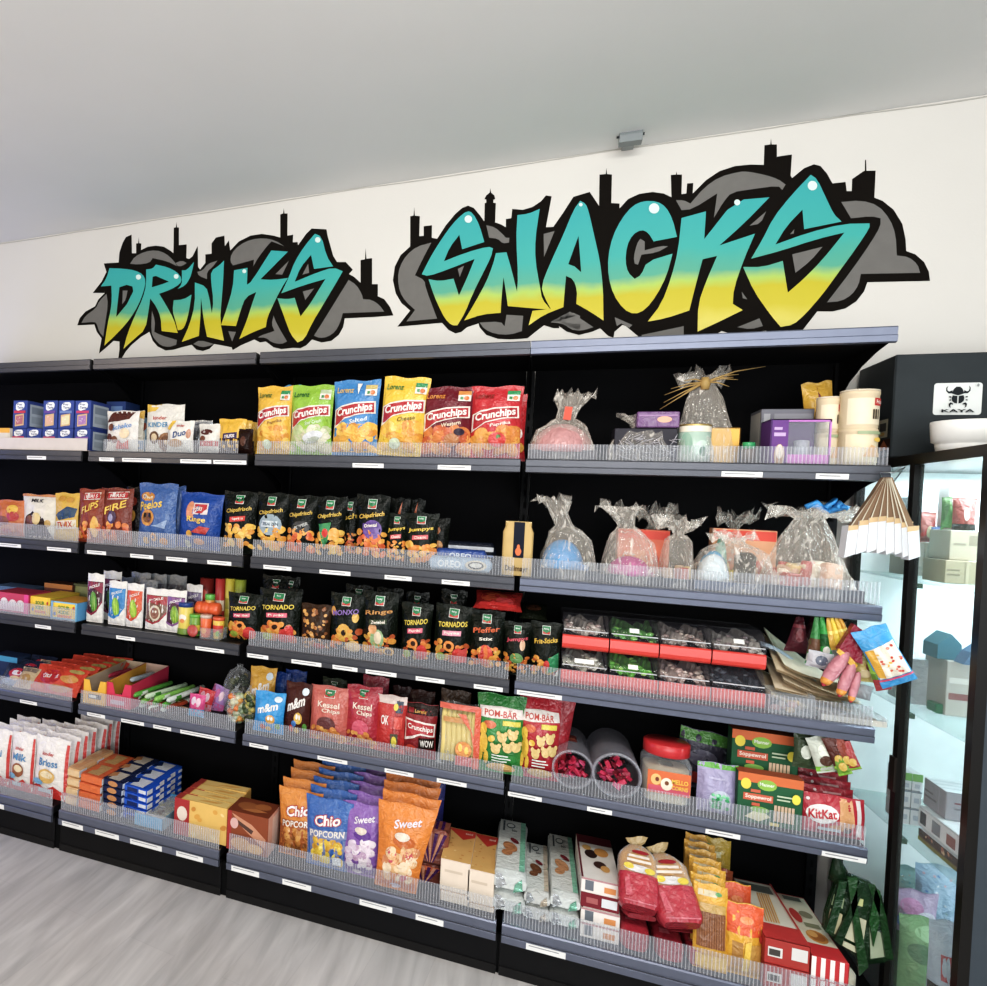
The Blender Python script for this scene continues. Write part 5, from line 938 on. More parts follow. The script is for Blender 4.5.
# --- scoop bins
XB0=onY(561,655,.06).x; XB1=onY(766,680,.06).x; bw=(XB1-XB0)/4
H3=LZ[3]; bh=.118; bd=.20
CON=[('c9beb6',['e0d2c8','b09a94']),('5f9a4c',['6fbe5a','9ade6a','4a8a4a']),('b5a8a2',['d0beb2','a08a84']),('bab2ac',['e0d2c8','a08f90'])]
CON2=[('cfcfc2',['e9e6d8','b0b1a8']),('6fc244',['80d64c','b0ea6a','5aa23a']),('bca8a2',['d4b8b0','efdacc']),('4a4f58',['6a6f7a','8f949c','3a3f48'])]
NMB=['first','second','third','last']
for row in (1,0):
    for i in range(4):
        x0=XB0+i*bw+.002; x1=x0+bw-.004; xc=(x0+x1)/2; w=(x1-x0)/2; zb=H3+.001+row*(bh+.001); yb=.055+row*.012
        c0,cs=(CON if row else CON2)[i]
        r=root('scoop_bin',f"red scoop bin with a smoked flip lid, {NMB[i]} from the left in the {'upper' if row else 'lower'} row",'bin',(xc,yb,zb),'red scoop bins')
        RD=K('d6362a','k')
        p=PB(); p.prism([(0.004,.0),(-.004,.006),(-.008,.018),(-.008,.044),(-.004,.048),(.004,.048),(.004,.006),(bd,.006),(bd,.0)],-w,w,RD); p.build('red_base',r)
        prof=[(-.002,.046),(-.004,.058),(.004,.080),(.022,.100),(.05,.113),(.06,.115)]
        for sx in (-w,w-.003):
            p=PB(); p.prism([(0.004,.03)]+prof[1:]+[(bd,.115),(bd,.0),(.01,.0)],sx,sx+.003,BINLID()); p.build('side_wall',r)
        p=PB(); n=len(prof); v=[(sx,a,b) for a,b in prof for sx in (-w+.003,w-.003)]
        p.add(v,[(2*k,2*k+1,2*k+3,2*k+2) for k in range(n-1)],BINLID(),True)
        lid=p.build('flip_lid',r); lid['label']='smoked clear flip lid'
        p=PB(); p.box((-w+.003,-.0062,.0655),(w-.003,-.002,.068),K('c9c9cc','k')); p.build('lid_edge',lid)
        p=PB(); p.box((-w+.003,.06,.112),(w-.003,bd,.115),BINLID()); p.build('top_plate',r)
        if (row,i) in((1,1),(1,3),(0,0),(0,1)):
            q=.2 if (row,i)!=(0,0) else .42
            p=PB(); p.add([(-w*q,.0,.075),(w*q,.0,.075),(w*q,.010,.088),(-w*q,.010,.088)],[(0,1,2,3)],K('ecebe6','p')); p.build('label_sticker',lid)
        p=PB(); rr=random.Random(i+row*7)
        S=lambda a,b:(-w*.92+2*w*.92*a,.008+(bd-.02)*b,.056+.025*b+.010*math.sin(9*a+5*b+i)+.010*math.sin(23*a+17*b))
        p.grid(S,14,8,K(c0,'k'),False)
        for k in range(26):
            a=rr.random(); b=rr.random()*.5; P=S(a,b); q=rr.uniform(.007,.013)
            p.lathe([(0,-q*.6),(q*.8,-q*.3),(q,0),(q*.8,q*.3),(0,q*.6)],7,K(cs[k%len(cs)],'k'),(P[0]*.94,P[1]+.004,P[2]+.004))
        o=p.build('sweets',r); o['kind']='stuff'; o['label']='loose sweets filling the bin'
# --- paper bags, clear tubs and flat tray to the right of the bins
rr=random.Random(11)
for i in range(5):
    a=onY(768,672,.05); w=.19; zb=H3+.002+i*.02
    p=PB(); ph=rr.uniform(0,6)
    def S(u,v,i=i,ph=ph): 
        return (w*(u-.5),.02+.24*v,.004+.006*math.sin(3*u+ph)*v+.006*math.sin(5*u+2*v+ph)+.006+ (.085+.014*i)*max(0,(1-u))**1.3*(.4+.6*v))
    p.grid(S,12,10,K(['ecd8b4','f0dec0','f4e4c8','ecd9b8','f6e8cc'][i],'p'),True); p.grid(lambda u,v:(S(1-u,v)[0],S(1-u,v)[1],S(1-u,v)[2]-.006),12,10,K('cbb590','p'),True)
    o=place(p,'paper_bag',(a.x+.10+.014*(i%3)+.006*i,.05-.004*i,zb),f"brown paper bag in the loose pile beside the bins, {['lowest','second from below','middle','second from the top','topmost'][i]}",'paper bag',(0,0,rr.uniform(-.25,.05)),'brown paper bags')
a=onY(780,652,.16); p=PB(); p.grid(lambda u,v:(.15*(u-.5),.10*v,.10-.10*(u)**1.6+.012*math.sin(6*v)),10,6,K('c2d0e0','p'),True); place(p,'paper_bag',(a.x+.02,.14,H3+.085),'pale blue grey paper bag draped over the brown bags','paper bag')
X,w,h,Y,z0=fp(770,815,694,3,.02)
r=root('clear_tub','small clear tub with pink and yellow sweets at the rail','tub',(X,Y,z0))
p=PB(); 
for a,b in (((-w/2,0,0),(w/2,.002,h)),((-w/2,.09,0),(w/2,.092,h)),((-w/2,.002,0),(-w/2+.002,.09,h)),((w/2-.002,.002,0),(w/2,.09,h)),((-w/2,.002,0),(w/2,.09,.002))): p.box(a,b,CLEAR())
p.build('tub_body',r)
for k in range(8): 
    p=PB(); p.box((-.012,-.008,0),(.012,.008,.016),K(['e2a39a','e0b06a','e9d0c4'][k%3],'f'),.004); o=p.build('sweet',r); o.location=(rr.uniform(-.35,.35)*w,rr.uniform(.02,.07),.003+.016*(k%2)); o.rotation_euler[2]=rr.uniform(0,3)
c=[onZ(x,y,H3+.012) for x,y in ((820,716),(884,722),(845,690),(800,693))]
p=PB(); X0=c[0].x; X1=c[1].x
p.box((X0,.012,H3+.001),(X1,.26,H3+.028),CBAG(),.004); place(p,'clear_tray',(0,0,0),'flat clear tray sticking out past the right end of the shelf','tray')
p=PB(); p.box((X0+.006,.02,H3+.008),(X1-.02,.25,H3+.018),K('8a7768','p'),.002); p.box((X0+.004,.013,H3+.002),(X1-.004,.016,H3+.018),K('cfc6b8','p')); place(p,'card_sheet',(0,0,0),'brown card sheet lying in the flat clear tray','card')
# --- clip strip of hanging sweets at the right end
def hang(px,base,lay,label,Y,ry=0,rz=0,t=.03,kind='f',name='hanging_sweet_bag',top=.0):
    x0,y0,x1,y1=px  # top-centre x0,y0 -> bottom-centre x1,y1 ; width third
    raise NotImplementedError
def hbag(tx,ty,bx_,by,wpx,base,lay,label,Y,t=.03,kind='f',taper=False,name='hanging_sweet_bag',neck=.07):
    T_=onY(tx,ty,Y); B_=onY(bx_,by,Y); d=T_-B_; h=d.length; an=math.atan2(d.x,d.z); w=wpx/F*((T_-EYE).dot(Fw))
    b=bag(w,h,t,base,lay,kind,int(tx+ty),sub=5,neck=neck)
    if taper: b.v=[(x*(1-.72*max(0,z/h)**1.2),y,z) for x,y,z in b.v]
    return place(b,name,(B_.x,Y-t/2,B_.z),label,'hanging sweet bag',(0,an,0),'sweets hanging on the end clip strip')
hbag(800,617,797,652,22,'4a1620',[('e',0,.5,.5,.2,'6a2a30'),('r',-1,.7,1,.8,'7a3038')],'dark maroon sweet bag at the left of the hanging strip',.06,taper=True)
hbag(814,616,808,655,18,'35121a',[('e',0,.3,.5,.2,'8a6a5a')],'blackish maroon sweet bag behind the green ones',.08,taper=True)
hbag(817,617,813,664,14,'3f8a4a',[('r',-1,.25,1,.55,'6a4a34'),('r',-1,.06,1,.22,'c9c4bc')],'narrow green topped sweet tube with a white foot',.02,taper=True)
hbag(822,617,826,658,12,'2f9a3f',[('r',-1,.3,1,.6,'1f5a2a'),('e',0,.2,.6,.1,'d9d6cc')],'second narrow green sweet tube hanging beside it',.015,taper=True)
for i,(tx,bx_,c) in enumerate(((828,832,'d8a83a'),(832,838,'e8c52c'),(836,844,'e0b024'),(840,849,'d99a22'))):
    hbag(tx,618,bx_,[650,648,645,643][i],9,c,[('r',-1,.5,1,.6,'f2dc6a')],['dull gold sweet tube, first of the yellow four on the strip','bright yellow sweet tube, second of the yellow four','deep yellow sweet tube, third of the yellow four','amber sweet tube, fourth of the yellow four'][i],.01,taper=True,t=.02)
hbag(822,652,818,668,22,'b9b6bc',[('e',0,.5,.5,.3,'5a6070')],'crumpled silver grey sweet bag below the green tubes',-.005)
# triangular red pack with pink sausage sweets
T_=onY(858,624,-.04); L_=onY(838,652,-.04); RR_=onY(860,663,-.04)
r=root('hanging_candy_fan','dark red triangular pack of three pink sausage shaped sweets on the end strip','hanging sweet bag',(T_.x,-.04,T_.z),'sweets hanging on the end clip strip')
q=lambda x,y:(onY(x,y,-.04).x-T_.x,onY(x,y,-.04).z-T_.z)
p=PB(); p.prism([q(854,624),q(862,630),q(862,664),q(849,660),q(838,649)],-.004,.02,K('8a1430','f'),'y'); p.build('red_header',r)
p=PB(); p.prism([q(838,648),q(850,657),q(857,665),q(854,669),q(836,652)],-.006,.0,K('e0a826','f'),'y'); p.build('yellow_band',r)
for (x0,y0,x1,y1,wd) in ((848,652,824,684,.0185),(854,662,840,695,.015),(859,672,851,701,.011)):
    a=q(x0,y0); b=q(x1,y1); p=PB(); pts=[(a[0]+(b[0]-a[0])*t_,0+.004*math.sin(3*t_),a[1]+(b[1]-a[1])*t_) for t_ in [0,.12,.3,.5,.7,.85,.95,1,1.06]]
    p.tube(pts[:7],[wd*.3,wd*.7,wd*.95,wd,wd*.95,wd*.8,wd*.65],K('c9808a','f'),10); o=p.build('pink_sweet',r)
    p=PB(); p.tube(pts[5:8],[wd*.83,wd*.72,wd*.5],K('e0902a','f'),10); p.build('yellow_tip',o); p=PB(); p.tube(pts[7:],[wd*.45,.002],K('b81f3a','f'),8); p.build('red_tip',o)
hbag(870,640,867,682,26,'b5a05a',[('e',-.1,.65,.5,.15,'d9cf8a'),('e',.2,.4,.5,.15,'7a3a2c'),('e',-.3,.2,.4,.1,'c9b58a')],'yellow and brown printed sweet bag behind the pink sausages',-.02,t=.03)
hbag(864,632,884,690,13,'5f8a2a',[('r',-1,.3,1,.5,'86b53a'),('r',-1,.0,1,.2,'9a3038')],'slim green sweet bag hanging at an angle next to the blue one',-.05,t=.03)
hbag(868,628,900,684,30,'3a9ad6',[('p',[(-.9,.16),(.9,.16),(.9,.72),(-.9,.66)],'f0e6d2'),('o',16,(-.8,.2,.8,.66),.05,['d8402c','efb82c','e86a4a','f4ecd8'],3),('p',[(-.95,.2),(-.6,.16),(-.5,.66),(-.95,.66)],'e0a526'),('r',-1,.02,1,.12,'2f8fd0'),('r',-1,.12,1,.15,'d84a6a')],'bright blue sweet bag with a colourful picture, outermost on the strip',-.06,t=.035)
hbag(862,684,858,698,20,'8f8f92',[],'grey empty bag hanging under the yellow and brown one',-.0,t=.02)
# ================================================================ lower middle level
z4=LZ[4]
slab(-8,17,656,4,.16,.1,'2a3a5a','dark blue cup shaped box at the far end of the shelf',front=[('r',-1,.75,1,1,'3f8fb0')],name='display_box')
def lean(px,dy,base,lay,label,tilt,t,group=None,name='wafer_bag',cat='snack bag',lv=4):
    return shelfbag(px,lv,dy,base,lay,label,t=t,tilt=tilt,name=name,cat=cat,group=group,crimp=.04)
o=lean((4,30,664),.05,'2a3248',[('e',.1,.55,.6,.25,'b8283c'),('e',.1,.55,.4,.12,'e9dde0'),('e',0,.15,.7,.15,'7f96ad'),('e',.2,.3,.4,.1,'d9b98a')],'dark wafer bag with a red oval leaning back at the far end',.75,.03)
behind(o,2,.06,'dark wafer bag with a red oval, {} in its row','dark wafer bags',dx=.02,dz=.012)
o=lean((19,37,667),.04,'c9b08a',[('e',0,.35,.6,.3,'b08a4a'),('r',-.8,.75,.8,.95,'8a7a6a')],'tan wafer bag squeezed between the dark and orange ones',.75,.03)
behind(o,1,.09,'tan wafer bag with a dark stripe, {} in its row','tan wafer bags',dx=.03,dz=.02)
WF=[('e',-.3,.55,.45,.26,'b8262c'),('t','KitKat',-.3,.56,.16,'f2e9e4',{'wu':.7,'sl':.1}),('e',.5,.55,.35,.15,'d99a52'),('e',.3,.18,.45,.12,'c9803f'),('e',.6,.85,.3,.08,'b5a05a'),('e',-.6,.15,.3,.1,'e8703a')]
o=lean((34,84,666),.04,'d9482a',WF,'orange wafer bag with a red oval, front of the leaning row',.8,.03)
behind(o,4,.056,'orange red wafer bag with a red oval, {} of the leaning row','orange wafer bags',dx=.022,dz=.005)
# display cartons with notched fronts
def notched(px,dy,D,col,inner,label,lay,fill=None):
    x0,x1,yt=px; X,w,h,Y,z0=fp(x0,x1,yt,4,dy); r=root('display_carton',label,'box',(X,Y,z0)); p=PB(); Cc=K(col,'p'); I_=K(inner,'p'); hh=h
    fr=[(-w/2,0),(w/2,0),(w/2,hh),(w*.25,hh),(w*.14,hh*.55),(-w*.14,hh*.55),(-w*.25,hh),(-w/2,hh)]
    p.prism(fr,0,.002,Cc,'y'); p.paint(lambda u,v,k:(u*w/2,-.0004*k,v*hh),w,hh,lay,'p',1,1); f=p.build('notched_front',r)
    p=PB(); 
    for sx in (-w/2,w/2-.002): p.prism([(.002,0),(D,0),(D,hh*1.15),(.002,hh)],sx,sx+.002,Cc)
    p.box((-w/2,D-.002,0),(w/2,D,hh*1.15),I_); p.box((-w/2+.002,.002,0),(w/2-.002,D-.002,.002),I_)
    p.prism([(.003,0),(D-.003,0),(D-.003,hh*1.14),(.003,hh*.99)],-w/2+.0021,-w/2+.0026,I_); p.prism([(.003,0),(D-.003,0),(D-.003,hh*1.14),(.003,hh*.99)],w/2-.0026,w/2-.0021,I_)
    p.build('carton_body',r)
    if fill:
        for k in range(4):
            p=PB(); p.box((-w*.3,.0,0),(w*.3,.05,hh*.35),K(fill,'p'),.004); q=p.build('bar',r); q.location=(0,.04+k*.06,.003)
    return r
notched((83.5,105.5,680.5),.02,.34,'e3a81f','bba98f','yellow notched display carton at the left end of the second bay',[('r',-.55,.22,.6,.42,'3a3f4a'),('r',-.45,.26,.2,.38,'e6e4de')],'a88a2a')
notched((106,131,683.5),.03,.33,'d22a52','c0a596','crimson notched display carton beside the yellow one',[('r',-.6,.12,.5,.3,'c9b0c0')],'8a2038')
# sweet tubes
rr=random.Random(3)
cols=['8fcf5a','e6eee2','5fae3f','dfe9df','7fc24a','cfe6c4','e9efe8','6fb84a']
NT=[ 'leftmost','second from left','third from left','fourth from left','fifth from left','sixth from left','seventh from left','eighth from left','ninth from left','tenth from left','eleventh from left','rightmost']
for i in range(12):
    x=131+i*3.4+(i%3)*.6; a=onZ(x,699-(i%3)*4+i*.7,z4+.02+.014*(i%3)); L=.24; p=PB(); c=cols[i%8]; rx=.012
    ang=rr.uniform(-.25,.0)
    p.tube([(0,0,0),(0,.012,0),(0,L*.5,.004),(0,L,.010),(0,L+.012,.010)],[.004,rx,rx,rx,.004],K(c,'f'),8); 
    p.tube([(0,L*.18,.0),(0,L*.19,.0),(0,L*.34,.002),(0,L*.35,.002)],[rx,rx*1.04,rx*1.04,rx],K('4f9f34' if i%2 else 'e9f2e2','f'),8)
    place(p,'sweet_tube',(a.x+.02,.05+.012*(i%2),z4+.014+.022*(i%3)),f"green and white sweet tube in the bundle beside the cartons, {NT[i]}",'sweet tube',(0,0,ang-.1),'green and white sweet tubes')
for i,(x,y,c,lab) in enumerate(((150,679,'d6e6ee','pale blue'),(141,676,'3f9ad6','bright blue'),(137,671,'d23a5a','crimson'))):
    a=onZ(x,y,z4+.05); p=PB(); p.tube([(0,-.10,0),(0,-.09,0),(0,.09,.0),(0,.10,0)],[.003,.012,.012,.003],K(c,'f'),8); place(p,'sweet_tube',(a.x,min(.30,a.y),z4+.075),f'{lab} sweet tube lying at the back of the tube bundle','sweet tube',(0,0,-.2),'green and white sweet tubes')
for i,(x0,x1,y,c,lab) in enumerate(((160,172,697,'6a2a22','dark red strip of chews'),(168,180,700,'a8401f','orange red strip of chews'),(176,188,704,'3a2a2c','dark brown strip of chews'),(158,168,694,'b5524a','faded red strip of chews'))):
    a=onZ(x0,y,z4+.02); b=onZ(x1,y+3,z4+.02); p=PB(); p.box((-.035,0,0),(.035,.12,.016),K(c,'f'),.004); p.paint(lambda u,v,k:(u*.03,.06+v*.05,.0165+.0003*k),.06,.05,[('r',-.8,.2,.8,.5,'d9b08a')],'f',1,1)
    place(p,'chew_strip',((a.x+b.x)/2,.055+.02*(i%2),z4+.002+.017*(i%2)),lab+' lying before the back of the shelf','sweet strip',(0,0,-.5+.15*i))
for i,(x,y,c1,c2,lab) in enumerate(((194,703,'e04a8a','e9d0e0','pink lollipop bag with a blue foot at the fence'),(201,697,'d8363f','e6a0b5','red and pink lollipop bag behind the first'),(213,690,'b58ac9','d96aa8','lilac wrapped lollipop bag leaning right'),(209,684,'a04a7a','c98ac0','dusky pink lollipop bag at the back'))):
    a=onZ(x,y+14,z4+.001); yb=max(.02,min(.2,a.y)); X,w,h,Y,z0=fp(x-7,x+8,y-8,4,yb)
    b=bag(w*1.1,min(h,.11),.035,c1,[('r',-1,.0,1,.35,'4aa0d6' if i==0 else c2),('e',-.3,.7,.3,.18,c2),('e',.3,.65,.3,.2,'f0c9d9'),('e',0,.5,.2,.12,c1)],'f',i); place(b,'lollipop_bag',(X,Y,z0),lab,'sweet bag',(-.15,.15*i,0))
def ball(px,dy,label,cols,base,seed):
    x0,x1,yt=px; X,w,h,Y,z0=fp(x0,x1,yt,4,dy); r=root('olive_bag',label,'snack bag',(X,Y+.05,z0)); rr=random.Random(seed); p=PB()
    prof=[(0,0),(w*.42,.004),(w*.5,h*.3),(w*.46,h*.6),(w*.28,h*.85),(w*.08,h*.95),(w*.1,h)]
    n=18; v=[]
    for q,z in prof:
        for k in range(n): a=2*math.pi*k/n; j=rr.uniform(.88,1); v.append((q*math.cos(a)*j,q*.7*math.sin(a)*j,z))
    p.add(v,[(j*n+k,j*n+(k+1)%n,(j+1)*n+(k+1)%n,(j+1)*n+k) for j in range(len(prof)-1) for k in range(n)],CBAG()); p.build('clear_film',r)
    p=PB()
    for k in range(70):
        a=rr.uniform(0,6.28); z=rr.uniform(.05,.75)*h; q=w*.38*math.sqrt(rr.random())*(1 if z<.5*h else .75); s=rr.uniform(.010,.017)
        p.lathe([(0,-s),(s*.8,-s*.5),(s,0),(s*.8,s*.5),(0,s)],7,K(cols[k%len(cols)],'k'),(q*math.cos(a),q*.65*math.sin(a),max(s,z)))
    o=p.build('filling',r); o['kind']='stuff'; o['label']='loose filling seen through the film'
ball((217,253,666.5),.20,'dark round clear bag of green snacks at the back of the second bay',['24301a','35421f','5a5f2a','1c2416','8a7a3a'],'1a2014',3)
ball((222,240,689),.06,'clear bag with orange and pale green filling near the fence',['c98a3a','a8b08a','d9742a','7f8f6a','c9c4a0'],'8a7a4a',4)
ball((238,252,688),.07,'clear bag of dark green and yellow filling beside the orange one',['3a4a2a','8a8a3f','b5a04a','2a341f'],'3a4a2a',5)
# --- lower middle level, middle bay
MM=lambda c:[('t','m&m',-.05,.62,.2,'f2ede6',{'wu':1.35,'sl':.12,'bold':.03}),('e',.2,.35,.32,.11,c),('e',.3,.37,.08,.05,'f4f1ea'),('e',.1,.38,.08,.05,'f4f1ea'),('e',-.3,.15,.2,.07,'c9402c'),('e',.1,.12,.18,.06,'e2b03a'),('e',.7,.2,.16,.07,'5a9a3a'),('e',.6,.85,.25,.07,'d9e6ee')]
shelfbag((249,275,666.5),4,.13,'dba21a',MM('c9a03a'),'yellow peanut sweet bag at the left end of the middle bay',t=.05,name='sweet_bag',cat='sweet bag',tilt=.12)
shelfbag((254.5,285,691.5),4,.035,'2494d8',MM('e0a23a'),'bright blue sweet bag right at the fence',t=.05,name='sweet_bag',cat='sweet bag',tilt=.1)
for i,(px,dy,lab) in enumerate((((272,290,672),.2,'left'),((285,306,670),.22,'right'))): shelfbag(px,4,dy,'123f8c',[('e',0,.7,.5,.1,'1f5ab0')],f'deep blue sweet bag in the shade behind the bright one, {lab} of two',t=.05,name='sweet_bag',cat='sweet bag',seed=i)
shelfbag((285,311,682),4,.05,'4a2018',MM('e0b03a')+[('e',-.1,.25,.2,.06,'4a7fc0')],'brown chocolate sweet bag beside the bright blue one',t=.05,name='sweet_bag',cat='sweet bag',tilt=.1)
shelfbag((296,316,686),4,.12,'38170f',[('t','m&m',0,.6,.2,'a89a90',{'wu':1.2,'sl':.12})],'second brown sweet bag half hidden behind the first',t=.05,name='sweet_bag',cat='sweet bag',tilt=.1,seed=9)
KE=lambda c2:plaque()+[('t','Kessel',.0,.68,.1,'f2dcc8',{'wu':1.1}),('t','Chips',.15,.57,.09,'f2dcc8',{'wu':.9}),('e',-.05,.33,.5,.14,c2),('o',14,(-.85,.06,.85,.25),.085,['e0a04a','d98a3a','c96a3a'],8)]
shelfbag((310,350,686),4,.05,'c9665a',KE('6a3a3a'),'salmon pink kettle crisp bag with a dark picture',t=.07,name='crisp_bag',cat='crisp bag',tilt=.08)
shelfbag((346,381,685.5),4,.05,'b02a3c',KE('d2546a'),'crimson kettle crisp bag right of the salmon one',t=.07,name='crisp_bag',cat='crisp bag',tilt=.08)
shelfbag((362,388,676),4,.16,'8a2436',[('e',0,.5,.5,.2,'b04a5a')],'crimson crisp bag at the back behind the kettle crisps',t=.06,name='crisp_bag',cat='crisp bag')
shelfbag((376,406,695),4,.05,'c2302c',[('r',-1,.86,1,1,'d9c4bc'),('t','OK',-.35,.58,.16,'f4ece4',{'wu':.55}),('p',[(.15,.06),(.75,.06),(.75,.95),(.35,.95)],'a82424'),('r',.35,.72,.8,.92,'3a4658'),('r',.1,.08,.6,.36,'5a5a4a'),('e',.35,.22,.18,.1,'e8d03a'),('e',.35,.82,.15,.06,'e8d03a'),('r',.3,.45,.85,.66,'d84a3c'),('r',-1,.03,1,.1,'e05a44')],'red snack bag with little yellow round pictures down its right side',t=.06,name='snack_bag',tilt=.08)
shelfbag((404,437,703),4,.05,'8a1f26',[('r',-1,.80,1,.99,'2a1712'),('t','Lorenz',0,.86,.06,'d9a23a',{'wu':.7}),('p',[(-.95,.3),(-.95,.72),(.95,.66),(.95,.42),(.1,.45),(-.3,.38)],'efe4dc'),('p',[(-.88,.36),(-.88,.69),(.88,.63),(.88,.45),(.1,.48),(-.3,.43)],'b3202c'),('t','Crunchips',.03,.56,.12,'f7efe6',{'wu':1.6,'sl':-.02}),('r',.0,.2,.95,.4,'2a1712'),('t','WOW',.5,.3,.13,'f4ece4',{'wu':.8}),('e',-.45,.15,.4,.1,'c9402c')],'dark red and brown crisp bag with a white edged banner, lower middle shelf',t=.07,name='crisp_bag',cat='crisp bag',tilt=.08)
X,w,h,Y,z0=fp(437,481,704,4,.04,.08)
r=root('corn_stick_bag','clear orange edged bag of pale yellow corn puff sticks','snack bag',(X,Y,z0)); r.rotation_euler[0]=-.1
for k in range(7):
    p=PB(); x=-w*.36+k*w*.115; p.tube([(x,.03,.01),(x,.022,.02),(x+.002,.02,h*.4),(x-.002,.022,h*.75),(x,.03,h*.9)],[.006,w*.062,w*.066,w*.062,.01],K('e0c878','x'),9); p.build('corn_stick',r)
p=bag(w,h,.06,'e2603a',[],'f',5); p.mats=[CBAG()]; 
S=lambda u,v,k:(u*w/2*.95,.0-.0007*k+.012*abs(u)**3,v*h)
p.paint(S,w,h,[('r',.72,.03,1,.97,'dd5a3c'),('r',-1,.9,.9,.99,'d9604a'),('r',-.8,.70,.5,.78,'c98a4a'),('e',.25,.3,.4,.13,'e08a3a'),('e',.1,.33,.1,.06,'efc84a'),('e',.4,.3,.1,.06,'efc84a'),('r',-.1,.06,.7,.2,'c9302c'),('p',[(-.1,.85),(.3,.85),(.72,.5),(.72,.35),(.55,.6)],'e2694a')],'f',1,4); p.build('printed_film',r)
def pom(px,dy,base,b2,label,tilt=.08):
    L=[('r',-1,.86,1,.99,base),('p',[(-.98,.70),(-.9,.84),(.0,.86),(.9,.84),(.98,.72),(.3,.72),(-.3,.70)],'f0e4dc'),('t','POM-BÄR',0,.775,.1,'c23a2c',{'wu':1.4}),('r',.1,.63,.85,.69,'e2cf3a'),('e',-.45,.62,.28,.05,'d8683a'),
     ('e',-.72,.55,.16,.08,'e8b82c'),('e',-.68,.38,.18,.13,'e8b82c'),('e',-.8,.22,.1,.09,'e8b82c'),('e',-.55,.2,.1,.09,'e8b82c'),('e',-.35,.45,.16,.04,'e8b82c',.6)]
    for x,y in ((.1,.48),(.55,.52),(.35,.36),(-.15,.33),(.7,.38)): L+=[('e',x,y,.2,.06,'e6c47a'),('e',x-.15,y+.05,.09,.03,'e6c47a'),('e',x+.15,y+.05,.09,.03,'e6c47a')]
    L+=[('r',-.3,.25,.4,.265,'e9efe6'),('r',-.3,.215,.5,.23,'e9efe6'),('r',-.3,.18,.35,.195,'e9efe6'),('e',.1,.1,.6,.06,'e2b46a')]
    return shelfbag(px,4,dy,b2,L,label,t=.07,name='crisp_bag',cat='crisp bag',tilt=tilt)
pom((476,525,694.5),.04,'1f7a2c','2f8a3c','green bear shaped crisp bag with a dark green top')
pom((518,560,697),.05,'b01a2c','b8202f','red bear shaped crisp bag at the left end of the nearest bay')
shelfbag((526,566,696),4,.13,'a81f2f',[],'plain red top of a bear shaped crisp bag behind the red one',t=.05,name='crisp_bag',cat='crisp bag',ry=.1)
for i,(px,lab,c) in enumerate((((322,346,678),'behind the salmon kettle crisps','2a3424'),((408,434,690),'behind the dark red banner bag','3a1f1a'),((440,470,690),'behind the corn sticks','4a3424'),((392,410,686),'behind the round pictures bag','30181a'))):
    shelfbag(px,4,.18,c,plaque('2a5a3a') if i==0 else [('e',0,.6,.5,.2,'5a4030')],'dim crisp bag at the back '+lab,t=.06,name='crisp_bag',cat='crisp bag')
# --- lower middle level, nearest bay
def bigjar(px,dy,label,seed,fill,stk=None):
    (x0,x1,yt)=px; X,w,h,Y,z0=fp(x0,x1,yt,4,dy); R_=w/2; L=.30; r=root('sachet_jar',label,'jar',(X,Y,z0+R_))
    p=PB(); p.lathe([(R_*.86,.0),(R_*.90,.0),(R_*.95,.012),(R_,.02),(R_,L*.96),(R_*.9,L),(0,L)],30,JARM(),(0,0,0),True,'y'); p.f=[f for f in p.f]; 
    # open mouth: drop the front cap
    k=[i for i,f in enumerate(p.f) if len(f)==30][0]; del p.f[k],p.m[k],p.sm[k]; p.build('clear_jar',r)
    p=PB(); n=30
    p.add([(q*R_*math.cos(2*math.pi*i/n),y,q*R_*math.sin(2*math.pi*i/n)) for q,y in ((.92,-.003),(1.01,-.003),(1.01,.008),(.92,.008)) for i in range(n)],[(j*n+i,j*n+(i+1)%n,((j+1)%4)*n+(i+1)%n,((j+1)%4)*n+i) for j in range(4) for i in range(n)],clearmat('jar_rim','c2c0c8',.22,.1,0,False,.8),True); p.build('rim',r)
    rr=random.Random(seed)
    for i in range(44):
        a=rr.uniform(math.pi*1.02,math.pi*1.98) if i%3 else rr.uniform(0,6.28); q=R_*.62*math.sqrt(rr.random()); x=q*math.cos(a); z=q*math.sin(a)-R_*.12; y=rr.uniform(.012,.10) if i<30 else rr.uniform(.08,.25)
        s=rr.uniform(.010,.015); pb=PB(); pb.box((-s,-.003,-s*.55),(s,.003,s*.55),K(['c2204a','d82f5a','a8183c','e0487a','7a1a2a'][i%5],'f'),.002); o=pb.build('sachet',r); o.location=(x,y,z); o.rotation_euler=(rr.uniform(-1,1),rr.uniform(-1,1),rr.uniform(-1.2,1.2))
    if stk:
        p=PB(); S=lambda u,v,k:((R_+.001+.0005*k)*math.sin(stk[0]+u*.45),.10+v*.07,(R_+.001+.0005*k)*math.cos(stk[0]+u*.45)); p.paint(S,.08,.07,[('r',-1,0,1,1,'8a3a30'),('r',-.8,.3,.8,.5,'c96a4a')],'p',1,4); p.build('jar_sticker',r)
bigjar((552,594,746),.05,'clear jar lying on its side full of red sachets, left of two',3,0,(-.2,))
bigjar((592,642,757),.04,'clear jar lying on its side full of red sachets, right of two',8,0)
X,w,h,Y,z0=fp(640,699,747,4,.05); R_=w/2*.86
r=root('sweet_tub','clear square tub with a red screw lid and orange label','tub',(X,Y,z0)); hb=h*.80; e=.5
def SQ(q,z,n=32):
    o=[]
    for i in range(n):
        a=2*math.pi*i/n; o.append((q*math.copysign(abs(math.cos(a))**e,math.cos(a)),q*math.copysign(abs(math.sin(a))**e,math.sin(a))+R_,z))
    return o
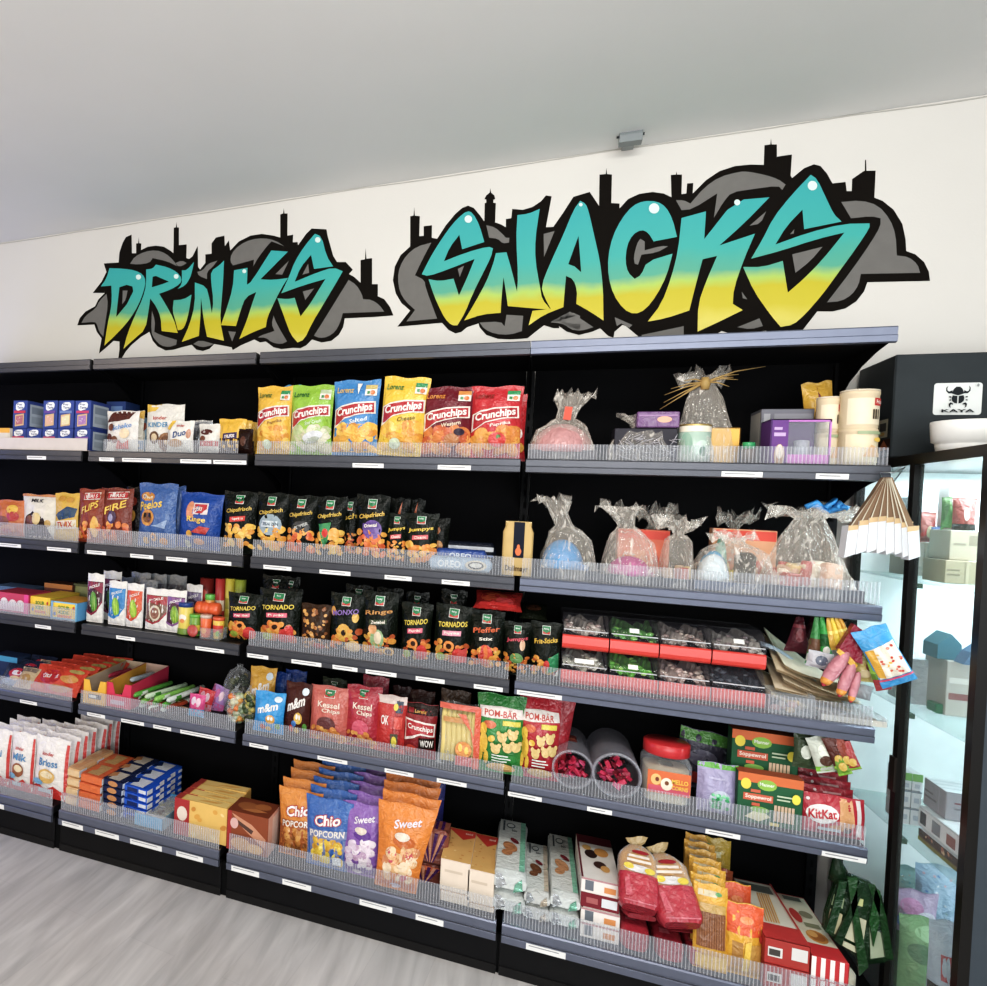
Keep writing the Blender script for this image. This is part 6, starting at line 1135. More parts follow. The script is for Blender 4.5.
p=PB(); n=32; rg=[SQ(R_*.92,0),SQ(R_,.008),SQ(R_,hb*.82),SQ(R_*.8,hb)]; p.add(sum(rg,[]),[(j*n+i,j*n+(i+1)%n,(j+1)*n+(i+1)%n,(j+1)*n+i) for j in range(3) for i in range(n)],CLEAR(),True); p.build('tub_body',r)
p=PB(); rg=[SQ(R_*.5,.003),SQ(R_*.9,.006),SQ(R_*.9,hb*.7),SQ(R_*.3,hb*.74)]; p.add(sum(rg,[]),[(j*n+i,j*n+(i+1)%n,(j+1)*n+(i+1)%n,(j+1)*n+i) for j in range(3) for i in range(n)],K('d9c9a8','p'),False); p.build('marshmallow_filling',r)
p=PB(); S=lambda u,v,k:(u*R_*.86,-.0012-.0006*k,hb*(.24+.48*v)); p.paint(S,2*R_*.86,hb*.48,[('r',-1,0,1,1,'d9662f'),('r',-.95,.04,.95,.34,'d6546a'),('e',-.6,.6,.25,.25,'e9b86a'),('e',-.1,.45,.28,.28,'efe0c8'),('e',-.1,.5,.1,.1,'7a4a2a'),('e',-.55,.62,.09,.1,'7a3a2a'),('t','MELLO',.5,.62,.2,'f6c83a',{'wu':.75}),('t','CORNS',.5,.35,.18,'f6c83a',{'wu':.75})],'p',1,3); p.build('tub_label',r)
p=PB(); p.lathe([(R_*.9,hb-.002),(R_*.96,hb),(R_*.96,h-.004),(R_*.9,h),(0,h)],36,K('c9262c','k'),(0,R_,0)); p.build('screw_lid',r)
shelfbag((671,723,732),4,.22,'4a4658',[('r',-1,.80,1,.99,'4f8f34'),('r',-.9,.1,.9,.3,'b8342c'),('e',0,.55,.6,.15,'7f7a90')],'purple grey pouch with a green top leaning at the back by the wafers',t=.05,name='sweet_pouch',cat='sweet pouch',ry=.12)
shelfbag((697,737,763),4,.04,'a79fc4',[('r',-1,.90,1,.995,'5fae3a'),('e',.1,.28,.55,.22,'c9cfe0'),('o',18,(-.3,.12,.5,.42),.05,['3fae6a','5fc98a','2f8f54','8fd9a8'],4),('r',-.5,.7,.3,.74,'bdb6d6')],'lilac stand up pouch with a green top strip and green sweets',t=.05,name='sweet_pouch',cat='sweet pouch',crimp=.03,neck=.0,tilt=.05)
WFR=[('r',-1,.82,1,1,'d2662c'),('e',-.75,.78,.16,.11,'e8cf2c'),('e',-.1,.80,.3,.11,'86b53a'),('t','Manner',-.1,.81,.07,'e9f0d8',{'wu':.45}),('r',-.82,.46,.1,.6,'c95a3a'),('t','Soppewrol',-.36,.53,.1,'f2e6d6',{'wu':.8}),('r',-.55,.36,-.3,.42,'c95a3a'),('r',-.6,.63,-.3,.69,'c95a3a'),('p',[(-.75,.12),(-.3,.06),(.05,.18),(-.35,.32)],'d9d2a8'),('e',-.3,.3,.3,.06,'7fae4a')]+[('r',.14+.105*k,.12,.22+.105*k,.44,'cfae8f') for k in range(6)]+[('e',.78,.62,.13,.1,'e8d82c'),('r',.2,.55,.6,.58,'b9c9a8'),('r',.2,.62,.65,.65,'b9c9a8'),('r',.0,.03,.3,.09,'d9c46a')]
TP=[('r',-1,0,1,1,'a8502a')]
bxa=shelfbox((737,803,776),4,.035,.05,'1f5a38','dark green wafer roll box with an orange top, front one at the fence',WFR,TP,[('r',-1,0,1,1,'1a4a2e')],[('r',-1,0,1,1,'1a4a2e')],'wafer_box',group='green wafer roll boxes')
bxb=shelfbox((731,798.5,733),4,.125,.05,'1f5a38','dark green wafer roll box with an orange top, raised one behind',WFR,TP,[('r',-1,0,1,1,'1a4a2e')],[('r',-1,0,1,1,'1a4a2e')],'wafer_box',zb=z4+.10,group='green wafer roll boxes')
shelfbox((731,798,760),4,.125,.05,'1f5a38','dark green wafer roll box at the bottom of the back stack',WFR,TP,[('r',-1,0,1,1,'1a4a2e')],[],'wafer_box',group='green wafer roll boxes'); COL.objects['wafer_box.002'].scale[2]=.098/o_info['wafer_box.002'][1]
KK=[('p',[(.15,.12),(.65,.3),(.6,.96),(.2,.96)],'e0a06a'),('r',.72,.05,.86,.97,'f0e2e0'),('e',-.35,.52,.5,.24,'f2ebe8',.15),('t','KitKat',-.35,.52,.24,'c2202f',{'wu':.85,'sl':.1,'bold':.03}),('e',.2,.25,.35,.07,'c98a5a',.15),('e',.42,.2,.14,.08,'4a2a1c'),('r',-.5,.12,.2,.2,'c9cfd9'),('e',-.8,.85,.06,.04,'f2dede'),('r',-.9,.02,.9,.08,'d86a7a')]
o=shelfbag((800,864,795),4,.035,'bb1f33',KK,'red wafer multipack with a white oval, front one at the right end',t=.04,name='wafer_multipack',cat='snack pack',crimp=.02,neck=.0,tilt=.1)
for i,(x0,x1,yt,dy) in enumerate(((800,852,786,.09),(798,849,778,.14),(797,846,770,.19))):
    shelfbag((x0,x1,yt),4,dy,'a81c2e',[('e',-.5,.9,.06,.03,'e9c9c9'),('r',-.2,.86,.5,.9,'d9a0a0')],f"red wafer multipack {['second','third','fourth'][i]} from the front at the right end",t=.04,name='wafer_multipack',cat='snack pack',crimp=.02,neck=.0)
hbag(806,734,804,768,20,'3a4a30',[('e',0,.5,.5,.2,'c9cfc0')],'dark green sweet bag with a pale patch hanging under the middle shelf',.05,t=.03)
hbag(818,736,830,772,22,'c9cfc0',[('r',-1,.05,1,.2,'7fc22f'),('e',0,.6,.5,.2,'e6ead9'),('e',-.1,.35,.5,.15,'5a3a2c')],'white and lime green sweet bag hanging under the middle shelf',.02,t=.03)
for i,(tx,ty,bx_,by,c,lab) in enumerate(((828,737,842,768,'5a2a20','dark brown'),(836,739,850,768,'8a3a28','brick red'),(843,742,855,770,'a83a3a','rusty red'),(832,745,846,775,'6f9a2a','lime green'))):
    hbag(tx,ty,bx_,by,12,c,[('e',0,.3,.6,.15,'d9b04a'),('r',-1,.02,1,.1,'8fc23a')],f'{lab} slim sweet bag hanging from the middle shelf end',.0,t=.02)
# ================================================================ goods, bottom level
z5=LZ[5]+.001
# --- far bay: cake bags
CK=lambda t,pic:[('r',-1,.0,1,.16,'d8352c'),('p',[(-1,.16),(-.6,.24),(-.2,.15),(.3,.23),(.8,.14),(1,.2),(1,.1),(-1,.1)],'d8352c'),('t','kinder',-.1,.74,.06,'c93a30',{'wu':.7}),('t',t,-.05,.60,.12,'4a86b8',{'wu':1.1}),('e',-.1,.38,.5,.12,pic),('e',-.05,.41,.35,.06,'f0dcb0'),('r',-.6,.10,.2,.17,'c9d6e0'),('r',.86,.14,1,.93,'d23a34'),('e',-.6,.27,.35,.05,'7fb3d6')]
NM=['far left','second','third','nearest']
for i,(x0,x1,yt,t,pic) in enumerate(((-13,11,728,'Maxi','6a3a24'),(11.5,35,732,'Milk','9a5a3a'),(35.5,69,737,'Brioss','e0b060'))):
    o=shelfbag((x0,x1,yt),5,.045,'efe9e4',CK(t,pic),['white and red cake bag with a chocolate picture, front of the far column','white and red cake bag with a drinking glass picture, front of the middle column','white and red cake bag with a bun picture, front of the right column'][i],t=.052,name='cake_bag',cat='cake bag',crimp=.05,neck=.02,tilt=.05)
    behind(o,6 if i==2 else 3,.064,['white and red cake bag, {} in the far column','white and red cake bag, {} in the middle column','white and red cake bag, {} in the right column'][i],'white and red cake bags',dx=.002,dz=0)
# --- second bay: stacked bars
def barstack(xl,xr,yf,layers,rows,D,base,lay,side,lab,grp,dy=.05,step=.005,skew=0,h=None,dxr=0):
    X,w,H,Y,z0=fp(xl,xr,yf,5,dy); hh=H/layers
    pb=carton(w,D-.004,hh-.0012,base,lay,[('r',-1,0,1,1,base),('r',-.6,.1,.5,.9,side),('p',[(-.9,.2),(-.3,.5),(-.6,.9),(-1,.7)],lay[0][5] if lay else base)],[('r',-1,.2,1,.8,side)],[('r',-1,.15,-.2,.85,'dfe3ea'),('r',.3,.3,.9,.7,side)],'f',.005)
    first=None; rr=random.Random(int(xl))
    for r_ in range(rows):
        for k in range(layers):
            j=rr.uniform(-.004,.004); loc=(X+j+dxr*r_,Y+r_*D+rr.uniform(0,.003),z0+k*hh)
            pos=f"{['bottom','second','third','fourth','fifth','top'][k] if k<layers-1 else 'top'} layer, {['front','second','third','back'][r_]} row"
            if first is None: first=place(pb,'wafer_bar_pack',loc,f"{lab}, {pos}",'snack pack',(0,0,skew),grp)
            else: copy(first,loc,f"{lab}, {pos}",(0,0,skew+rr.uniform(-.03,.03)),grp)
    return first
barstack(66,78,768,4,2,.13,'e2b27a',[('r',-1,.2,1,.8,'eac592')],'d9a066','cream wafer pack in the stack beside the cake bags','cream wafer stack',.05,skew=-.05)
barstack(79,101,775,4,2,.13,'e06426',[('r',-1,.1,1,.9,'e66f30')],'c9a060','orange wafer pack in the stack','orange wafer stack',.05,skew=-.05)
barstack(101,122,780,5,3,.10,'1f2b52',[('e',.0,.5,.5,.4,'c98a52')],'cfc4b4','navy wafer pack in the stack between orange and blue','navy wafer stack',.05,skew=-.08)
barstack(122,147,787,5,3,.10,'1a5fd0',[('r',-.7,.2,.2,.8,'16306a'),('r',.3,.3,.9,.8,'d9dde6')],'dfe3ea','bright blue wafer pack in the stack','bright blue wafer stack',.05,skew=-.1)
X,w,h,Y,z0=fp(134,163,816,5,.03)
r=root('window_carton','low pale blue carton with a clear top between the blue packs and yellow boxes','box',(X,Y,z0)); D=.22
p=PB(); p.box((-w/2,0,0),(w/2,D,.003),K('6fb3d9','p')); p.box((-w/2,0,0),(w/2,.003,h),K('59a9d9','p')); p.box((-w/2,0,0),(-w/2+.003,D,h),K('8fb9cc','p')); p.box((w/2-.003,0,0),(w/2,D,h),K('8fb9cc','p')); p.box((-w/2,D-.003,0),(w/2,D,h*1.1),K('4a9ac9','p')); p.build('carton_body',r)
p=PB(); p.box((-w/2+.003,.003,h-.004),(w/2-.003,D-.003,h-.002),CBAG()); p.build('clear_top',r)
p=PB(); p.box((-w/2+.006,.01,.003),(w/2-.006,D-.01,h*.7),K('c9c4a6','p'),.01); p.paint(lambda u,v,k:(u*w*.4,.01+v*(D-.02),h*.7+.0006*k),w*.8,D-.02,[('e',.2,.35,.3,.12,'7a5a3a'),('e',-.3,.6,.3,.1,'e0d28a'),('e',.4,.75,.2,.1,'8fa0a0')],'p',1,1); p.build('filling',r)
o=shelfbox((174,227,803),5,.04,.052,'e2b45a','yellow biscuit box with a red left end, front of the row',[('r',-1,0,-.42,1,'a8282c'),('e',-.7,.6,.2,.2,'e0cfc0'),('o',9,(-.3,.1,.9,.9),.05,['d99a3a','f0cf86','c98428'],3)],[('r',-1,0,-.75,1,'a8382c'),('r',-.7,.1,.95,.9,'e9c574'),('p',[(-.2,.3),(.5,.4),(.7,.7),(.1,.6)],'d99f3e')],[('r',-1,0,1,1,'a8282c')],[('r',-1,0,1,1,'d9a548')],'biscuit_box')
behind(o,3,.056,'yellow biscuit box with a red left end, {} of the row','yellow biscuit boxes',dx=.004,jit=.002)
# --- middle bay
shelfbox((227,268,814),5,.03,.13,'8a4320','brown cookie box with a cream right end beside the orange popcorn',[('r',-1,0,-.8,1,'a02c28'),('p',[(-.8,.95),(.2,.75),(.9,.45),(.9,.2),(-.2,.6)],'c98a6a'),('p',[(-.5,.8),(.3,.6),(.2,.5),(-.4,.68)],'5a4038'),('e',-.3,.2,.5,.16,'c98f4a'),('e',.4,.15,.4,.12,'d9a45a'),('e',-.65,.7,.2,.14,'d8a8a0')],[('r',-1,.0,1,1,'7a3a1c'),('e',-.3,.5,.5,.25,'9a5a2a'),('e',.4,.6,.4,.2,'a8652f'),('p',[(-.5,.2),(.2,.4),(.8,.3),(.2,.15)],'b5713a')],[('r',-1,0,1,1,'a02c28')],[('r',-1,0,1,1,'e2a890'),('r',-.3,.1,.7,.9,'ecc9b8')],'biscuit_box')
def doy(o,k,sh=0):
    w,h,t=o_info[o.name]
    for v in o.data.vertices:
        q=1-v.co.z/h; v.co.x=v.co.x*(1-k*q)-sh*q*w
    o.data.update()
def chio(px,dy,base,dark,pc,label,n,fmt,grp,step=.055):
    L=[('r',-1,.02,1,.45,dark),('o',24,(-.6,.10,.7,.42),.085,pc,4),('r',-.85,.44,.9,.56,dark,.03),('t','POPCORN',0,.51,.095,'f0e6da',{'wu':1.6,'sl':.04}),('t','Chio',.0,.70,.17,'b8202c',{'wu':1.25,'sl':.06,'bold':.09}),('t','Chio',.0,.70,.15,'f6efe8',{'wu':1.15,'sl':.06,'bold':.03}),('r',.35,.08,.75,.2,'e6ebf0') if n!=3 else ('e',0,.9,.1,.01,base)]
    o=shelfbag(px,5,dy,base,L,label,t=.05,name='popcorn_bag',cat='popcorn bag',tilt=.10)
    doy(o,.16,-.02)
    behind(o,n,step,fmt,grp,dx=-.002,dz=.012); return o
chio((277,321,789),.07,'dc8528','a85a20',['b8742a','c9853a','8f5420','d99a4a'],'orange caramel popcorn bag, front of its row',3,'orange caramel popcorn bag, {} in its row','orange caramel popcorn bags',.065)
chio((304,352,798),.045,'3565ac','7a86b0',['efc72f','e2b32a','f2d95a','d9a020'],'blue salted popcorn bag, front of its row',4,'blue salted popcorn bag, {} in its row','blue salted popcorn bags',.06)
def sweetp(px,dy,base,b2,cols,label,n,fmt,grp,top):
    L=[('r',-.9,.03,.9,.12,b2),('o',22,(-.6,.16,.65,.50),.10,cols,5),('e',.1,.58,.45,.07,b2),('t','Sweet',.12,.80,.10,'ece2ea',{'wu':.95,'sl':.08}),('e',.0,.64,.3,.05,'e8d8c4'),('e',0,.06,.25,.03,'d9c9d9')]
    o=shelfbag(px,5,dy,base,L,label,t=.05,name='popcorn_bag',cat='popcorn bag',tilt=.10)
    doy(o,.32 if px[0]==376 else .10,.13 if px[0]==376 else .05)
    behind(o,n,.065,fmt,grp,dx=-.002,dz=.012); return o
sweetp((341,384,803),.05,'8a5fae','6a3f94',['d9c4d6','e9d9e6','c9a5c2','efe2ea'],'purple sweet popcorn bag, front of its row',4,'purple sweet popcorn bag, {} in its row','purple popcorn bags',0)
o=sweetp((376,436,804),.015,'e27f1c','c9651a',['e9b27a','f2cfa0','d98a5a','f6dcb8','c9485a'],'bright orange sweet popcorn bag, front of its row',3,'bright orange sweet popcorn bag, {} in its row','bright orange popcorn bags',0)
shelfbag((412,444,775),5,.30,'2a2f78',[('e',0,.7,.6,.1,'4a4f9a')],'dark blue popcorn bag at the back of the bright orange row',t=.05,name='popcorn_bag',cat='popcorn bag')
def lying(x0,x1,yf,yb,dy,lv=5,zb=None):
    X,w,h,Y,z0=fp(x0,x1,yf,lv,dy,0,zb); D=onZ((x0+x1)/2,yb,z0+h).y-Y; return X,w,h,Y,z0,min(max(.05,D),.40-Y)
def brick(px,dy,base,front,top,label,name,zb=None,kind='f',bev=.012,left=(),right=(),cat='snack pack'):
    X,w,h,Y,z0,D=lying(*px,dy,5,zb)
    return place(carton(w,D,h,base,front,top,left,right,kind,bev),name,(X,Y,z0),label,cat),h,z0,D
# striped bun packs
ST=[]
for k in range(7):
    a=-1.2+.4*k; ST.append(('p',[(.05*k-.15,.1),(.05*k-.08,.1),(math.sin(a)*.9+.1,.92),(math.sin(a)*.9-.1,.92)],'4a1a5a' if k%2==0 else 'c98a6a'))
o,h,z0,D=brick((405,441,864,842),.12,'7a3a2a',[('r',-.9,.75,.9,.95,'c9653a')]+ST,[('r',-1,.1,1,.9,'8a4a34')]+[('r',-.85+.35*k,.1,-.68+.35*k,.9,'4a1a5a') for k in range(5)],'purple and orange striped bun pack, lower of two','bun_pack')
brick((412,448,829,818),.12,'8a4a3a',ST,[('r',-1,.1,1,.9,'9a5a44')]+[('r',-.85+.35*k,.1,-.68+.35*k,.9,'4a1a5a') for k in range(5)],'purple and orange striped bun pack, upper of two','bun_pack',zb=z0+h+.001)
# sandwich boxes, two tiers each
for i,(x0,x1,yf,yb,yl) in enumerate(((440,470,861,828,893),(467,494,871,834,905))):
    TPX=[('r',-1,0,1,1,'d9a860'),('o',14,(-.85,.05,.85,.75),.05,['c9893a','e6c48a','d9a050','b87a34'],3+i),('p',[(-1,.98),(1,.98),(1,.80),(.2,.66)],'c2301f'),('t','sand',.55,.88,.06,'f0d8c8',{'wu':.5})]
    F_=[('r',-.96,.04,.96,.96,'e2d0bc'),('r',-.7,.6,.5,.68,'cdb9a2')]
    o,h,z0,D=brick((x0,x1,yl,yl-34),.045,'dcc9b6',F_,TPX,f"cream sandwich biscuit box, lower one of the {'left' if i==0 else 'right'} stack",'sandwich_box',kind='p',bev=.002,cat='box')
    brick((x0,x1,yf,yb),.045,'dcc9b6',F_,TPX,f"cream sandwich biscuit box with an orange top, upper one of the {'left' if i==0 else 'right'} stack",'sandwich_box',zb=z0+h+.001,kind='p',bev=.002,cat='box')
# --- nearest bay: foil packs of crispbread
def foil(px,ylow,base,edge,pic,label,tier):
    X,w,h,Y,z0,D=lying(*px,.05); hh=h
    for t in range(tier):
        hz=hh/tier; zb=z0+t*hz
        p=PB(); rr=random.Random(int(px[0])+t)
        def P(u,v):
            a_=2*math.pi*u; c,s=math.cos(a_),math.sin(a_); e=.45; q=1 if .06<v<.94 else .55
            jx=1+.04*math.sin(13*v+a_*3+t); 
            return (w/2*.98*math.copysign(abs(c)**e,c)*jx,D*v,hz/2+hz/2*.97*math.copysign(abs(s)**e,s)*q)
        p.grid(P,28,16,K(base,'f'),True); p.add([P(i/28,0) for i in range(28)],[tuple(range(28))[::-1]],K(base,'f'))
        S=lambda u,v,k:(u*w/2*.86,D*(.05+.9*v),hz*.985+.0012*k*.6)
        if t==tier-1: p.paint(S,w*.86,D*.9,[('r',-1,.0,1,1,'e6e9e4'),('r',.62,.0,1,1,edge),('o',5,(.62,.05,.98,.95),.03,['4fae8a','8fd0b4'],3),('e',-.1,.42,.5,.10,pic,.3),('e',-.3,.30,.4,.06,pic,-.2),('e',.2,.55,.25,.06,'8a2f3a',.5),('e',-.15,.86,.35,.06,'5a6468'),('e',-.15,.86,.27,.04,'e6e9e4'),('r',-.75,.72,-.6,.95,'5a6468'),('t','bio',.15,.75,.05,'3a4448',{'wu':.4})],'f',1,3)
        S=lambda u,v,k:(u*w/2*.8,-.001-.0006*k,hz*(.12+.76*v)); p.paint(S,w*.8,hz*.76,[('p',[(-1,0),(-.2,.4),(-.6,1),(-1,1)],'c9cdd0'),('p',[(.3,0),(1,.2),(.9,.9),(.4,.5)],edge)],'s',1,2)
        place(p,'crispbread_pack',(X,Y,zb),f"{label}, {'upper' if t==tier-1 else 'lower'} of two",'snack pack')
foil((492,526,872,818),0,'d4d9d6','8fd0b4','c98a5a','silver and mint foil crispbread pack at the left end',2)
foil((523,550,892,842),0,'cfd0cc','d9c9b4','8a5a3a','silver and beige foil pack between the two mint ones',2)
foil((549,580,894,828),0,'dadfdc','8fd0b4','d9a070','silver and mint foil crispbread pack beside the maroon boxes',2)
# maroon and white biscuit boxes, four high
X,w,h,Y,z0,D=lying(580,619,880,838,.05); hz=h/4
BT=[('r',-1,.0,1,.80,'ebe4dc'),('r',-1,.80,1,1,'5a1a24'),('r',-1,0,-.9,1,'6a1f2a'),('e',-.3,.55,.35,.10,'3a2420'),('e',.3,.62,.4,.10,'d99a4a'),('e',.1,.32,.35,.08,'4a2c26'),('e',.35,.25,.25,.07,'d9a45a'),('e',-.5,.68,.25,.06,'e0b060')]
FR1=[('r',-1,.0,1,1,'ebe2da'),('r',-.8,.15,-.35,.85,'6a7078'),('r',.2,.2,.8,.6,'d98a4a'),('r',-1,.88,1,1,'b8868a')]
FR2=[('r',-1,0,1,1,'7a1f2c'),('r',.1,.2,.9,.8,'d9dde0'),('r',-.7,.3,-.1,.7,'a85a5a')]
for t in range(4):
    place(carton(w,D,hz-.0012,'e6ded6',FR2 if t==2 else FR1,BT,(),[('r',-1,0,1,1,'d9d0c8')],'p',.0015),'biscuit_box',(X+(.003 if t<2 else 0),Y-(.006 if t<2 else 0),z0+t*hz),['white biscuit box with a barcode, lowest of the maroon stack','white biscuit box with a barcode, second from the bottom of the maroon stack','maroon fronted biscuit box, third in the stack','white biscuit box with dark biscuits on its lid, top of the maroon stack'][t],'box',group='maroon stack boxes')
# bread in red bags
def bread(x0,y0,x1,y1,wpx,label,rot=0,full=True,zl=.0,dy=.1,th=.075):
    Yf=LY[5]+dy; B_=onZ(x1,y1,z5+zl+.01); Yb=min(max(B_.y,LY[5]+.02),.1); B_=onY(x1,y1,Yb)
    # far end of the loaf lies back and up
    best=None
    for k in range(60):
        Y2=Yb+.01+.005*k; P=onY(x0,y0,Y2); L=(P-B_).length
        el=math.atan2(P.z-B_.z,Y2-Yb)
        if best is None or abs(el-.75)<best[0]: best=(abs(el-.75),P,L)
    P=best[1]; d=(P-B_); L=d.length; w=wpx/F*((B_-EYE).dot(Fw))
    zx=d.normalized(); xx=Vector((1,0,0)); xx=(xx-zx*xx.dot(zx)).normalized(); yy=zx.cross(xx)
    M=Matrix((xx,yy,zx)).transposed().to_4x4(); M.translation=(B_.x,B_.y,max(B_.z,z5+.012))
    r=bpy.data.objects.new('bread_bag',None); COL.objects.link(r); r.matrix_world=M; tag(r,label,'bread bag','red bread bags')
    n=22; bl=L*(.86 if full else .97)
    def P_(u,v,sc=1):
        a_=2*math.pi*u; c,s=math.cos(a_),math.sin(a_); e=.5
        q=(.80+.2*min(1,v/.08)) if v<.08 else (1 if v<.78 else 1-.55*((v-.78)/.22)**1.5)
        wr=1+.02*math.sin(9*u*6.28+12*v)
        return (w/2*sc*q*wr*math.copysign(abs(c)**e,c),th/2*sc*q*math.copysign(abs(s)**e,s)-(th/2),bl*v)
    cut=.50
    p=PB(); p.grid(lambda a,b:P_(a,b*cut),n,8,K('b52a3c','f'),True); p.add([P_(i/n,0) for i in range(n)],[tuple(range(n))],K('a02232','f'))
    S=lambda u,v,k:(u*w/2*.9,-th-.0008*k+ (th*.25 if abs(u)>.95 else .0),bl*v)
    p.paint(lambda u,v,k:(u*w/2*.86,-th-.0015-.0006*k,bl*v),w*.86,bl,[('r',-.9,.03,.9,.05,'d86a78'),('p',[(-.8,.1),(-.4,.12),(-.6,.4),(-.85,.38)],'c9505f')],'f',1,3)
    p.build('red_wrap',r)
    if full:
        p=PB(); p.grid(lambda a,b:P_(a,cut+b*(1-cut),.97),n,10,K('c08a4a','x'),True); p.build('bread_loaf',r)
        p=PB(); p.grid(lambda a,b:P_(a,cut-.01+b*(1.01-cut),1.0),n,10,CBAG(),True)
        p.paint(lambda u,v,k:(u*w/2*.86,-th-.002-.0006*k+max(0,v-.78)*th*1.2,bl*v),w*.86,bl,[('e',0,.56,.9,.06,'d9d2d0'),('e',-.6,.58,.3,.05,'e2c62a'),('e',.6,.55,.3,.05,'e2c62a'),('e',0,.72,.6,.09,'b8864a'),('r',-.7,.66,.7,.70,'e6d6c8'),('e',.1,.84,.5,.04,'a82a34'),('r',-.6,.73,.6,.77,'e0cfc0')],'f',1,4); p.build('clear_film',r)
        p=PB(); m_=12; V=[]
        for q,zz in ((.26,bl*.99),(.12,bl*1.03),(.35,bl*1.10),(.42,bl*1.16)):
            for i in range(m_): a_=2*math.pi*i/m_; j=1+(.3*math.sin(i*5.3)); V.append((w/2*q*2*.6*math.cos(a_)*j,th/2*q*math.sin(a_)*j-th/2,zz+.006*math.sin(i*7)))
        p.add(V,[(j*m_+i,j*m_+(i+1)%m_,(j+1)*m_+(i+1)%m_,(j+1)*m_+i) for j in range(3) for i in range(m_)],K('b59a6a','f')); p.build('twisted_end',r)
def breadend(x0,x1,yt,dy,D,zb,label,rz=0):
    X,w,h,Y,z0=fp(x0,x1,yt,5,dy,0,zb); h=min(h,.085); r=root('bread_bag',label,'bread bag',(X,Y,z0 if zb else max(z0,onY(X,yt,Y).z-h if False else z0)),'red bread bags',rz)
    p=PB()
    def P(u,v):
        a_=2*math.pi*u; c,s=math.cos(a_),math.sin(a_); e=.5; q=.78+.22*min(1,v/.12) if v<.12 else 1-.25*max(0,(v-.8)/.2)
        return (w/2*q*math.copysign(abs(c)**e,c),D*v,h/2+h/2*q*math.copysign(abs(s)**e,s)*(1+.03*math.sin(12*v+5*u)))
    p.grid(P,24,10,K('b52a3c','f'),True); p.add([P(i/24,0) for i in range(24)],[tuple(range(24))],K('a02232','f')); p.add([P(i/24,1) for i in range(24)],[tuple(range(24))[::-1]],K('a02232','f'))
    p.paint(lambda u,v,k:(u*w*.36,D*(.2+.6*v),h*1.0+.0015*k),w*.7,D*.6,[('p',[(-.8,.1),(.2,.12),(.1,.3),(-.7,.35)],'cf5f6d')],'f',1,3); p.build('red_wrap',r)
breadend(620,651,930,.02,.20,None,'red end of a bread bag at the fence, left of the pile')
breadend(655,686,944,.015,.20,None,'red end of a bread bag at the fence, middle of the pile')
breadend(688,703,950,.03,.16,None,'narrow red end of a bread bag at the fence, against the pasta')
breadend(623,661,914,.06,.20,LZ[5]+.088,'red end of a bread bag just under the upright loaf',.15)
breadend(666,702,932,.05,.18,LZ[5]+.088,'red end of a bread bag just under the slanting loaf',.25)
bread(635,843,637,914,36,'sliced bread bag with a twisted top, upper left of the red pile',dy=.1,zl=.15)
bread(655,850,680,930,40,'sliced bread bag slanting to the right on the red pile',dy=.1,zl=.14)
# pasta
PT=lambda:[('r',-.75,.86,.35,.93,'d9c9a0'),('e',.45,.90,.2,.025,'5fa05a'),('r',-.82,.27,.85,.70,'8f5a34'),('r',-.82,.68,.85,.78,'c9a052')]+[('r',-.78+.14*k,.28,-.73+.14*k,.68,'a56e42') for k in range(12)]+[('r',-.9,.05,.9,.2,'eebc3a')]
o=shelfbag((693,727,884),5,.02,'e3a71c',PT(),'yellow pasta packet with a brown window, front of the row',t=.028,name='pasta_packet',cat='pasta packet',tilt=.16,crimp=.02,neck=.0)
behind(o,6,.046,'yellow pasta packet, {} of the leaning row','yellow pasta packets',dx=.003,dz=.006,jit=.003)
shelfbag((704,729,838),5,.33,'b89a24',[('r',-.6,.78,.2,.85,'d9cf9a'),('o',14,(-.8,.25,.8,.6),.06,['8a6a1c','c9a83a'],4)],'dull yellow pasta packet standing alone at the very back',t=.03,name='pasta_packet',cat='pasta packet',neck=0,crimp=.02)
shelfbag((708,731,868),5,.22,'7a3a1c',[('r',-1,.8,1,1,'9a4a24')],'brown pasta packet between the yellow row and the orange packets',t=.05,name='pasta_packet',cat='pasta packet',neck=0)
OP=[('r',-1,.60,1,.99,'e2571f'),('e',.1,.80,.35,.05,'ee8a4a'),('r',-.6,.15,-.1,.5,'b5823a'),('r',.2,.1,.8,.5,'c9953f'),('e',.85,.58,.14,.06,'c23a2c'),('r',-.9,.04,.9,.1,'d9a01f'),('p',[(-.1,.1),(.2,.1),(.3,.55),(.0,.5)],'f0c440')]
o=shelfbag((722,763,903),5,.02,'e6a81c',OP,'yellow pasta bag with an orange top, front one of two',t=.06,name='pasta_packet',cat='pasta packet',tilt=.1,neck=.02)
shelfbag((717,750,882),5,.12,'e6a81c',OP,'yellow pasta bag with an orange top, second one behind',t=.05,name='pasta_packet',cat='pasta packet',tilt=.1,neck=.02)
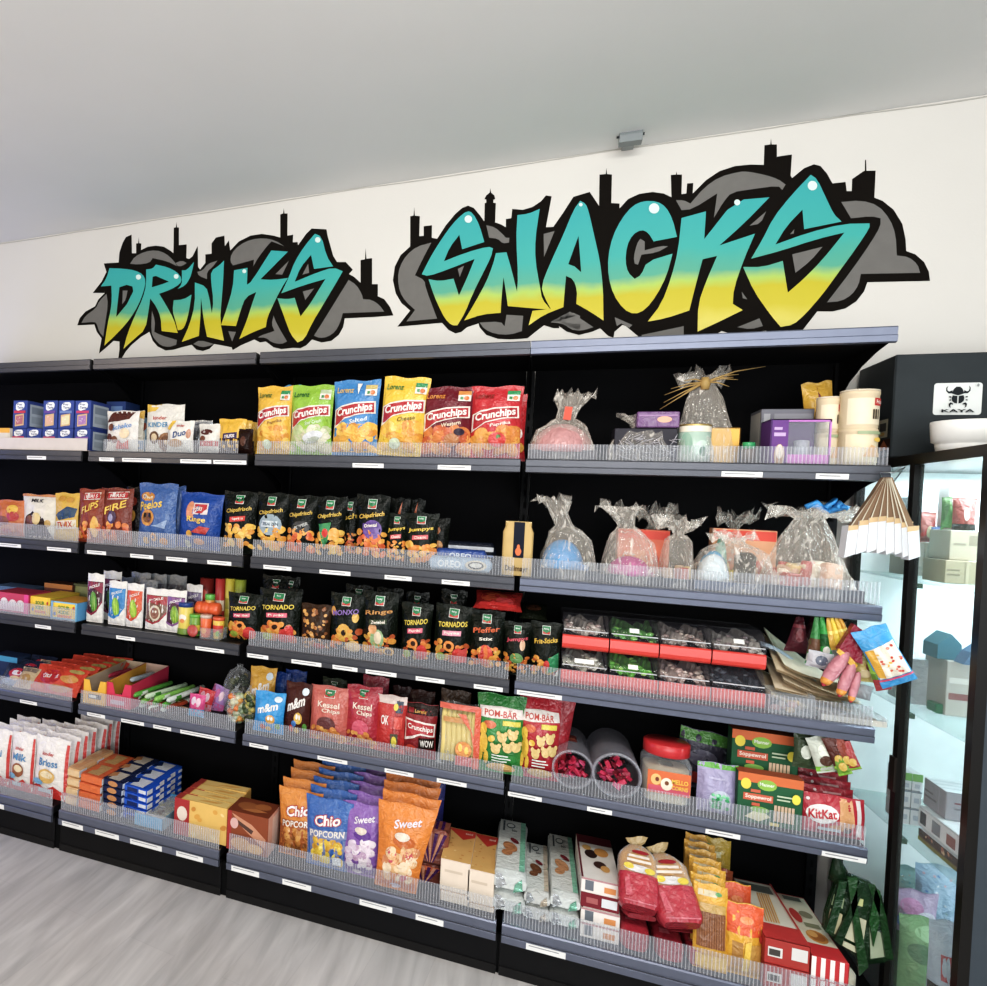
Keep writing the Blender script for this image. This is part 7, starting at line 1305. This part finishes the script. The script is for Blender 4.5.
# breadstick boxes and striped boxes lying flat, two high
def flatbox(pf0,pf1,pb0,yf,base,front,top,label,n,name,grp,dy=.0):
    X,w,h,Y,z0=fp(pf0,pf1,yf,5,dy); D=min(.40-Y,onZ(pb0,0,z0+h).y-Y if False else .36); hz=h/n
    for t in range(n):
        place(carton(w,D,hz-.0012,base,front,top,[('r',-1,0,1,1,base)],[('r',-1,0,1,1,base)],'p',.0015),name,(X,Y+.004*t,z0+t*hz),label+f", {['lowest','middle','upper'][t] if n==3 else ['lower','upper'][t]} one",'box',group=grp)
BS=[('r',-.95,.25,.95,.98,'dcd6c6'),('r',-.8,.80,.8,.94,'6a6a62')]+[('p',[(-.5+.12*k,.28),(-.43+.12*k,.28),(-.05+.11*k,.78),(-.12+.11*k,.78)],'d9a85a' if k%2 else 'c9924a') for k in range(6)]+[('r',-1,0,1,.24,'b52f2c'),('r',.9,0,1,1,'c23a34')]
BF=[('r',-.85,.3,-.2,.7,'dcd8d2'),('r',.2,.35,.9,.85,'d8d4d0'),('r',-.8,.36,-.3,.62,'4a4440')]
flatbox(764,810,765,943,'a83028',BF,BS,'red breadstick box with sticks pictured on its lid',2,'breadstick_box','breadstick boxes',.016)
SB=[('r',-.96,.2,.96,.98,'d9d2bc'),('e',.1,.32,.6,.10,'c98a3a'),('e',.1,.32,.45,.07,'a8682c'),('e',-.1,.35,.3,.05,'d9a45a'),('e',-.4,.62,.3,.12,'c23a34'),('r',-.2,.45,.7,.52,'8a8a6a'),('e',.3,.66,.4,.06,'8f8a70'),('r',-.5,.88,.6,.95,'6a6a62'),('r',-1,0,-.94,1,'c23a34')]
SF=[('r',-1+.5*k,0,-.75+.5*k,1,'efe9e4') for k in range(4)]
flatbox(811,849,790,960,'c2262c',SF,SB,'red and white striped pretzel box with a cream lid',2,'pretzel_box','pretzel boxes',.014)
# plate candle with a daisy
P_=onZ(862,972,z5+.04)
r=root('daisy_candle','round cream candle with a yellow daisy centre at the right end of the bottom shelf','candle',(min(P_.x,.93),max(P_.y,-.03),z5))
p=PB(); p.lathe([(0,0),(.055,0),(.06,.006),(.06,.032),(.054,.04),(0,.041)],28,K('e9e0c6','k')); p.build('wax_body',r)
p=PB()
for k in range(9):
    a=2*math.pi*k/9; p.add([(0,0,.0415),(.018*math.cos(a-.3),.018*math.sin(a-.3),.0425),(.030*math.cos(a),.030*math.sin(a),.042),(.018*math.cos(a+.3),.018*math.sin(a+.3),.0425)],[(0,1,2,3)],K('e0901f','k'))
p.lathe([(.008,.041),(.006,.046),(0,.047)],10,K('d97a18','k')); p.build('daisy',r)
# green tote bag hanging under the lower middle shelf
T_=onY(836,868,.03); 
r=root('green_tote_bag','dark green folded tote bag with pale printed panels hanging from the shelf end','bag',(T_.x,.03,T_.z))
q=lambda x,y,Y=.03:(onY(x,y,Y).x-T_.x,onY(x,y,Y).z-T_.z)
p=PB(); o_=[q(x,y) for x,y in ((838,880),(852,876),(872,884),(882,896),(888,925),(894,958),(884,962),(866,964),(842,946),(824,930),(826,914),(833,893))]
cx_=sum(a for a,b in o_)/12; cz_=sum(b for a,b in o_)/12
V=[]
for s_,y_ in ((1,0.0),(.8,-.022),(.45,-.034)):
    V+=[(cx_+(a-cx_)*s_,y_+.003*math.sin(7*i),cz_+(b-cz_)*s_) for i,(a,b) in enumerate(o_)]
V+=[(cx_+(a-cx_),.02,cz_+(b-cz_)) for a,b in o_]
Fs=[(j*12+i,j*12+(i+1)%12,(j+1)*12+(i+1)%12,(j+1)*12+i) for j in (0,1) for i in range(12)]+[tuple(range(24,36)),tuple(range(36,48))[::-1]]+[(36+i,36+(i+1)%12,(i+1)%12,i) for i in range(12)]
p.add(V,Fs,K('1f3f22','f'),False); p.build('bag_body',r)
for pts,c in (([(830,908),(842,914),(838,936),(826,928)],'b9b08a'),([(846,912),(866,920),(862,946),(842,936)],'c9c8a8'),([(834,894),(844,898),(842,908),(831,904)],'8fa07a'),([(869,926),(880,932),(884,956),(870,958)],'a8b59a'),([(856,897),(863,899),(862,906),(855,904)],'c9cf8a'),([(843,940),(863,950),(862,956),(842,945)],'c9c8a8')):
    p=PB(); p.prism([q(x,y,-.006) for x,y in pts],-.040,-.037,K(c,'p'),'y'); p.build('printed_panel',r)
for pts,c in (([(838,880),(846,880),(840,905),(832,934),(824,930),(832,905)],'1a3f20'),([(846,876),(856,876),(856,905),(867,965),(858,974),(850,906)],'214b24'),([(866,882),(874,884),(885,915),(892,958),(884,956),(878,915)],'1c431e'),([(858,880),(864,882),(852,915),(840,944),(833,938),(846,912)],'17361b'),([(874,886),(879,890),(878,920),(872,945),(868,920)],'235527')):
    p=PB(); p.prism([q(x,y,-.01) for x,y in pts],-.050,-.042,K(c,'f'),'y'); p.build('green_strap',r)
p=PB(); p.tube([(.0,0.004,.06),(0,0,.03),(.004,-.004,.0),(.01,-.004,-.03)],[.012,.01,.02,.03],K('16301a','f'),8); p.build('gathered_handle',r)
p=PB(); a=q(893,958,-.01); p.lathe([(0,-.006),(.007,0),(0,.006)],8,K('e0b82a','k'),(a[0],-.02,a[1])); p.build('yellow_toggle',r)
# ================================================================ light
w=bpy.data.worlds.new('daylight'); sc.world=w; w.use_nodes=True
bg=w.node_tree.nodes['Background']; bg.inputs[0].default_value=(.80,.90,1,1); bg.inputs[1].default_value=.36
def area(name,loc,tgt,sx,sy,e,col=(1,1,1)):
    d=bpy.data.lights.new(name,'AREA'); d.shape='RECTANGLE'; d.size=sx; d.size_y=sy; d.energy=e; d.color=col
    o=bpy.data.objects.new(name,d); COL.objects.link(o); o.location=loc
    o.rotation_euler=(Vector(tgt)-Vector(loc)).to_track_quat('-Z','Y').to_euler(); return o
area('shop_window_light',(1.6,-5.2,1.7),(-.3,.3,1.0),4.2,2.6,125,(.92,.97,1))
area('front_low_light',(.4,-4.6,.9),(0,.2,.6),3.6,1.0,45,(.95,.98,1))  # low fill added in front to brighten the lower shelves
area('warm_strip_left',(-2.9,-2.5,1.45),(-1.4,0,1.5),.3,1.0,9,(1,.72,.42))
area('warm_strip_middle',(.5,-2.7,1.5),(.3,0,1.5),.22,.9,5,(1,.84,.6))
area('front_left_light',(-3.6,-3.6,1.9),(-.8,.3,1.1),1.6,2.2,42,(1,.86,.72))  # warm area light from the front left
area('overhead_light',(.2,-1.9,2.85),(.1,0.2,.6),1.5,.35,40,(1,.97,.92))  # unseen area light overhead, aimed down at the shelves
area('drinks_fridge_glow',(-3.3,-.5,1.2),(-2.2,.42,1.3),.4,1.2,10,(.25,.35,1))
area('floor_bounce',(.3,-4.2,.25),(.2,-1.2,2.95),4,2,38,(.95,.98,1))  # upward fill added to brighten the ceiling, in place of bounced light
sc.view_settings.view_transform='Standard'; sc.view_settings.look='None'; sc.view_settings.exposure=0
sc.cycles.max_bounces=8; sc.cycles.transparent_max_bounces=24; sc.cycles.use_denoising=True
sc.cycles.caustics_reflective=False; sc.cycles.caustics_refractive=False

vs=sc.view_settings; vs.use_curve_mapping=True; cv=vs.curve_mapping.curves[3]
cv.points.new(.07,.052); cv.points.new(.45,.45); vs.curve_mapping.update()
vs.exposure=-.06
